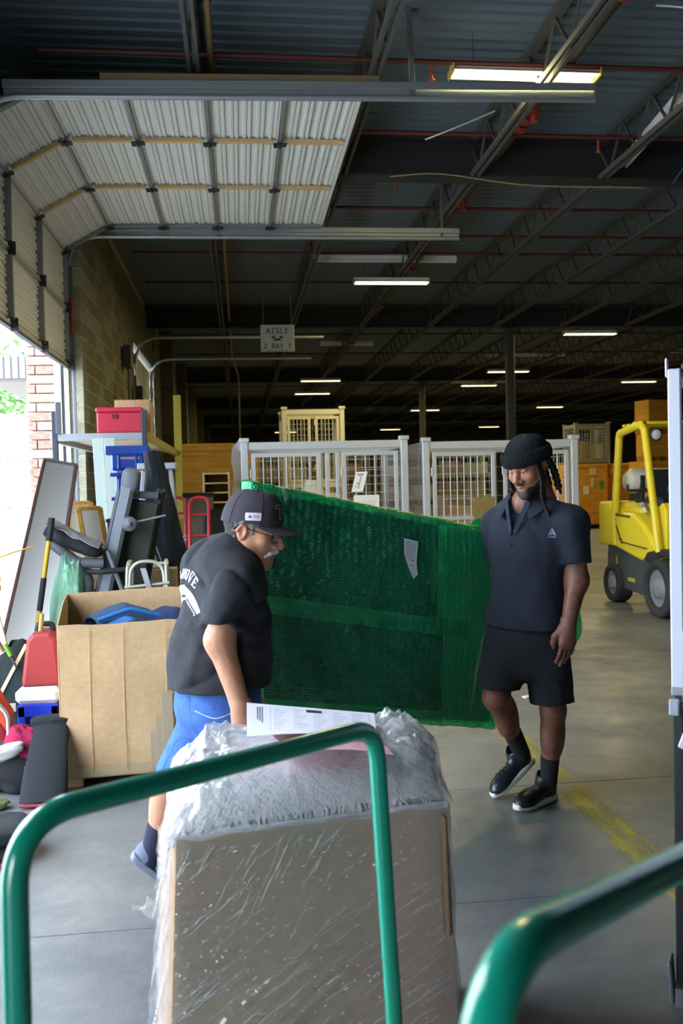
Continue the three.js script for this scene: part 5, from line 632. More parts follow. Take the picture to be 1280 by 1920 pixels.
// ---------- stretch-wrapped carton in the foreground ----------
{
  const t = thing('wrapped_carton', 'tall carton with a grey blanket on top, wound in clear stretch film, in the foreground', 'box', [0.15, 0, -2.3]);
  const H = 0.795, front = (x) => -2.0 - 0.112 * (x + 0.165) / 0.65, o = t.position;
  // outline of the carton seen from above: chamfered left front corner
  const ring = [[-0.2, -2.075], [-0.165, -2.0], [0.485, -2.112], [0.56, -2.68], [-0.1, -2.62]];
  const flare = (y) => 1 + 0.13 * (1 - y / H);                           // wider towards the floor
  const at = (k, y, off = 0) => { const [x, z] = ring[k], cx = 0.16, cz = -2.33; const f = flare(y), dx = x - cx, dz = z - cz, L = Math.hypot(dx, dz); return [cx + dx * (k < 2 || k === 4 ? f : 1 + (f - 1) * 0.6) + (dx / L) * off - o.x, y, cz + dz * (1 + (f - 1) * 0.15) + (dz / L) * off - o.z]; };
  const dkCard = carton;
  for (let k = 0; k < 5; k++) part(t, 'carton_side', sheet((u, v) => { const a = at(k, v * H), b = at((k + 1) % 5, v * H); return [a[0] + (b[0] - a[0]) * u, a[1] + (k === 1 ? 0.004 * vnoise(u * 8, 1, 2) : 0), a[2] + (b[2] - a[2]) * u]; }, 10, 10, 0.006, (u, v) => [u * 0.65, v * 0.8]), dkCard);
  part(t, 'corner_flap', bx(0.012, 0.3, 0.03, [0.475 - o.x, H - 0.17, -2.1 - o.z], [0, 0.3, 0.02]), M(0x8a6f52, 0.8));
  // furry blanket heaped on top
  const heap = (x, z) => { const u = (x - 0.0) / 0.345, w = (z + 0.05 + 0.17 * x) / 0.3; return 0.12 * Math.max(0, 1 - Math.abs(u) ** 2.4) ** 0.4 * Math.max(0, 1 - Math.abs(w) ** 2.6) ** 0.4; };
  const fur = M(0xc4c3c4, 1.0, { bumpMap: blockBump, bumpScale: 0.012 });
  part(t, 'blanket', sheet((u, v) => { const x = -0.335 + 0.67 * u, z = 0.245 - 0.59 * v - 0.17 * x; const fold = 0.016 * Math.max(0, Math.sin((x * 1.1 + z * 0.35) * 30 + 2)) ** 3 * (x > -0.05 ? 1 : 0.25); return [x, H - 0.03 + heap(x, z) + fold * heap(x, z) * 6 + 0.005 * vnoise(x * 60, z * 60, 2) + 0.003 * vnoise(x * 160, z * 160, 5), z]; }, 110, 100, 0, (u, v) => [u * 0.64, v * 0.6]), fur);
  for (const [x, z, r, s] of [[0.27, -0.16, [0.1, 0.085, 0.14], 3], [-0.27, -0.04, [0.075, 0.08, 0.15], 6], [-0.18, -0.2, [0.12, 0.08, 0.08], 9]]) part(t, 'blanket', place(lump(r, s, 0.16, 3, 36), [x, H + 0.015, z]), fur);
  // stretch film: body and crumpled top
  const clear = new THREE.MeshPhysicalMaterial({ color: 0xfbfcff, roughness: 0.1, transmission: 0.93, thickness: 0, ior: 1.75, side: THREE.DoubleSide, bumpMap: streakBump, bumpScale: 0.004 });
  const crumple = new THREE.MeshPhysicalMaterial({ color: 0xffffff, roughness: 0.14, transmission: 0.8, thickness: 0, ior: 1.85, side: THREE.DoubleSide });
  const ridge = (a) => 1 - Math.abs(a);
  const folds = (s, y, k) => { const c = Math.cos(0.62), d = Math.sin(0.62), a = s * c + y * d, b = -s * d + y * c; const m = 0.3 + 0.8 * Math.max(0, vnoise(s * 2.5, y * 2.5, 40 + k) + 0.3); return m * (0.009 * ridge(vnoise(a * 1.6, b * 24, 3 + k)) ** 2.5 + 0.0042 * ridge(vnoise(a * 3.5, b * 55, 13 + k)) ** 2); };
  const skin = (k, off, seed) => sheet((u, v) => { const y = 0.02 + v * (H - 0.005), a = at(k, y), b = at((k + 1) % 5, y), nx = -(b[2] - a[2]), nz = b[0] - a[0], L = Math.hypot(nx, nz), h = off + folds(u * (k === 1 ? 0.7 : 0.3) + k, y, seed) + 0.002 * vnoise(u * 6, y * 5, seed); return [a[0] + (b[0] - a[0]) * u + (nx / L) * h * -1 * -1, y, a[2] + (b[2] - a[2]) * u + (nz / L) * h]; }, k === 1 ? 200 : 40, 200, 0, (u, v) => [u * 0.7 + v * 0.4, v * 0.8]);
  for (let k = 0; k < 5; k++) { part(t, 'stretch_film', skin(k, 0.004, k), clear); if (k < 2) part(t, 'stretch_film', skin(k, 0.011, k + 7), clear); }
  const topFilm = (amp, lift, seed) => sheet((u, v) => { const x = -0.352 + 0.705 * u + 0.05 * u * v, z = 0.31 - 0.125 * u - v * (0.64 - 0.1 * u); let y = H - 0.012 + heap(x * 0.96, z * 0.96); for (const [bx0, bz, r] of [[0.27, -0.16, 0.105], [-0.27, -0.04, 0.095], [-0.18, -0.2, 0.1]]) y = Math.max(y, H - 0.012 + r * Math.max(0, 1 - ((x - bx0) / 0.15) ** 2 - ((z - bz) / 0.19) ** 2) ** 0.4); const e = Math.min(u, 1 - u, v, 1 - v) * 8, edge = Math.min(1, e); const side = 0.035 + 0.965 * Math.min(1, Math.abs(x + 0.0) / 0.26) ** 2.2; return [x, y * 1 + lift * edge + amp * side * (0.016 * ridge(vnoise(x * 17, z * 15, seed)) ** 2 + 0.011 * ridge(vnoise(x * 40 + z * 20, z * 34, seed + 3)) ** 2 + 0.005 * vnoise(x * 90, z * 90, seed + 5)) * (0.3 + 0.7 * edge) - (1 - edge) * 0.006, z]; }, 150, 130, 0, (u, v) => [u * 0.7, v * 0.6]);
  part(t, 'stretch_film', topFilm(1, 0.008, 21), crumple); part(t, 'stretch_film', topFilm(1.5, 0.016, 51), crumple);
  // bunched film: pale strands that run up to the right across the front, and small creases
  const strandM = new THREE.MeshPhysicalMaterial({ color: 0xffffff, roughness: 0.2, transmission: 0.35, thickness: 0, ior: 1.8, side: THREE.DoubleSide }), R = rng(77), onFace = (s, y, h) => { const a = at(1, y), b = at(2, y), u = s / 0.65; return V(a[0] + (b[0] - a[0]) * u, y, a[2] + (b[2] - a[2]) * u + 0.012 + h); };
  const strands = []; for (let i = 0; i < 150; i++) { const s0 = 0.66 * R() ** 1.35, y0 = 0.02 + 0.74 * R(), steep = y0 > 0.5 && s0 < 0.35 && R() < 0.6, ang = steep ? 0.95 + 0.2 * R() : 0.62 - 0.35 * s0 + 0.12 * (R() - 0.5), len = (0.03 + 0.2 * R() ** 2) * (s0 < 0.3 ? 1 : 1.3), r = (0.0005 + 0.0008 * R() ** 2) * (s0 < 0.35 ? 1.25 : 0.75), ph = R() * 9; const P = []; for (let k = 0; k <= 16; k++) { const q = (k / 16) * len, s = s0 + Math.cos(ang) * q, y = y0 + Math.sin(ang) * q; if (s > 0.64 || y > H - 0.01) break; P.push(onFace(s, y + 0.002 * Math.sin(k * 0.8 + ph), 0.002 * vnoise(k * 0.5, ph, 1))); } if (P.length > 3) strands.push(sweep(P, (u) => r * Math.sin(Math.PI * (0.04 + 0.92 * u)) * (1 + 0.9 * vnoise(u * 14, ph, 4)), 5)); }
  part(t, 'film_strand', strands, strandM).userData.kind = 'stuff';
  const flecks = []; for (let i = 0; i < 420; i++) { const s = 0.64 * R() ** 1.7, y = 0.03 + 0.74 * R(), a = 0.6 - 0.3 * s + 0.5 * (R() - 0.5), L2 = 0.003 + 0.008 * R() ** 2, w = 0.0012 + 0.0014 * R(), p = onFace(s, y, 0.001); flecks.push(place(new THREE.PlaneGeometry(L2, w).toNonIndexed(), p.toArray(), [-(R() - 0.5) * 0.6, -0.5 * R(), a])); }
  part(t, 'film_crease', flecks, strandM).userData.kind = 'stuff';
  part(t, 'film_tail', sheet((u, v) => [-0.375 - 0.045 * u + 0.006 * Math.sin(u * 9 + v * 3), 0.615 + 0.03 * (v - 0.5) * (1 + Math.sin(u * 7)) * (1 - u * 0.6) + 0.012 * u, 0.225 + 0.03 * u + 0.008 * Math.sin(v * 8 + u * 5)], 24, 8), crumple);
  part(t, 'film_rope', sweep(Array.from({ length: 30 }, (_, i) => { const u = i / 29, a = at(1, H), b = at(2, H); return V(a[0] + (b[0] - a[0]) * u, H + 0.008 + 0.006 * vnoise(u * 12, 1, 4), a[2] + (b[2] - a[2]) * u + 0.012); }), (u) => 0.007 + 0.003 * vnoise(u * 20, 0, 8), 8), crumple);
  // paperwork on top
  const doc = canvasTex(512, 360, (g, w, h) => { g.fillStyle = '#eceaf4'; g.fillRect(0, 0, w, h); g.fillStyle = '#4b4b5a'; g.save(); g.translate(40, 40); for (let i = 0; i < 3; i++) g.fillRect(i * 9, 0, 5, 150 + i * 18); g.restore(); for (let k = 0; k < 5; k++) for (let i = 0; i < 11; i++) { g.fillStyle = i % 4 ? '#8e8ea0' : '#5a5a6c'; g.fillRect(105 + k * 78, 50 + i * 24, 22 + ((i * 31 + k * 17) % 38), 4); } g.fillStyle = '#1c1c24'; g.fillRect(235, 36, 62, 40); g.strokeStyle = '#77778a'; g.strokeRect(92, 32, 396, 290); });
  const pinkT = canvasTex(512, 256, (g, w, h) => { g.fillStyle = '#dda5ae'; g.fillRect(0, 0, w, h); g.fillStyle = '#a5707c'; for (let i = 0; i < 20; i++) g.fillRect(20 + (i % 5) * 100, 150 + Math.floor(i / 5) * 22, 40 + ((i * 23) % 40), 4); });
  const paper = (name, label, a, tex) => { const P = a.map(Va), c = thing(name, label, 'paper', P[3].toArray()); part(c, 'sheet', sheet((u, v) => { const p = P[3].clone().lerp(P[2], u).lerp(P[0].clone().lerp(P[1], u), v).sub(P[3]); p.y += 0.012 * Math.sin(u * 3) * (1 - v); return p.toArray(); }, 12, 4, 0.0012), M(0xffffff, 0.7, { map: tex, side: THREE.DoubleSide })); };
  paper('paper_form', 'white printed form lying on top of the wrapped carton', [[0.002, 0.98, -2.5], [0.37, 0.925, -2.52], [0.335, 0.93, -2.24], [0.0, 0.968, -2.2]], doc);
  paper('paper_form', 'pink printed form lying under the white one on the wrapped carton', [[0.035, 0.964, -2.34], [0.34, 0.918, -2.32], [0.362, 0.917, -2.14], [0.1, 0.945, -2.12]], pinkT);
}
// ---------- green tubular platform cart: two end handles in view ----------
{
  const t = thing('platform_cart', 'green tubular platform cart whose two bent end handles stand in the foreground', 'cart', [0.15, 0, -1.15]);
  const gp = new THREE.MeshPhysicalMaterial({ color: 0x0b9478, roughness: 0.22, clearcoat: 0.8, clearcoatRoughness: 0.12, bumpMap: fineBump, bumpScale: 0.0002 });
  const o = t.position, r = 0.0172, L = (p) => [p[0] - o.x, p[1] - o.y, p[2] - o.z];
  const A0 = [-0.30, 0.2, -1.113], A1 = [-0.29, 1.185, -1.117], B1 = [0.253, 1.112, -1.712], B0 = [0.296, 0.2, -1.757];
  part(t, 'handle', sweep(bend([A0, A1, B1, B0].map(L), 0.085, 14), r, 20), gp);
  const C0 = [0.135, 0.2, -0.535], C1 = [0.14, 1.285, -0.535], D1 = [0.70, 1.11, -1.13], D0 = [0.72, 0.2, -1.14];
  part(t, 'handle', sweep(bend([C0, C1, D1, D0].map(L), 0.085, 14), r, 20), gp);
  const c = [0.21, 0.2, -1.14]; const yaw = Math.atan2(0.64, 0.595);
  part(t, 'platform', bx(0.86, 0.05, 0.80, L(c), [0, yaw, 0], 0.01), M(0x6e6a60, 0.7)); part(t, 'frame', bx(0.88, 0.03, 0.82, L([0.21, 0.165, -1.14]), [0, yaw, 0], 0.006), gp);
  for (const sx of [-1, 1]) for (const sz of [-1, 1]) { const px = 0.21 + Math.cos(yaw) * 0.32 * sx + Math.sin(yaw) * 0.28 * sz, pz = -1.14 - Math.sin(yaw) * 0.32 * sx + Math.cos(yaw) * 0.28 * sz; part(t, 'caster', place(lathe([[0.03, -0.016], [0.06, -0.016], [0.065, 0], [0.06, 0.016], [0.03, 0.016]], 20), L([px, 0.066, pz]), [0, 0, Math.PI / 2]), M(0x2a2a2a, 0.7)); part(t, 'caster_fork', [bx(0.06, 0.02, 0.05, L([px, 0.145, pz])), bx(0.006, 0.1, 0.03, L([px - 0.024, 0.1, pz])), bx(0.006, 0.1, 0.03, L([px + 0.024, 0.1, pz]))], galv); }
}
solo('paper_scrap', bx(0.09, 0.012, 0.05, [0, 0.006, 0], [0, 0.4, 0]), M(0xe6e6e2, 0.8), 'small white paper scrap on the floor between the legs of the man in shorts', 'paper', [2.06, 0.001, -6.23]);
// ---------- people: signed-distance bodies meshed with surface nets ----------
const smin = (a, b, k) => { const h = Math.max(k - Math.abs(a - b), 0) / k; return Math.min(a, b) - h * h * k * 0.25; };
const smax = (a, b, k) => -smin(-a, -b, k);
// bone: tapered capsule
function bone(a, b, ra, rb) { const ax = a[0], ay = a[1], az = a[2], dx = b[0] - ax, dy = b[1] - ay, dz = b[2] - az, L2 = dx * dx + dy * dy + dz * dz || 1e-9; return (x, y, z) => { const px = x - ax, py = y - ay, pz = z - az; let h = (px * dx + py * dy + pz * dz) / L2; h = h < 0 ? 0 : h > 1 ? 1 : h; const ex = px - dx * h, ey = py - dy * h, ez = pz - dz * h; return Math.sqrt(ex * ex + ey * ey + ez * ez) - (ra + (rb - ra) * h); }; }
// ellipsoid with axes: side, up, front
function ell(c, r, ax = [1, 0, 0], ay = [0, 1, 0], az = [0, 0, 1]) { return (x, y, z) => { const px = x - c[0], py = y - c[1], pz = z - c[2], u = (px * ax[0] + py * ax[1] + pz * ax[2]) / r[0], v = (px * ay[0] + py * ay[1] + pz * ay[2]) / r[1], w = (px * az[0] + py * az[1] + pz * az[2]) / r[2], k0 = Math.sqrt(u * u + v * v + w * w), k1 = Math.sqrt((u / r[0]) ** 2 + (v / r[1]) ** 2 + (w / r[2]) ** 2); return k1 < 1e-6 ? -Math.min(...r) : (k0 * (k0 - 1)) / k1; }; }
const join = (list, k) => (x, y, z) => { let d = list[0](x, y, z); for (let i = 1; i < list.length; i++) d = smin(d, list[i](x, y, z), k); return d; };
const half = (p, n) => { const L = Math.hypot(...n); return (x, y, z) => ((x - p[0]) * n[0] + (y - p[1]) * n[1] + (z - p[2]) * n[2]) / L; };   // keeps the side that n points away from
function nets(f, lo, hi, h) {
  const nx = Math.ceil((hi[0] - lo[0]) / h) + 2, ny = Math.ceil((hi[1] - lo[1]) / h) + 2, nz = Math.ceil((hi[2] - lo[2]) / h) + 2, D = new Float32Array(nx * ny * nz).fill(1), S = 4;
  for (let k = 0; k < nz; k += S) for (let j = 0; j < ny; j += S) for (let i = 0; i < nx; i += S) {
    const c = f(lo[0] + (i + 1.5) * h, lo[1] + (j + 1.5) * h, lo[2] + (k + 1.5) * h), far = Math.abs(c) > h * 5.5;
    for (let kk = k; kk < Math.min(k + S, nz); kk++) for (let jj = j; jj < Math.min(j + S, ny); jj++) for (let ii = i; ii < Math.min(i + S, nx); ii++) D[(kk * ny + jj) * nx + ii] = far ? c : f(lo[0] + ii * h, lo[1] + jj * h, lo[2] + kk * h);
  }
  const id = new Int32Array(nx * ny * nz).fill(-1), pos = [], idx = [], E = [[0, 1], [0, 2], [0, 4], [1, 3], [1, 5], [2, 3], [2, 6], [3, 7], [4, 5], [4, 6], [5, 7], [6, 7]], at = (i, j, k) => (k * ny + j) * nx + i;
  for (let k = 0; k < nz - 1; k++) for (let j = 0; j < ny - 1; j++) for (let i = 0; i < nx - 1; i++) {
    const v = []; let m = 0; for (let c = 0; c < 8; c++) { v[c] = D[at(i + (c & 1), j + ((c >> 1) & 1), k + (c >> 2))]; if (v[c] < 0) m |= 1 << c; }
    if (m === 0 || m === 255) continue; let n = 0, x = 0, y = 0, z = 0;
    for (const [a, b] of E) { if ((v[a] < 0) === (v[b] < 0)) continue; const t = v[a] / (v[a] - v[b]); x += (a & 1) + ((b & 1) - (a & 1)) * t; y += ((a >> 1) & 1) + (((b >> 1) & 1) - ((a >> 1) & 1)) * t; z += (a >> 2) + ((b >> 2) - (a >> 2)) * t; n++; }
    id[at(i, j, k)] = pos.length / 3; pos.push(lo[0] + (i + x / n) * h, lo[1] + (j + y / n) * h, lo[2] + (k + z / n) * h);
  }
  const quad = (a, b, c, d, flip) => { if (a < 0 || b < 0 || c < 0 || d < 0) return; flip ? idx.push(a, c, b, a, d, c) : idx.push(a, b, c, a, c, d); };
  for (let k = 1; k < nz - 1; k++) for (let j = 1; j < ny - 1; j++) for (let i = 1; i < nx - 1; i++) {
    const s = D[at(i, j, k)] < 0;
    if (s !== D[at(i + 1, j, k)] < 0) quad(id[at(i, j - 1, k - 1)], id[at(i, j, k - 1)], id[at(i, j, k)], id[at(i, j - 1, k)], !s);
    if (s !== D[at(i, j + 1, k)] < 0) quad(id[at(i - 1, j, k - 1)], id[at(i - 1, j, k)], id[at(i, j, k)], id[at(i, j, k - 1)], !s);
    if (s !== D[at(i, j, k + 1)] < 0) quad(id[at(i - 1, j - 1, k)], id[at(i, j - 1, k)], id[at(i, j, k)], id[at(i - 1, j, k)], !s);
  }
  const g = new THREE.BufferGeometry(); g.setAttribute('position', new THREE.Float32BufferAttribute(pos, 3)); g.setIndex(idx); g.computeVertexNormals();
  const uv = new Float32Array((pos.length / 3) * 2), nn = g.attributes.normal; for (let i = 0; i < pos.length / 3; i++) { const ax = Math.abs(nn.getX(i)), az = Math.abs(nn.getZ(i)); uv[i * 2] = ax > az ? pos[i * 3 + 2] : pos[i * 3]; uv[i * 2 + 1] = pos[i * 3 + 1]; } g.setAttribute('uv', new THREE.BufferAttribute(uv, 2));
  return g;
}
function colored(g, fn) { const p = g.attributes.position, c = new Float32Array(p.count * 3); for (let i = 0; i < p.count; i++) { const q = fn(p.getX(i), p.getY(i), p.getZ(i)); c[i * 3] = q.r; c[i * 3 + 1] = q.g; c[i * 3 + 2] = q.b; } g.setAttribute('color', new THREE.BufferAttribute(c, 3)); return g; }
function joinIndexed(list) {   // joins indexed meshes that carry colours into one
  const P = [], N = [], U = [], C = [], I = []; for (const g of list) { const o = P.length / 3; P.push(...g.attributes.position.array); N.push(...g.attributes.normal.array); U.push(...g.attributes.uv.array); C.push(...g.attributes.color.array); for (const i of g.index.array) I.push(i + o); }
  const g = new THREE.BufferGeometry(); g.setAttribute('position', new THREE.Float32BufferAttribute(P, 3)); g.setAttribute('normal', new THREE.Float32BufferAttribute(N, 3)); g.setAttribute('uv', new THREE.Float32BufferAttribute(U, 2)); g.setAttribute('color', new THREE.Float32BufferAttribute(C, 3)); g.setIndex(I); return g;
}
// head in its own axes: x to the person's left, y up, z to the front, origin between the ears
function headField(o) {
  const s = 1, cran = ell([0, 0.045, -0.012], [0.075, 0.092, 0.098]), face = ell([0, -0.03, 0.034], [0.06, 0.088, 0.062]);
  const jaw = [bone([0.053, -0.05, 0.005], [0.0, -0.1, 0.066], 0.024, 0.021), bone([-0.053, -0.05, 0.005], [0.0, -0.1, 0.066], 0.024, 0.021)], cheek = [ell([0.044, -0.018, 0.062], [0.023, 0.022, 0.022]), ell([-0.044, -0.018, 0.062], [0.023, 0.022, 0.022])];
  const brow = [bone([0.04, 0.03, 0.074], [0.006, 0.028, 0.09], 0.011, 0.012), bone([-0.04, 0.03, 0.074], [-0.006, 0.028, 0.09], 0.011, 0.012)];
  const bridge = bone([0, 0.02, 0.09], [0, -0.024, 0.113], 0.009, o.nose), ala = [ell([o.nose, -0.032, 0.1], [0.0115, 0.01, 0.013]), ell([-o.nose, -0.032, 0.1], [0.0115, 0.01, 0.013])];
  const sock = [ell([0.033, 0.008, 0.101], [0.019, 0.012, 0.018]), ell([-0.033, 0.008, 0.101], [0.019, 0.012, 0.018])], lidU = [ell([0.033, 0.013, 0.079], [0.016, 0.0085, 0.015]), ell([-0.033, 0.013, 0.079], [0.016, 0.0085, 0.015])], lidL = [ell([0.033, -0.002, 0.078], [0.0155, 0.005, 0.013]), ell([-0.033, -0.002, 0.078], [0.0155, 0.005, 0.013])];
  const lipU = join([bone([0.022, -0.064, 0.083], [0.004, -0.06, 0.097], 0.0055, 0.0075), bone([-0.022, -0.064, 0.083], [-0.004, -0.06, 0.097], 0.0055, 0.0075)], 0.006), lipL = bone([-0.014, -0.074, 0.087], [0.014, -0.074, 0.087], 0.0085, 0.0085), slit = ell([0, -0.0675, 0.1], [0.024, 0.0016, 0.014]);
  const ear = [1, -1].map((q) => join([ell([q * 0.079, 0.004, -0.012], [0.009, 0.032, 0.02]), bone([q * 0.083, 0.03, -0.012], [q * 0.085, 0.005, -0.03], 0.006, 0.006)], 0.006)), dent = [1, -1].map((q) => ell([q * 0.089, 0.004, -0.008], [0.008, 0.02, 0.011]));
  const neck = bone([0, -0.06, -0.026], [0, -0.19, -0.05], o.neck, o.neck * 1.08), chin = ell([0, -0.103, 0.072], [0.022, 0.016, 0.017]), masseter = [ell([0.056, -0.04, 0.018], [0.017, 0.036, 0.024]), ell([-0.056, -0.04, 0.018], [0.017, 0.036, 0.024])];
  return (x, y, z) => {
    let d = smin(cran(x, y, z), face(x, y, z), 0.04); for (const j of jaw) d = smin(d, j(x, y, z), 0.03); for (const m of masseter) d = smin(d, m(x, y, z), 0.02); d = smin(d, chin(x, y, z), 0.02); for (const c of cheek) d = smin(d, c(x, y, z), 0.025); for (const b of brow) d = smin(d, b(x, y, z), 0.018);
    for (const c of sock) d = smax(d, -c(x, y, z), 0.012); d = smin(d, bridge(x, y, z), 0.014); for (const a of ala) d = smin(d, a(x, y, z), 0.008); for (const c of lidU) d = smin(d, c(x, y, z), 0.004); for (const c of lidL) d = smin(d, c(x, y, z), 0.005);
    d = smin(d, lipU(x, y, z), 0.008); d = smin(d, lipL(x, y, z), 0.008); d = smax(d, -slit(x, y, z), 0.003);
    d = smin(d, neck(x, y, z), 0.035); for (let i = 0; i < 2; i++) { d = smin(d, ear[i](x, y, z), 0.008); d = smax(d, -dent[i](x, y, z), 0.006); }
    return d;
  };
}
// five-fingered hand: wrist, knuckle line and finger chains in world axes. dirs: d along the hand, s towards the thumb side, n out of the back of the hand
function handBones(w, d, s, n, size, curl, list) {
  const P = (a, b, c) => [0, 1, 2].map((i) => w[i] + size * (d[i] * a + s[i] * b + n[i] * c));
  const out = [bone(P(-0.02, 0, 0), P(0.03, 0, 0), 0.029 * size, 0.03 * size), bone(P(0.03, 0.018, 0), P(0.085, 0.026, 0), 0.02 * size, 0.016 * size), bone(P(0.03, 0.004, 0.002), P(0.09, 0.006, 0.002), 0.02 * size, 0.016 * size), bone(P(0.03, -0.01, 0), P(0.086, -0.014, 0.001), 0.019 * size, 0.015 * size), bone(P(0.03, -0.02, -0.003), P(0.078, -0.032, -0.002), 0.017 * size, 0.014 * size)];
  const F = [[0.026, 0.087, [0.043, 0.025, 0.02], 0.0095], [0.006, 0.093, [0.047, 0.03, 0.021], 0.0098], [-0.0145, 0.088, [0.043, 0.028, 0.021], 0.0094], [-0.033, 0.078, [0.034, 0.02, 0.018], 0.0084]], tips = [];
  F.forEach(([b, a, len, r], i) => { let p = [a, b, 0], ang = -curl * (0.5 + 0.06 * i), q; for (let k = 0; k < 3; k++) { q = [p[0] + Math.cos(ang) * len[k], p[1] + (b * 0.12) * (k === 0 ? 1 : 0), p[2] + Math.sin(ang) * len[k]]; out.push(bone(P(...p), P(...q), r * size * (1 - 0.1 * k), r * size * (0.93 - 0.12 * k))); p = q; ang -= curl * (k === 0 ? 0.75 : 0.45); } tips.push({ p: P(...p), r: r * size }); });
  let t0 = P(0.02, 0.026, -0.008), t1 = P(0.055, 0.05, -0.02), t2 = P(0.082, 0.05, -0.03), t3 = P(0.104, 0.042, -0.036); out.push(bone(t0, t1, 0.018 * size, 0.013 * size), bone(t1, t2, 0.0125 * size, 0.0105 * size), bone(t2, t3, 0.0105 * size, 0.0085 * size));
  return { field: (x, y, z) => { let d0 = out[0](x, y, z); for (let i = 1; i < 5; i++) d0 = smin(d0, out[i](x, y, z), 0.018 * size); for (let i = 5; i < out.length; i++) d0 = smin(d0, out[i](x, y, z), i >= 17 ? 0.012 * size : 0.0045 * size); return d0; }, tips };
}
const norm = (v) => { const l = Math.hypot(...v); return v.map((a) => a / l); }, cross3 = (a, b) => [a[1] * b[2] - a[2] * b[1], a[2] * b[0] - a[0] * b[2], a[0] * b[1] - a[1] * b[0]], sub3 = (a, b) => a.map((v, i) => v - b[i]);
const lin = (h) => new THREE.Color(h);
function bounds(pts, pad) { const lo = [1e9, 1e9, 1e9], hi = [-1e9, -1e9, -1e9]; for (const p of pts) for (let i = 0; i < 3; i++) { lo[i] = Math.min(lo[i], p[i] - pad); hi[i] = Math.max(hi[i], p[i] + pad); } return [lo, hi]; }
// shoe in its own axes: z forward, y up, origin under the heel
function shoe(g, name, toWorld, upperMat, soleMat, laceMat, len = 0.29, mats = {}) {
  const up = (x, y, z) => { const body = join([ell([0, 0.055, 0.06], [0.04, 0.055, 0.068]), ell([0, 0.04, 0.17], [0.046, 0.042, 0.09]), ell([0.004, 0.034, 0.225], [0.044, 0.034, 0.06]), bone([0, 0.05, 0.045], [0, 0.11, 0.05], 0.043, 0.046)], 0.03)(x, y, z); return smax(smax(body, 0.02 - y, 0.006), -ell([0, 0.135, 0.052], [0.034, 0.05, 0.042])(x, y, z), 0.006); };
  const so = (x, y, z) => { const r = Math.max(0, z - 0.2); const w = 0.041 + 0.01 * Math.sin(Math.min(1, z / 0.26) * 3.0) - r * r * 3; const d2 = Math.max(Math.abs(x) - w, -0.008 - z, z - len); return smax(smax(d2, Math.abs(y - 0.016 - Math.max(0, z - 0.22) * 0.12) - 0.015, 0.006), join([ell([0, 0.02, 0.05], [0.056, 0.06, 0.065]), ell([0, 0.02, 0.2], [0.06, 0.06, 0.096]), bone([0, 0.02, 0.06], [0, 0.02, 0.18], 0.054, 0.054)], 0.03)(x, y, z), 0.01); };
  const s = new THREE.Group(); s.name = name; s.applyMatrix4(toWorld); g.add(s);
  part(s, 'upper', nets(up, [-0.07, -0.01, -0.03], [0.07, 0.17, 0.31], 0.0055), upperMat); part(s, 'sole', nets(so, [-0.07, -0.01, -0.03], [0.07, 0.07, 0.32], 0.0055), soleMat);
  const top = (x, z) => { let y = 0.16; for (let i = 0; i < 60; i++) { const d = up(x, y, z); if (d < 0.0005) break; y -= Math.max(0.0006, d * 0.7); } return y; };
  for (let k = 0; k < 4; k++) { const z = 0.2 - k * 0.024; part(s, 'lace', sweep([-0.026, -0.013, 0, 0.013, 0.026].map((x, i) => V(x, top(x, z + 0.004 * (i - 2)) + 0.002, z + 0.004 * (i - 2))), 0.0032, 6), laceMat); }
  return s;
}
function shoeMatrix(heel, toe, roll = 0, scale = 1) { const z = norm(sub3(toe, heel)); let x = norm(cross3([0, 1, 0], z)); const y = cross3(z, x); const m = new THREE.Matrix4().makeBasis(V(...x), V(...y), V(...z)); if (roll) m.multiply(new THREE.Matrix4().makeRotationZ(roll)); m.scale(V(scale, scale, scale)); m.setPosition(...heel); return m; }
// turns points between head axes and the person's axes
function headFrame(O, fwd, tilt, scale) { const z = norm(fwd), x0 = norm(cross3([0, 1, 0], z)), y0 = cross3(z, x0), c = Math.cos(tilt), s = Math.sin(tilt), x = x0.map((v, i) => v * c + y0[i] * s), y = y0.map((v, i) => v * c - x0[i] * s); return { m: new THREE.Matrix4().makeBasis(V(...x).multiplyScalar(scale), V(...y).multiplyScalar(scale), V(...z).multiplyScalar(scale)).setPosition(...O), w: (p) => [0, 1, 2].map((i) => O[i] + scale * (x[i] * p[0] + y[i] * p[1] + z[i] * p[2])), d: (p) => [0, 1, 2].map((i) => x[i] * p[0] + y[i] * p[1] + z[i] * p[2]) }; }
const clothM = (c, extra = {}) => new THREE.MeshPhysicalMaterial({ color: c, roughness: 0.88, bumpMap: clothBump, bumpScale: 0.0012, ...extra });
const skinMat = (rough) => new THREE.MeshPhysicalMaterial({ color: 0xffffff, vertexColors: true, roughness: rough, bumpMap: fineBump, bumpScale: 0.0006 });
function bodyColor(base, red) { const a = lin(base), b = lin(red); return (x, y, z) => a.clone().lerp(b, Math.max(0, Math.min(1, 0.35 + 0.8 * fbm(x * 14, y * 14, z * 14, 3)))); }
function eyes(g, hf, iris) { for (const s of [-1, 1]) { const e = part(g, 'eye', new THREE.SphereGeometry(0.0125, 16, 12).applyMatrix4(new THREE.Matrix4().makeTranslation(s * 0.033, 0.0045, 0.0755)).applyMatrix4(hf.m), M(0xe9e2da, 0.2)); part(e, 'iris', new THREE.SphereGeometry(0.0072, 14, 10).applyMatrix4(new THREE.Matrix4().makeTranslation(s * 0.033, 0.0025, 0.0822)).applyMatrix4(hf.m), M(iris, 0.15)); } }
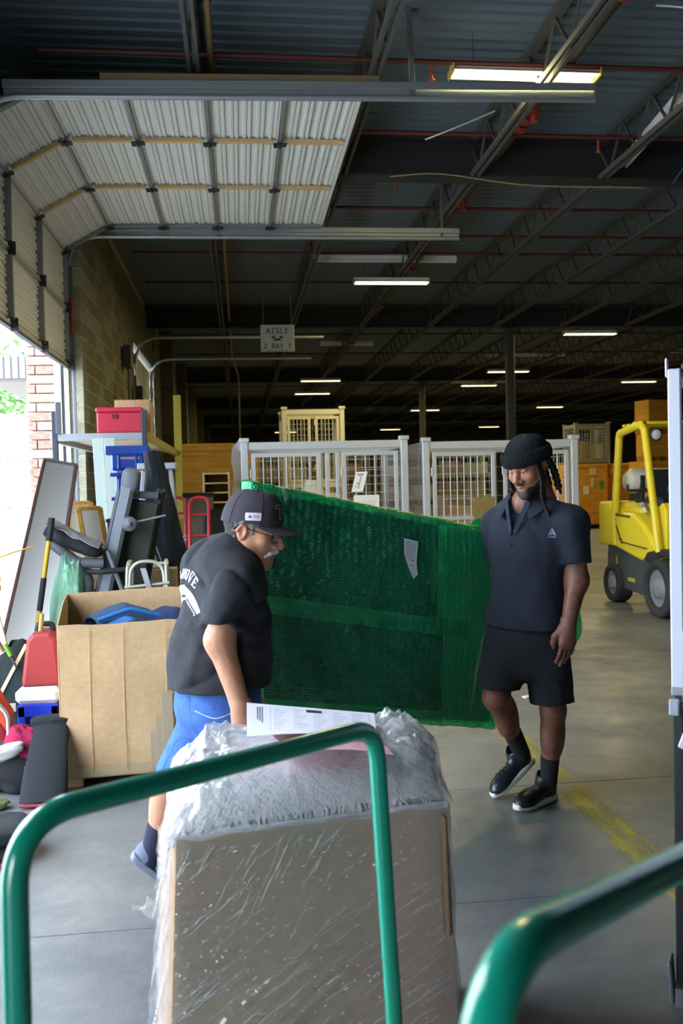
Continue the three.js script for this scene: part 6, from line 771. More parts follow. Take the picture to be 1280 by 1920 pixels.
function decal(g, mesh, pos, dirV, size, tex, name, up = 0, rough = 0.8) {
  const m = new THREE.Mesh(mesh.geometry); const p = Va(pos), look = new THREE.Matrix4().lookAt(Va(dirV), V(0, 0, 0), V(0, 1, 0)), e = new THREE.Euler().setFromRotationMatrix(look.multiply(new THREE.Matrix4().makeRotationZ(up)));
  const dg = new DecalGeometry(m, p, e, V(...size)); if (!dg.attributes.position.count) { console.log('empty decal ' + name); return; } part(g, name, dg, new THREE.MeshStandardMaterial({ map: tex, roughness: rough, transparent: true, polygonOffset: true, polygonOffsetFactor: -1 }));
}
// ---------- the man in the beanie ----------
{
  const B = [1.39, 0, -4.15], L = (p) => sub3(p, B), t = thing('person', 'man in black beanie, navy polo and black shorts, holding the right end of the board', 'person', B);
  const fwd = norm([-0.71, 0, 0.71]), left = norm([0.71, 0, 0.71]);
  const J = { neck: L([1.368, 1.475, -4.13]), chest: L([1.395, 1.265, -4.15]), belly: L([1.375, 1.06, -4.14]), hips: L([1.362, 0.9, -4.14]), shL: L([1.545, 1.385, -4.0]), elL: L([1.565, 1.115, -3.985]), wrL: L([1.486, 0.925, -3.9]), shR: L([1.272, 1.375, -4.285]), elR: L([1.335, 1.12, -4.43]), wrR: L([1.41, 0.93, -4.6]), hipL: L([1.435, 0.86, -4.08]), knL: L([1.483, 0.475, -4.11]), anL: L([1.483, 0.1, -4.19]), hipR: L([1.3, 0.86, -4.2]), knR: L([1.197, 0.552, -4.1]), anR: L([1.388, 0.205, -4.31]) };
  const hf = headFrame(L([1.362, 1.652, -4.06]), [-0.8, -0.36, 0.6], 0.04, 1.02);
  const torso = [ell(J.chest, [0.185, 0.2, 0.125], left, [0, 1, 0], fwd), ell(J.belly, [0.165, 0.2, 0.13], left, [0, 1, 0], fwd), ell(J.hips, [0.172, 0.14, 0.128], left, [0, 1, 0], fwd), bone(J.neck, J.shL, 0.055, 0.06), bone(J.neck, J.shR, 0.055, 0.06)];
  const armL = [bone(J.shL, J.elL, 0.062, 0.05), bone(J.elL, J.wrL, 0.05, 0.033)], armR = [bone(J.shR, J.elR, 0.06, 0.048), bone(J.elR, J.wrR, 0.047, 0.032)];
  const mid = (a, b, k) => a.map((v, i) => v + (b[i] - v) * k), legL = [bone(J.hipL, J.knL, 0.085, 0.058), bone(J.knL, J.anL, 0.055, 0.036), ell(mid(J.knL, J.anL, 0.32).map((v, i) => v - fwd[i] * 0.018), [0.054, 0.12, 0.058], left, [0, 1, 0], fwd)], legR = [bone(J.hipR, J.knR, 0.085, 0.06), bone(J.knR, J.anR, 0.056, 0.036), ell(mid(J.knR, J.anR, 0.32).map((v, i) => v - fwd[i] * 0.02), [0.052, 0.11, 0.056], left, [0, 1, 0], fwd)];
  const neckB = bone(hf.w([0, -0.08, -0.03]), J.neck, 0.058, 0.064);
  const skin = join([...torso, ...armL, ...armR, ...legL, ...legR, neckB], 0.04), pts = Object.values(J);
  const inset = skin;
  const base = 0x6a4332, warm = 0x8a5642, bc0 = bodyColor(base, warm), ink = lin(0x39302f), bc = (x, y, z) => { const c = bc0(x, y, z), leg = y < 0.46 && x > 0, arm = y > 0.95 && y < 1.22 && x > 0.1; if ((leg || arm) && fbm(x * 30, y * 22, z * 30 + 4, 3) > 0.1) c.lerp(ink, 0.5); return c; }; const b0 = bounds(pts, 0.17); b0[0][1] = 0.08; b0[1][1] = 1.62;
  const body = colored(nets(inset, b0[0], b0[1], 0.0105), bc);
  const H = headField({ nose: 0.0165, neck: 0.058 }), lip = lin(0x8f5c50), hg = colored(nets(H, [-0.11, -0.19, -0.13], [0.11, 0.16, 0.145], 0.0031), (x, y, z) => { const c = bodyColor(0x8a5a42, 0xa87056)(x + 5, y, z); if (z > 0.075 && Math.abs(x) < 0.026 && y < -0.055 && y > -0.083) c.lerp(lip, 0.8); if (z > 0.06 && Math.abs(Math.abs(x) - 0.033) < 0.02 && Math.abs(y - 0.033 + Math.abs(Math.abs(x) - 0.026) * 0.15) < 0.0055) c.lerp(lin(0x1a1210), 0.85); return c; }).applyMatrix4(hf.m);
  const hd = norm([-0.08, -0.99, 0.02]), hn = norm([0.25, 0.02, 0.97]), hs = norm(cross3(hn, hd).map((v) => -v)); const hsL = hs[0] < 0 ? hs : hs.map((v) => -v);
  const hand = handBones(J.wrL, hd, hsL, hn, 1.08, 0.42), hb = bounds([J.wrL, ...hand.tips.map((q) => q.p)], 0.06), hg2 = colored(nets((x, y, z) => smin(hand.field(x, y, z), armL[1](x, y, z), 0.02), [hb[0][0], hb[0][1], hb[0][2]], [hb[1][0], J.wrL[1] + 0.03, hb[1][2]], 0.0034), bodyColor(0x6b4232, 0x8d5a47));
  const hdR = norm([-0.85, -0.5, 0.06]), hnR = norm([0.05, 0.03, -1]), hsR = norm(cross3(hnR, hdR)), handR = handBones(J.wrR, hdR, hsR[1] > 0 ? hsR : hsR.map((v) => -v), hnR, 1.05, 0.5), hbR = bounds([J.wrR, ...handR.tips.map((q) => q.p)], 0.06), hgR = colored(nets(handR.field, hbR[0], hbR[1], 0.0042), bodyColor(0x6b4232, 0x8d5a47));
  part(t, 'body', joinIndexed([body, hg, hg2, hgR]), skinMat(0.5)); eyes(t, hf, 0x24150e);
  each(t, 'fingernail', hand.tips.map((q) => place(lump([0.006, 0.007, 0.003], 1, 0, 1, 10), q.p.map((v, i) => v + hn[i] * q.r * 0.62))), M(0xb98d80, 0.3));
  // beard: dark along the jaw, grey at the chin
  const beardF = (x, y, z) => smax(smax(H(x, y, z) - 0.0032 - 0.0015 * vnoise(x * 300, y * 300, z * 300), y + 0.066 - Math.max(0, 0.06 - z) * 0.95, 0.01), smax(-z - 0.004, -(y + 0.135), 0.01), 0.008), mouthCut = ell([0, -0.066, 0.1], [0.03, 0.019, 0.05]);
  part(t, 'beard', colored(nets((x, y, z) => smax(beardF(x, y, z), -mouthCut(x, y, z), 0.006), [-0.1, -0.15, -0.02], [0.1, 0.02, 0.12], 0.0034), (x, y, z) => lin(0x17110f).lerp(lin(0x6f6a66), Math.max(0, Math.min(1, (z - 0.084) * 60)) * 0.35)).applyMatrix4(hf.m), new THREE.MeshPhysicalMaterial({ vertexColors: true, roughness: 0.95, color: 0xffffff }));
  part(t, 'moustache', sweep([V(-0.03, -0.064, 0.078), V(-0.016, -0.051, 0.0955), V(0, -0.0475, 0.1), V(0.016, -0.051, 0.0955), V(0.03, -0.064, 0.078)].map((p) => Va(hf.w(p.toArray()))), 0.003, 6), M(0x3a2a22, 0.95));
  // beanie: ribbed dome and folded cuff
  const bm = clothM(0x10181f, { roughness: 0.95, bumpScale: 0.003 }), rib = (a) => 0.0026 * Math.cos(a * 64);
  const dome = sheet((u, v) => { const a = u * Math.PI * 2, e = v * Math.PI / 2, r = Math.cos(e) ** 0.7; return hf.w([(0.097 + rib(a)) * r * Math.cos(a), 0.046 + 0.106 * Math.sin(e) ** 0.85 + 0.006 * Math.sin(a * 2 + 1) * v, -0.012 + (0.12 + rib(a)) * r * Math.sin(a) - 0.018 * v]); }, 192, 20); dome.computeVertexNormals();
  const cap = part(t, 'beanie', dome, Object.assign(bm.clone(), { side: THREE.DoubleSide }));
  part(cap, 'cuff', sheet((u, v) => { const a = u * Math.PI * 2, e = v * Math.PI * 2, o = 0.011 * Math.cos(e), y = 0.032 * Math.sin(e); return hf.w([(0.1 + o + rib(a)) * Math.cos(a), 0.06 + y + 0.006 * Math.sin(a), -0.012 + (0.121 + o + rib(a)) * Math.sin(a)]); }, 192, 16), Object.assign(bm.clone(), { side: THREE.DoubleSide }));
  // locs
  const locM = M(0x1f1613, 0.9), loc = (pts2, r) => part(t, 'loc', sweep(new THREE.CatmullRomCurve3(pts2.map((p) => Va(hf.w(p)))).getPoints(46), (u) => r * (1 - 0.35 * u) * (1 + 0.3 * Math.sin(u * 48 + pts2[0][0] * 90)), 8), locM);
  for (let k = 0; k < 3; k++) loc([[0.082, 0.03, 0.02 + k * 0.012], [0.094, -0.05, 0.035 + k * 0.012], [0.088, -0.12, 0.05 + k * 0.012], [0.084 + k * 0.006, -0.2 - 0.012 * k, 0.065]], 0.0085);
  for (let k = 0; k < 4; k++) loc([[-0.082, 0.03, 0.03 - k * 0.016], [-0.102, -0.05, 0.03 - k * 0.012], [-0.1, -0.12, 0.02 - k * 0.01], [-0.108, -0.17 + 0.015 * k, 0.02]], 0.009);
  for (let k = 0; k < 9; k++) { const a = -1.35 + k * 0.34; loc([[0.086 * Math.sin(a), 0.03, -0.03 - 0.075 * Math.cos(a)], [0.1 * Math.sin(a), -0.04, -0.035 - 0.095 * Math.cos(a)], [0.095 * Math.sin(a), -0.12 - 0.02 * (k % 3), -0.05 - 0.09 * Math.cos(a)]], 0.0105); }
  // polo shirt
  const wr = (x, y, z, s) => -0.010 + 0.009 * fbm(x * 9 + s, y * 4, z * 9, 3) + 0.010 * (1 - Math.abs(vnoise(x * 9 - z * 9 + y * 3, y * 3, z * 4 + s))) ** 4 + 0.006 * Math.sin((x * 0.8 + y * 1.2) * 46 + 5 * vnoise(x * 6, y * 6, z * 6)) * Math.max(0, vnoise(x * 5, y * 4, z * 5 + s));
  const slvL = bone(J.shL, mid(J.shL, J.elL, 0.74), 0.077, 0.074), slvR = bone(J.shR, mid(J.shR, J.elR, 0.74), 0.073, 0.07), torsoS = join([...torso.map((f) => f), ell(J.chest.map((v, i) => v + fwd[i] * 0.02), [0.165, 0.16, 0.13], left, [0, 1, 0], fwd), ell([J.hips[0], 0.86, J.hips[2]], [0.188, 0.2, 0.15], left, [0, 1, 0], fwd)], 0.06);
  const cutL = half(mid(J.shL, J.elL, 0.7), norm([0.05, -1, 0.1])), cutR = half(mid(J.shR, J.elR, 0.7), sub3(J.elR, J.shR)), vneck = bone(J.neck.map((v, i) => v + fwd[i] * 0.07 + (i === 1 ? 0.05 : 0)), J.neck.map((v, i) => v + fwd[i] * 0.11 - (i === 1 ? 0.09 : 0)), 0.055, 0.008), neckHole = bone(J.neck.map((v, i) => v + (i === 1 ? 0.12 : 0)), J.neck, 0.064, 0.064);
  const hem = half([0, 0.895, 0], [-0.02, -1, -0.05]);
  const shirtF = (x, y, z) => { let d = torsoS(x, y, z) - 0.013; d = smin(d, smax(slvL(x, y, z), cutL(x, y, z), 0.004), 0.035); d = smin(d, smax(slvR(x, y, z), cutR(x, y, z), 0.004), 0.035); d += wr(x, y, z, 1); d = smax(d, hem(x, y, z), 0.004); d = smax(d, -vneck(x, y, z), 0.01); return smax(d, -neckHole(x, y, z), 0.01); };
  const sb = bounds([J.neck, J.shL, J.elL, J.shR, J.elR, J.hips], 0.2); const navyM = clothM(0x151d2b, { sheen: 0.2, sheenColor: new THREE.Color(0.3, 0.35, 0.5), sheenRoughness: 0.6 }), shirt = part(t, 'polo_shirt', nets(shirtF, [sb[0][0], 0.76, sb[0][2]], [sb[1][0], 1.58, sb[1][2]], 0.0072), navyM);
  // collar and placket
  const colM = clothM(0x232d3d, { side: THREE.DoubleSide }), colIn = clothM(0x2b374c, { side: THREE.DoubleSide });
  part(shirt, 'collar', sheet((u, v) => { const a = 0.62 + u * (Math.PI * 2 - 1.24), r = 0.074 + 0.052 * v, nk = J.neck, front = Math.cos(a); const p = [0, 1, 2].map((i) => nk[i] + fwd[i] * (r * front * 1.05 + 0.012) + left[i] * r * Math.sin(a)); p[1] = nk[1] + 0.062 - 0.05 * v - 0.05 * Math.max(0, front) * (1 + 0.9 * v); return p; }, 44, 6, 0.003), colM);
  for (const s of [-1, 1]) part(shirt, 'placket', sheet((u, v) => { const a = J.neck.map((q, i) => q + fwd[i] * (0.085 + 0.055 * v) + left[i] * s * (0.05 - 0.046 * v) + left[i] * s * 0.018 * (u) * (1 - v * 0.4)); a[1] = J.neck[1] + 0.03 - 0.15 * v - 0.02 * u; return a; }, 3, 8, 0.003), colIn, 'blue grey inner placket');
  for (let k = 0; k < 2; k++) part(shirt, 'button', place(lump([0.006, 0.006, 0.004], 1, 0, 1, 10), J.neck.map((v, i) => v + fwd[i] * (0.15 + 0.004 * k) - (i === 1 ? 0.135 + 0.05 * k : 0))), M(0x0f141c, 0.4));
  const logo = canvasTex(128, 128, (g) => { g.clearRect(0, 0, 128, 128); g.strokeStyle = '#7f93a6'; g.lineWidth = 12; g.lineJoin = 'miter'; g.beginPath(); g.moveTo(20, 92); g.lineTo(70, 14); g.lineTo(112, 92); g.stroke(); g.beginPath(); g.moveTo(46, 92); g.lineTo(74, 50); g.lineTo(92, 92); g.stroke(); g.fillStyle = '#7f93a6'; g.fillRect(14, 106, 100, 12); });
  const lp = L([1.45, 1.345, -4.0]); decal(t, shirt, lp, fwd.map((v, i) => v * 0.9 + left[i] * 0.45), [0.048, 0.05, 0.12], logo, 'shirt_logo');
  // shorts
  const thL = bone(J.hipL, mid(J.hipL, J.knL, 1.05), 0.108, 0.096), thR = bone(J.hipR, mid(J.hipR, J.knR, 1.05), 0.106, 0.094), hemL = half(mid(J.hipL, J.knL, 0.89), norm([0.02, -1, 0.06])), hemR = half(mid(J.hipR, J.knR, 0.86), norm([-0.1, -1, 0.12]));
  const hollow = join([bone(mid(J.hipL, J.knL, 0.75), mid(J.hipL, J.knL, 1.2), 0.062, 0.085), bone(mid(J.hipR, J.knR, 0.7), mid(J.hipR, J.knR, 1.2), 0.062, 0.085)], 0.001);
  const mk = mid(J.knL, J.knR, 0.5), crotch = bone(J.hips, [mk[0], 0.68, mk[2]], 0.12, 0.08), crotchCut = half([0, 0.645, 0], [0, -1, 0]);
  const shortsF = (x, y, z) => { let d = ell([J.hips[0], 0.86, J.hips[2]], [0.172, 0.15, 0.132], left, [0, 1, 0], fwd)(x, y, z); d = smin(d, smax(thL(x, y, z), hemL(x, y, z), 0.004), 0.04); d = smin(d, smax(thR(x, y, z), hemR(x, y, z), 0.004), 0.04); d += 0.8 * wr(x, y, z, 6); d = smin(d, smax(crotch(x, y, z), crotchCut(x, y, z), 0.01), 0.05); return smax(d, -hollow(x, y, z), 0.006); };
  const pb = bounds([J.hips, J.hipL, J.hipR, J.knL, J.knR], 0.2); part(t, 'shorts', nets(shortsF, [pb[0][0], 0.42, pb[0][2]], [pb[1][0], 1.02, pb[1][2]], 0.0085), clothM(0x14181f));
  // socks and shoes
  const sock = (kn, an, k) => part(t, 'sock', nets(((f, c) => (x, y, z) => smax(f(x, y, z), c(x, y, z), 0.004))(bone(mid(kn, an, k), an, 0.047, 0.042), half(mid(kn, an, k + 0.02), sub3(kn, an))), ...bounds([mid(kn, an, k), an, an.map((v, i) => v + fwd[i] * 0.05)], 0.07), 0.006), clothM(0x12151d));
  sock(J.knL, J.anL, 0.62); sock(J.knR, J.anR, 0.55);
  const bs = M(0x16191c, 0.4), white = M(0xd8d8d2, 0.6), lace = M(0x22262a, 0.8), shiny = M(0x1b1f29, 0.28);
  const heelL = [1.515 - B[0], 0.001, -4.235 - B[2]], toeL = [1.27 - B[0], 0.001, -4.06 - B[2]], s1 = shoe(t, 'shoe', shoeMatrix(heelL, toeL, 0, 1.04), bs, white, lace); each(s1, 'trim', [bx(0.02, 0.006, 0.01, [-0.02, 0.062, 0.245]), bx(0.02, 0.006, 0.01, [0.02, 0.062, 0.245])], M(0xb9a31e, 0.6), 'yellow trim');
  const heelR = [1.455 - B[0], 0.145, -4.36 - B[2]], toeR = [1.245 - B[0], 0.012, -4.265 - B[2]], s2 = shoe(t, 'shoe', shoeMatrix(heelR, toeR, 0.15, 1.02), shiny, white, lace); each(s2, 'stripe', [0, 1, 2].map((k) => bx(0.005, 0.004, 0.045, [-0.018 + k * 0.018, 0.064 - Math.abs(k - 1) * 0.006, 0.245], [0.45, 0, 0])), M(0xc8ccd8, 0.4));
}
// ---------- the man in the cap ----------
{
  const B = [-0.1, 0, -3.36], L = (p) => sub3(p, B), t = thing('person', 'man in dark cap, black t-shirt and denim shorts, holding the left end of the board', 'person', B);
  const fwd = norm([0.9, 0, -0.42]), right = norm([0.42, 0, 0.9]), left = right.map((v) => -v);
  const J = { neck: L([-0.022, 1.335, -3.355]), chest: L([-0.072, 1.19, -3.37]), belly: L([-0.1, 0.99, -3.365]), hips: L([-0.1, 0.8, -3.36]), shR: L([-0.03, 1.24, -3.19]), elR: L([-0.088, 1.05, -3.15]), wrR: L([-0.018, 0.82, -3.1]), shL: L([-0.13, 1.235, -3.55]), elL: L([-0.11, 0.96, -3.6]), wrL: L([-0.05, 0.8, -3.68]), hipB: L([-0.12, 0.74, -3.44]), knB: L([-0.285, 0.448, -3.45]), anB: L([-0.385, 0.185, -3.45]), hipF: L([-0.07, 0.74, -3.28]), knF: L([0.05, 0.47, -3.22]), anF: L([0.06, 0.09, -3.28]) };
  const hf = headFrame(L([0.04, 1.425, -3.32]), [0.93, -0.24, 0.32], 0.02, 1.04);
  const mid = (a, b, k) => a.map((v, i) => v + (b[i] - v) * k), lean = norm([0.22, 1, -0.02]);
  const torso = [ell(J.chest, [0.2, 0.2, 0.138], right, lean, fwd), ell(J.belly.map((v, i) => v + fwd[i] * 0.012), [0.178, 0.19, 0.165], right, [0, 1, 0], fwd), ell(J.hips, [0.175, 0.15, 0.152], right, [0, 1, 0], fwd), bone(J.neck, J.shL, 0.06, 0.065), bone(J.neck, J.shR, 0.06, 0.065)];
  const armR = [bone(J.shR, J.elR, 0.06, 0.049), bone(J.elR, J.wrR, 0.049, 0.034)], armL = [bone(J.shL, J.elL, 0.058, 0.047), bone(J.elL, J.wrL, 0.046, 0.032)];
  const legB = [bone(J.hipB, J.knB, 0.085, 0.058), bone(J.knB, J.anB, 0.052, 0.036), ell(mid(J.knB, J.anB, 0.3).map((v, i) => v - fwd[i] * 0.015), [0.05, 0.11, 0.054], right, [0, 1, 0], fwd)], legF = [bone(J.hipF, J.knF, 0.088, 0.06), bone(J.knF, J.anF, 0.054, 0.037)];
  const skin = join([...torso, ...armR, ...armL, ...legB, ...legF, bone(hf.w([0, -0.08, -0.03]), J.neck, 0.066, 0.072)], 0.04), b0 = bounds(Object.values(J), 0.18); b0[1][1] = 1.42; b0[0][1] = 0.05;
  const body = colored(nets(skin, b0[0], b0[1], 0.0105), bodyColor(0xa9785a, 0xc08a6a));
  const H = headField({ nose: 0.018, neck: 0.062 }), lip = lin(0x9a5f50), hg = colored(nets(H, [-0.11, -0.19, -0.13], [0.11, 0.16, 0.145], 0.0031), (x, y, z) => { const c = bodyColor(0xb07e5e, 0xcb9674)(x + 9, y, z); if (z > 0.075 && Math.abs(x) < 0.026 && y < -0.055 && y > -0.083) c.lerp(lip, 0.7); if (z > 0.06 && Math.abs(Math.abs(x) - 0.033) < 0.02 && Math.abs(y - 0.033) < 0.006) c.lerp(lin(0x3a302c), 0.7); if (Math.abs(x) > 0.076) c.lerp(lin(0xc47a5c), 0.5); return c; }).applyMatrix4(hf.m);
  const hd = norm([0.12, -0.99, 0.04]), hn = norm([-0.3, 0.0, 0.95]), hs0 = norm(cross3(hn, hd)), hs = hs0[0] > 0 ? hs0 : hs0.map((v) => -v), hand = handBones(J.wrR, hd, hs, hn, 1.06, 0.5), hb = bounds([J.wrR, ...hand.tips.map((q) => q.p)], 0.06);
  const hg2 = colored(nets((x, y, z) => smin(hand.field(x, y, z), armR[1](x, y, z), 0.02), hb[0], [hb[1][0], J.wrR[1] + 0.03, hb[1][2]], 0.0036), bodyColor(0xa9745a, 0xc08a70));
  const hdL = norm([0.5, -0.75, -0.3]), hnL = norm([-0.4, 0.1, 0.9]), hsL0 = norm(cross3(hnL, hdL)), handL = handBones(J.wrL, hdL, hsL0, hnL, 1.05, 0.4), hbL = bounds([J.wrL, ...handL.tips.map((q) => q.p)], 0.06), hgL = colored(nets(handL.field, hbL[0], hbL[1], 0.0042), bodyColor(0xa9745a, 0xc08a70));
  part(t, 'body', joinIndexed([body, hg, hg2, hgL]), skinMat(0.48)); eyes(t, hf, 0x2a1a12);
  const hairF = (x, y, z) => smax(smax(H(x, y, z) - 0.006 - 0.002 * vnoise(x * 250, y * 120, z * 250), y - 0.075, 0.01), smax(z - 0.03 + (y < 0 ? -y * 1.5 : 0), smax(-0.075 - y, -ell([Math.sign(x) * 0.084, -0.006, -0.008], [0.03, 0.036, 0.03])(x, y, z), 0.006), 0.01), 0.01);
  part(t, 'hair', colored(nets(hairF, [-0.1, -0.09, -0.13], [0.1, 0.1, 0.08], 0.0034), (x, y, z) => lin(0x2f2a29).lerp(lin(0x8d8a88), Math.max(0, Math.min(1, 0.5 + z * 14 + 0.6 * vnoise(x * 90, y * 90, z * 90))))).applyMatrix4(hf.m), new THREE.MeshPhysicalMaterial({ vertexColors: true, color: 0xffffff, roughness: 0.9 }));
  const mo = join([bone([0.004, -0.05, 0.103], [0.026, -0.058, 0.09], 0.0085, 0.0075), bone([0.026, -0.058, 0.09], [0.038, -0.074, 0.076], 0.0075, 0.0045), bone([-0.004, -0.05, 0.103], [-0.026, -0.058, 0.09], 0.0085, 0.0075), bone([-0.026, -0.058, 0.09], [-0.038, -0.074, 0.076], 0.0075, 0.0045)], 0.006);
  part(t, 'moustache', nets((x, y, z) => mo(x, y, z) + 0.0015 * vnoise(x * 400, y * 90, z * 400), [-0.06, -0.1, 0.05], [0.06, -0.03, 0.125], 0.003).applyMatrix4(hf.m), M(0xd9d6d2, 0.95));
  // glasses
  const gl = new THREE.Group(); gl.name = 'glasses'; gl.applyMatrix4(hf.m); t.add(gl); const fm = M(0x2a2422, 0.35);
  for (const s of [-1, 1]) { const rim2 = Array.from({ length: 25 }, (_, i) => { const a = (i / 24) * Math.PI * 2; return V(s * 0.034 + 0.024 * Math.cos(a), 0.0 + 0.017 * Math.sin(a), 0.108 - 0.02 * Math.abs((0.034 + s * 0.024 * Math.cos(a)) / 0.06) ** 2); }); part(gl, 'rim', sweep(rim2, 0.0018, 6), fm); part(gl, 'lens', sheet((u, v) => { const a = u * Math.PI * 2; return [s * 0.034 + 0.023 * v * Math.cos(a), 0.016 * v * Math.sin(a), 0.107 - 0.02 * Math.abs((0.034 + s * 0.023 * v * Math.cos(a)) / 0.06) ** 2]; }, 24, 3), new THREE.MeshPhysicalMaterial({ color: 0xdfe4e4, roughness: 0.03, transmission: 0.95, thickness: 0 })); part(gl, 'temple', sweep([V(s * 0.058, 0.008, 0.09), V(s * 0.074, 0.014, 0.04), V(s * 0.083, 0.022, -0.015), V(s * 0.083, 0.008, -0.035)], 0.0017, 6), fm); }
  part(gl, 'bridge', sweep([V(-0.011, 0.006, 0.106), V(0, 0.009, 0.112), V(0.011, 0.006, 0.106)], 0.0016, 6), fm);
  // baseball cap
  const cm = clothM(0x3f3843, { side: THREE.DoubleSide, bumpScale: 0.002 }); const capG = sheet((u, v) => { const a = -u * Math.PI * 2, e = v * Math.PI / 2, r = Math.cos(e) ** 0.62, z = Math.sin(a); return hf.w([0.0855 * r * Math.cos(a), 0.036 - 0.018 * (z < 0 ? -z : 0) * (1 - v) + (0.113 + 0.012 * Math.max(0, z) * r) * Math.sin(e) ** 0.85 + 0.0025 * vnoise(u * 14, v * 6, 3), -0.01 + (z > 0 ? 0.112 : 0.112) * r * z]); }, 96, 24); capG.computeVertexNormals();
  const cap = part(t, 'cap', capG, cm); const brimTop = (u, v) => { const a = (u - 0.5) * 2.3, x = 0.083 * Math.sin(a) * (1 + 0.03 * v), zz = 0.098 * Math.cos(a) * 1.02 + v * 0.078 * (1 - Math.abs(2 * u - 1) ** 2.4); return hf.w([x, 0.044 - 0.016 * Math.sin(a) ** 2 - v * (1 - Math.abs(2 * u - 1) ** 3) * (0.016 + 0.022 * Math.sin(a) ** 2), zz - 0.008]); };
  part(cap, 'brim', sheet(brimTop, 32, 12, 0.004), cm); for (let k = 0; k < 6; k++) { const a = (k / 6) * Math.PI * 2 + 0.52; part(cap, 'seam', sweep(Array.from({ length: 12 }, (_, i) => { const e = (i / 11) * Math.PI / 2 * 0.98, r = Math.cos(e) ** 0.62, z = Math.sin(a); return Va(hf.w([0.0862 * r * Math.cos(a), 0.036 - 0.018 * (z < 0 ? -z : 0) * (1 - i / 11) + (0.1135 + 0.012 * Math.max(0, z) * r) * Math.sin(e) ** 0.85, -0.01 + 0.1127 * r * z])); }), 0.0011, 5), M(0x322c36, 0.9)); }
  part(cap, 'button', place(lump([0.009, 0.005, 0.009], 1, 0, 1, 12), hf.w([0, 0.151, -0.01])), cm);
  const patch = canvasTex(256, 96, (g, w, h) => { g.fillStyle = '#cfc4d2'; g.beginPath(); g.roundRect(2, 2, 252, 92, 20); g.fill(); g.fillStyle = '#5a5266'; g.beginPath(); g.arc(78, 56, 24, 2.6, 6.6); g.lineTo(64, 62); g.fill(); g.font = 'bold 44px sans-serif'; g.fillText('1910', 118, 64); }); decal(t, cap, hf.w([-0.085, 0.066, 0.02]), hf.d([-0.95, 0.25, 0.18]), [0.062, 0.03, 0.06], patch, 'cap_patch', -0.06);
  const emb = canvasTex(128, 128, (g) => { g.clearRect(0, 0, 128, 128); g.fillStyle = '#8b8378'; g.fillRect(10, 8, 108, 36); g.fillRect(44, 40, 40, 84); g.fillStyle = '#2a1f1e'; g.fillRect(24, 20, 80, 14); g.fillRect(56, 30, 16, 84); }); decal(t, cap, hf.w([-0.014, 0.095, 0.09]), hf.d([-0.25, 0.35, 1]), [0.06, 0.062, 0.08], emb, 'cap_emblem');
  // t-shirt
  const wr = (x, y, z, s) => { const low = Math.max(0, 1 - Math.abs(y - 1.02) / 0.16); return -0.012 + 0.016 * fbm(x * 8 + s, y * 6, z * 8, 3) + 0.016 * (1 - Math.abs(vnoise(x * 6 + y * 7, y * 6 - x * 5, z * 7 + s))) ** 4 + 0.009 * low * Math.sin(y * 90 + 6 * vnoise(x * 7, y * 3, z * 7)) * (0.4 + 0.6 * vnoise(x * 5, y * 5, z * 5)) + 0.005 * Math.sin((x - y * 0.6) * 60 + 4 * vnoise(x * 6, y * 6, z * 6)) * Math.max(0, vnoise(x * 4 + 2, y * 4, z * 4)); };
  const slv = (a, b, r0, r1, k) => { const f = bone(a, mid(a, b, k + 0.12), r0, r1), c = half(mid(a, b, k), sub3(b, a)); return (x, y, z) => smax(f(x, y, z), c(x, y, z), 0.004); }, sR = slv(J.shR, J.elR, 0.073, 0.074, 0.72), sL = slv(J.shL, J.elL, 0.075, 0.07, 0.6);
  const torsoS = join([...torso, ell(L([-0.1, 0.86, -3.36]), [0.185, 0.2, 0.168], right, [0, 1, 0], fwd)], 0.06), hem = half(L([0, 0.85, -3.36]), [0.02, -1, 0]), nh = bone(hf.w([0, -0.06, -0.03]), J.neck.map((v, i) => v - (i === 1 ? -0.02 : 0)), 0.075, 0.07);
  const shirtF = (x, y, z) => { let d = torsoS(x, y, z) - 0.011; d = smin(d, sR(x, y, z), 0.055); d = smin(d, sL(x, y, z), 0.03); d += wr(x, y, z, 3); d = smax(d, hem(x, y, z), 0.004); return smax(d, -nh(x, y, z), 0.008); };
  const sb = bounds([J.neck, J.shR, J.elR, J.shL, J.elL, J.hips], 0.22), shirt = part(t, 't_shirt', nets(shirtF, [sb[0][0], 0.78, sb[0][2]], [sb[1][0], 1.45, sb[1][2]], 0.0072), clothM(0x171a21, { sheen: 0.2, sheenColor: new THREE.Color(0.3, 0.33, 0.42), sheenRoughness: 0.6 }));
  part(shirt, 'neckband', sweep(Array.from({ length: 33 }, (_, i) => { const a = (i / 32) * Math.PI * 2; return V(...[0, 1, 2].map((q) => J.neck[q] + fwd[q] * 0.078 * Math.cos(a) + right[q] * 0.074 * Math.sin(a) + (q === 1 ? 0.022 - 0.025 * Math.cos(a) : 0))); }), 0.008, 8), clothM(0x1a1d24));
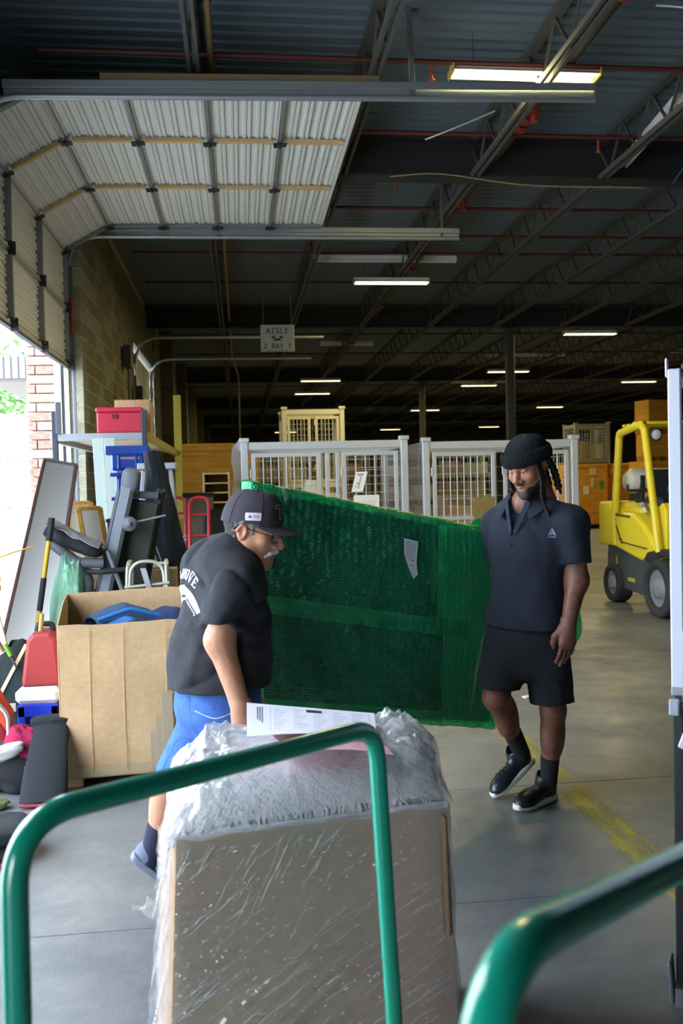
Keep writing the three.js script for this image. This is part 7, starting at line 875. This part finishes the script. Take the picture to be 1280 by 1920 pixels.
  const print = canvasTex(512, 512, (g, w, h) => { g.clearRect(0, 0, w, h); g.fillStyle = '#dfe6e8'; g.font = 'bold 104px serif'; g.textAlign = 'center'; const word = 'YOU MOVE'; for (let i = 0; i < word.length; i++) { const a = (i - 4.4) * 0.205; g.save(); g.translate(256 + 330 * Math.sin(a), 470 - 330 * Math.cos(a)); g.rotate(a); g.fillText(word[i], 0, 0); g.restore(); } g.lineWidth = 74; g.strokeStyle = '#e4ebec'; g.beginPath(); g.arc(256, 470, 245, -Math.PI * 0.88, -Math.PI * 0.12); g.stroke(); g.lineWidth = 4; g.strokeStyle = '#4a4f5a'; for (const r of [262, 232]) { g.beginPath(); g.arc(256, 470, r, -Math.PI * 0.88, -Math.PI * 0.12); g.stroke(); } g.lineWidth = 22; g.strokeStyle = '#cfd6dc'; g.setLineDash([18, 7]); g.beginPath(); g.arc(256, 470, 178, -Math.PI * 0.85, -Math.PI * 0.12); g.stroke(); });
  decal(t, shirt, L([-0.235, 1.2, -3.3]), fwd.map((v, i) => -v * 0.93 + right[i] * 0.37), [0.235, 0.25, 0.2], print, 'shirt_print', 0);
  // denim shorts
  const denim = clothM(0x4370b2, { bumpScale: 0.002, map: colorTex(256, [[10, 10, 1], [128, 128, 0.9], [30, 20, 0.7]], 95, [[0, 0x8fa2c4], [0.45, 0xcdd9ee], [1, 0xffffff]], 0.4) });
  const tB = bone(J.hipB, J.knB, 0.11, 0.092), tF = bone(J.hipF, J.knF, 0.112, 0.094), hB = half(mid(J.hipB, J.knB, 0.95), sub3(J.knB, J.hipB)), hF = half(mid(J.hipF, J.knF, 0.95), sub3(J.knF, J.hipF)), butt = ell(J.hips.map((v, i) => v - fwd[i] * 0.035 - (i === 1 ? 0.04 : 0)), [0.16, 0.13, 0.125], right, [0, 1, 0], fwd);
  const sf = (x, y, z) => { let d = smin(ell(J.hips, [0.182, 0.15, 0.155], right, [0, 1, 0], fwd)(x, y, z), butt(x, y, z), 0.05); d = smin(d, smax(tB(x, y, z), hB(x, y, z), 0.004), 0.05); d = smin(d, smax(tF(x, y, z), hF(x, y, z), 0.004), 0.05); return d + 0.004 * fbm(x * 9, y * 9, z * 9, 3); };
  const shb = bounds([J.hips, J.hipB, J.hipF, J.knB, J.knF], 0.2), shorts = part(t, 'denim_shorts', nets(sf, [shb[0][0], 0.36, shb[0][2]], [shb[1][0], 0.93, shb[1][2]], 0.0085), denim);
  const stitch = M(0xb9c4da, 0.9), onS = (p) => { const q = p.slice(); for (let i = 0; i < 24; i++) { const d = sf(...q), e = 0.004, n = norm([sf(q[0] + e, q[1], q[2]) - d, sf(q[0], q[1] + e, q[2]) - d, sf(q[0], q[1], q[2] + e) - d]); for (let k = 0; k < 3; k++) q[k] -= n[k] * (d - 0.001) * 0.8; } return V(...q); };
  const line = (pts, r = 0.0018) => part(shorts, 'stitching', sweep(new THREE.CatmullRomCurve3(pts.map((p) => onS(L(p)))).getPoints(24), r, 5), stitch);
  line([[-0.16, 0.745, -3.14], [-0.1, 0.72, -3.12], [-0.045, 0.735, -3.12]]); line([[-0.17, 0.735, -3.14], [-0.1, 0.708, -3.12], [-0.04, 0.725, -3.12]]); line([[-0.045, 0.735, -3.12], [-0.02, 0.66, -3.12]]); line([[-0.2, 0.79, -3.18], [-0.12, 0.77, -3.12], [-0.04, 0.79, -3.12]]);
  const sock = (kn, an, k) => part(t, 'sock', nets(((f, c) => (x, y, z) => smax(f(x, y, z), c(x, y, z), 0.004))(bone(mid(kn, an, k), an.map((v, i) => v - (i === 1 ? 0.03 : 0)), 0.05, 0.045), half(mid(kn, an, k + 0.02), sub3(kn, an))), ...bounds([mid(kn, an, k), an], 0.09), 0.006), clothM(0x141b33)); sock(J.knB, J.anB, 0.55); sock(J.knF, J.anF, 0.7);
  const us = M(0x5a6274, 0.8), so = M(0x6a7284, 0.7), lc = M(0x3d4454, 0.8); shoe(t, 'shoe', shoeMatrix(L([-0.46, 0.165, -3.45]), L([-0.29, 0.01, -3.46]), 0, 1.0), us, so, lc); shoe(t, 'shoe', shoeMatrix(L([0.01, 0.001, -3.27]), L([0.27, 0.001, -3.34]), 0, 1.0), us, so, lc);
}
renderer.render(scene, camera);
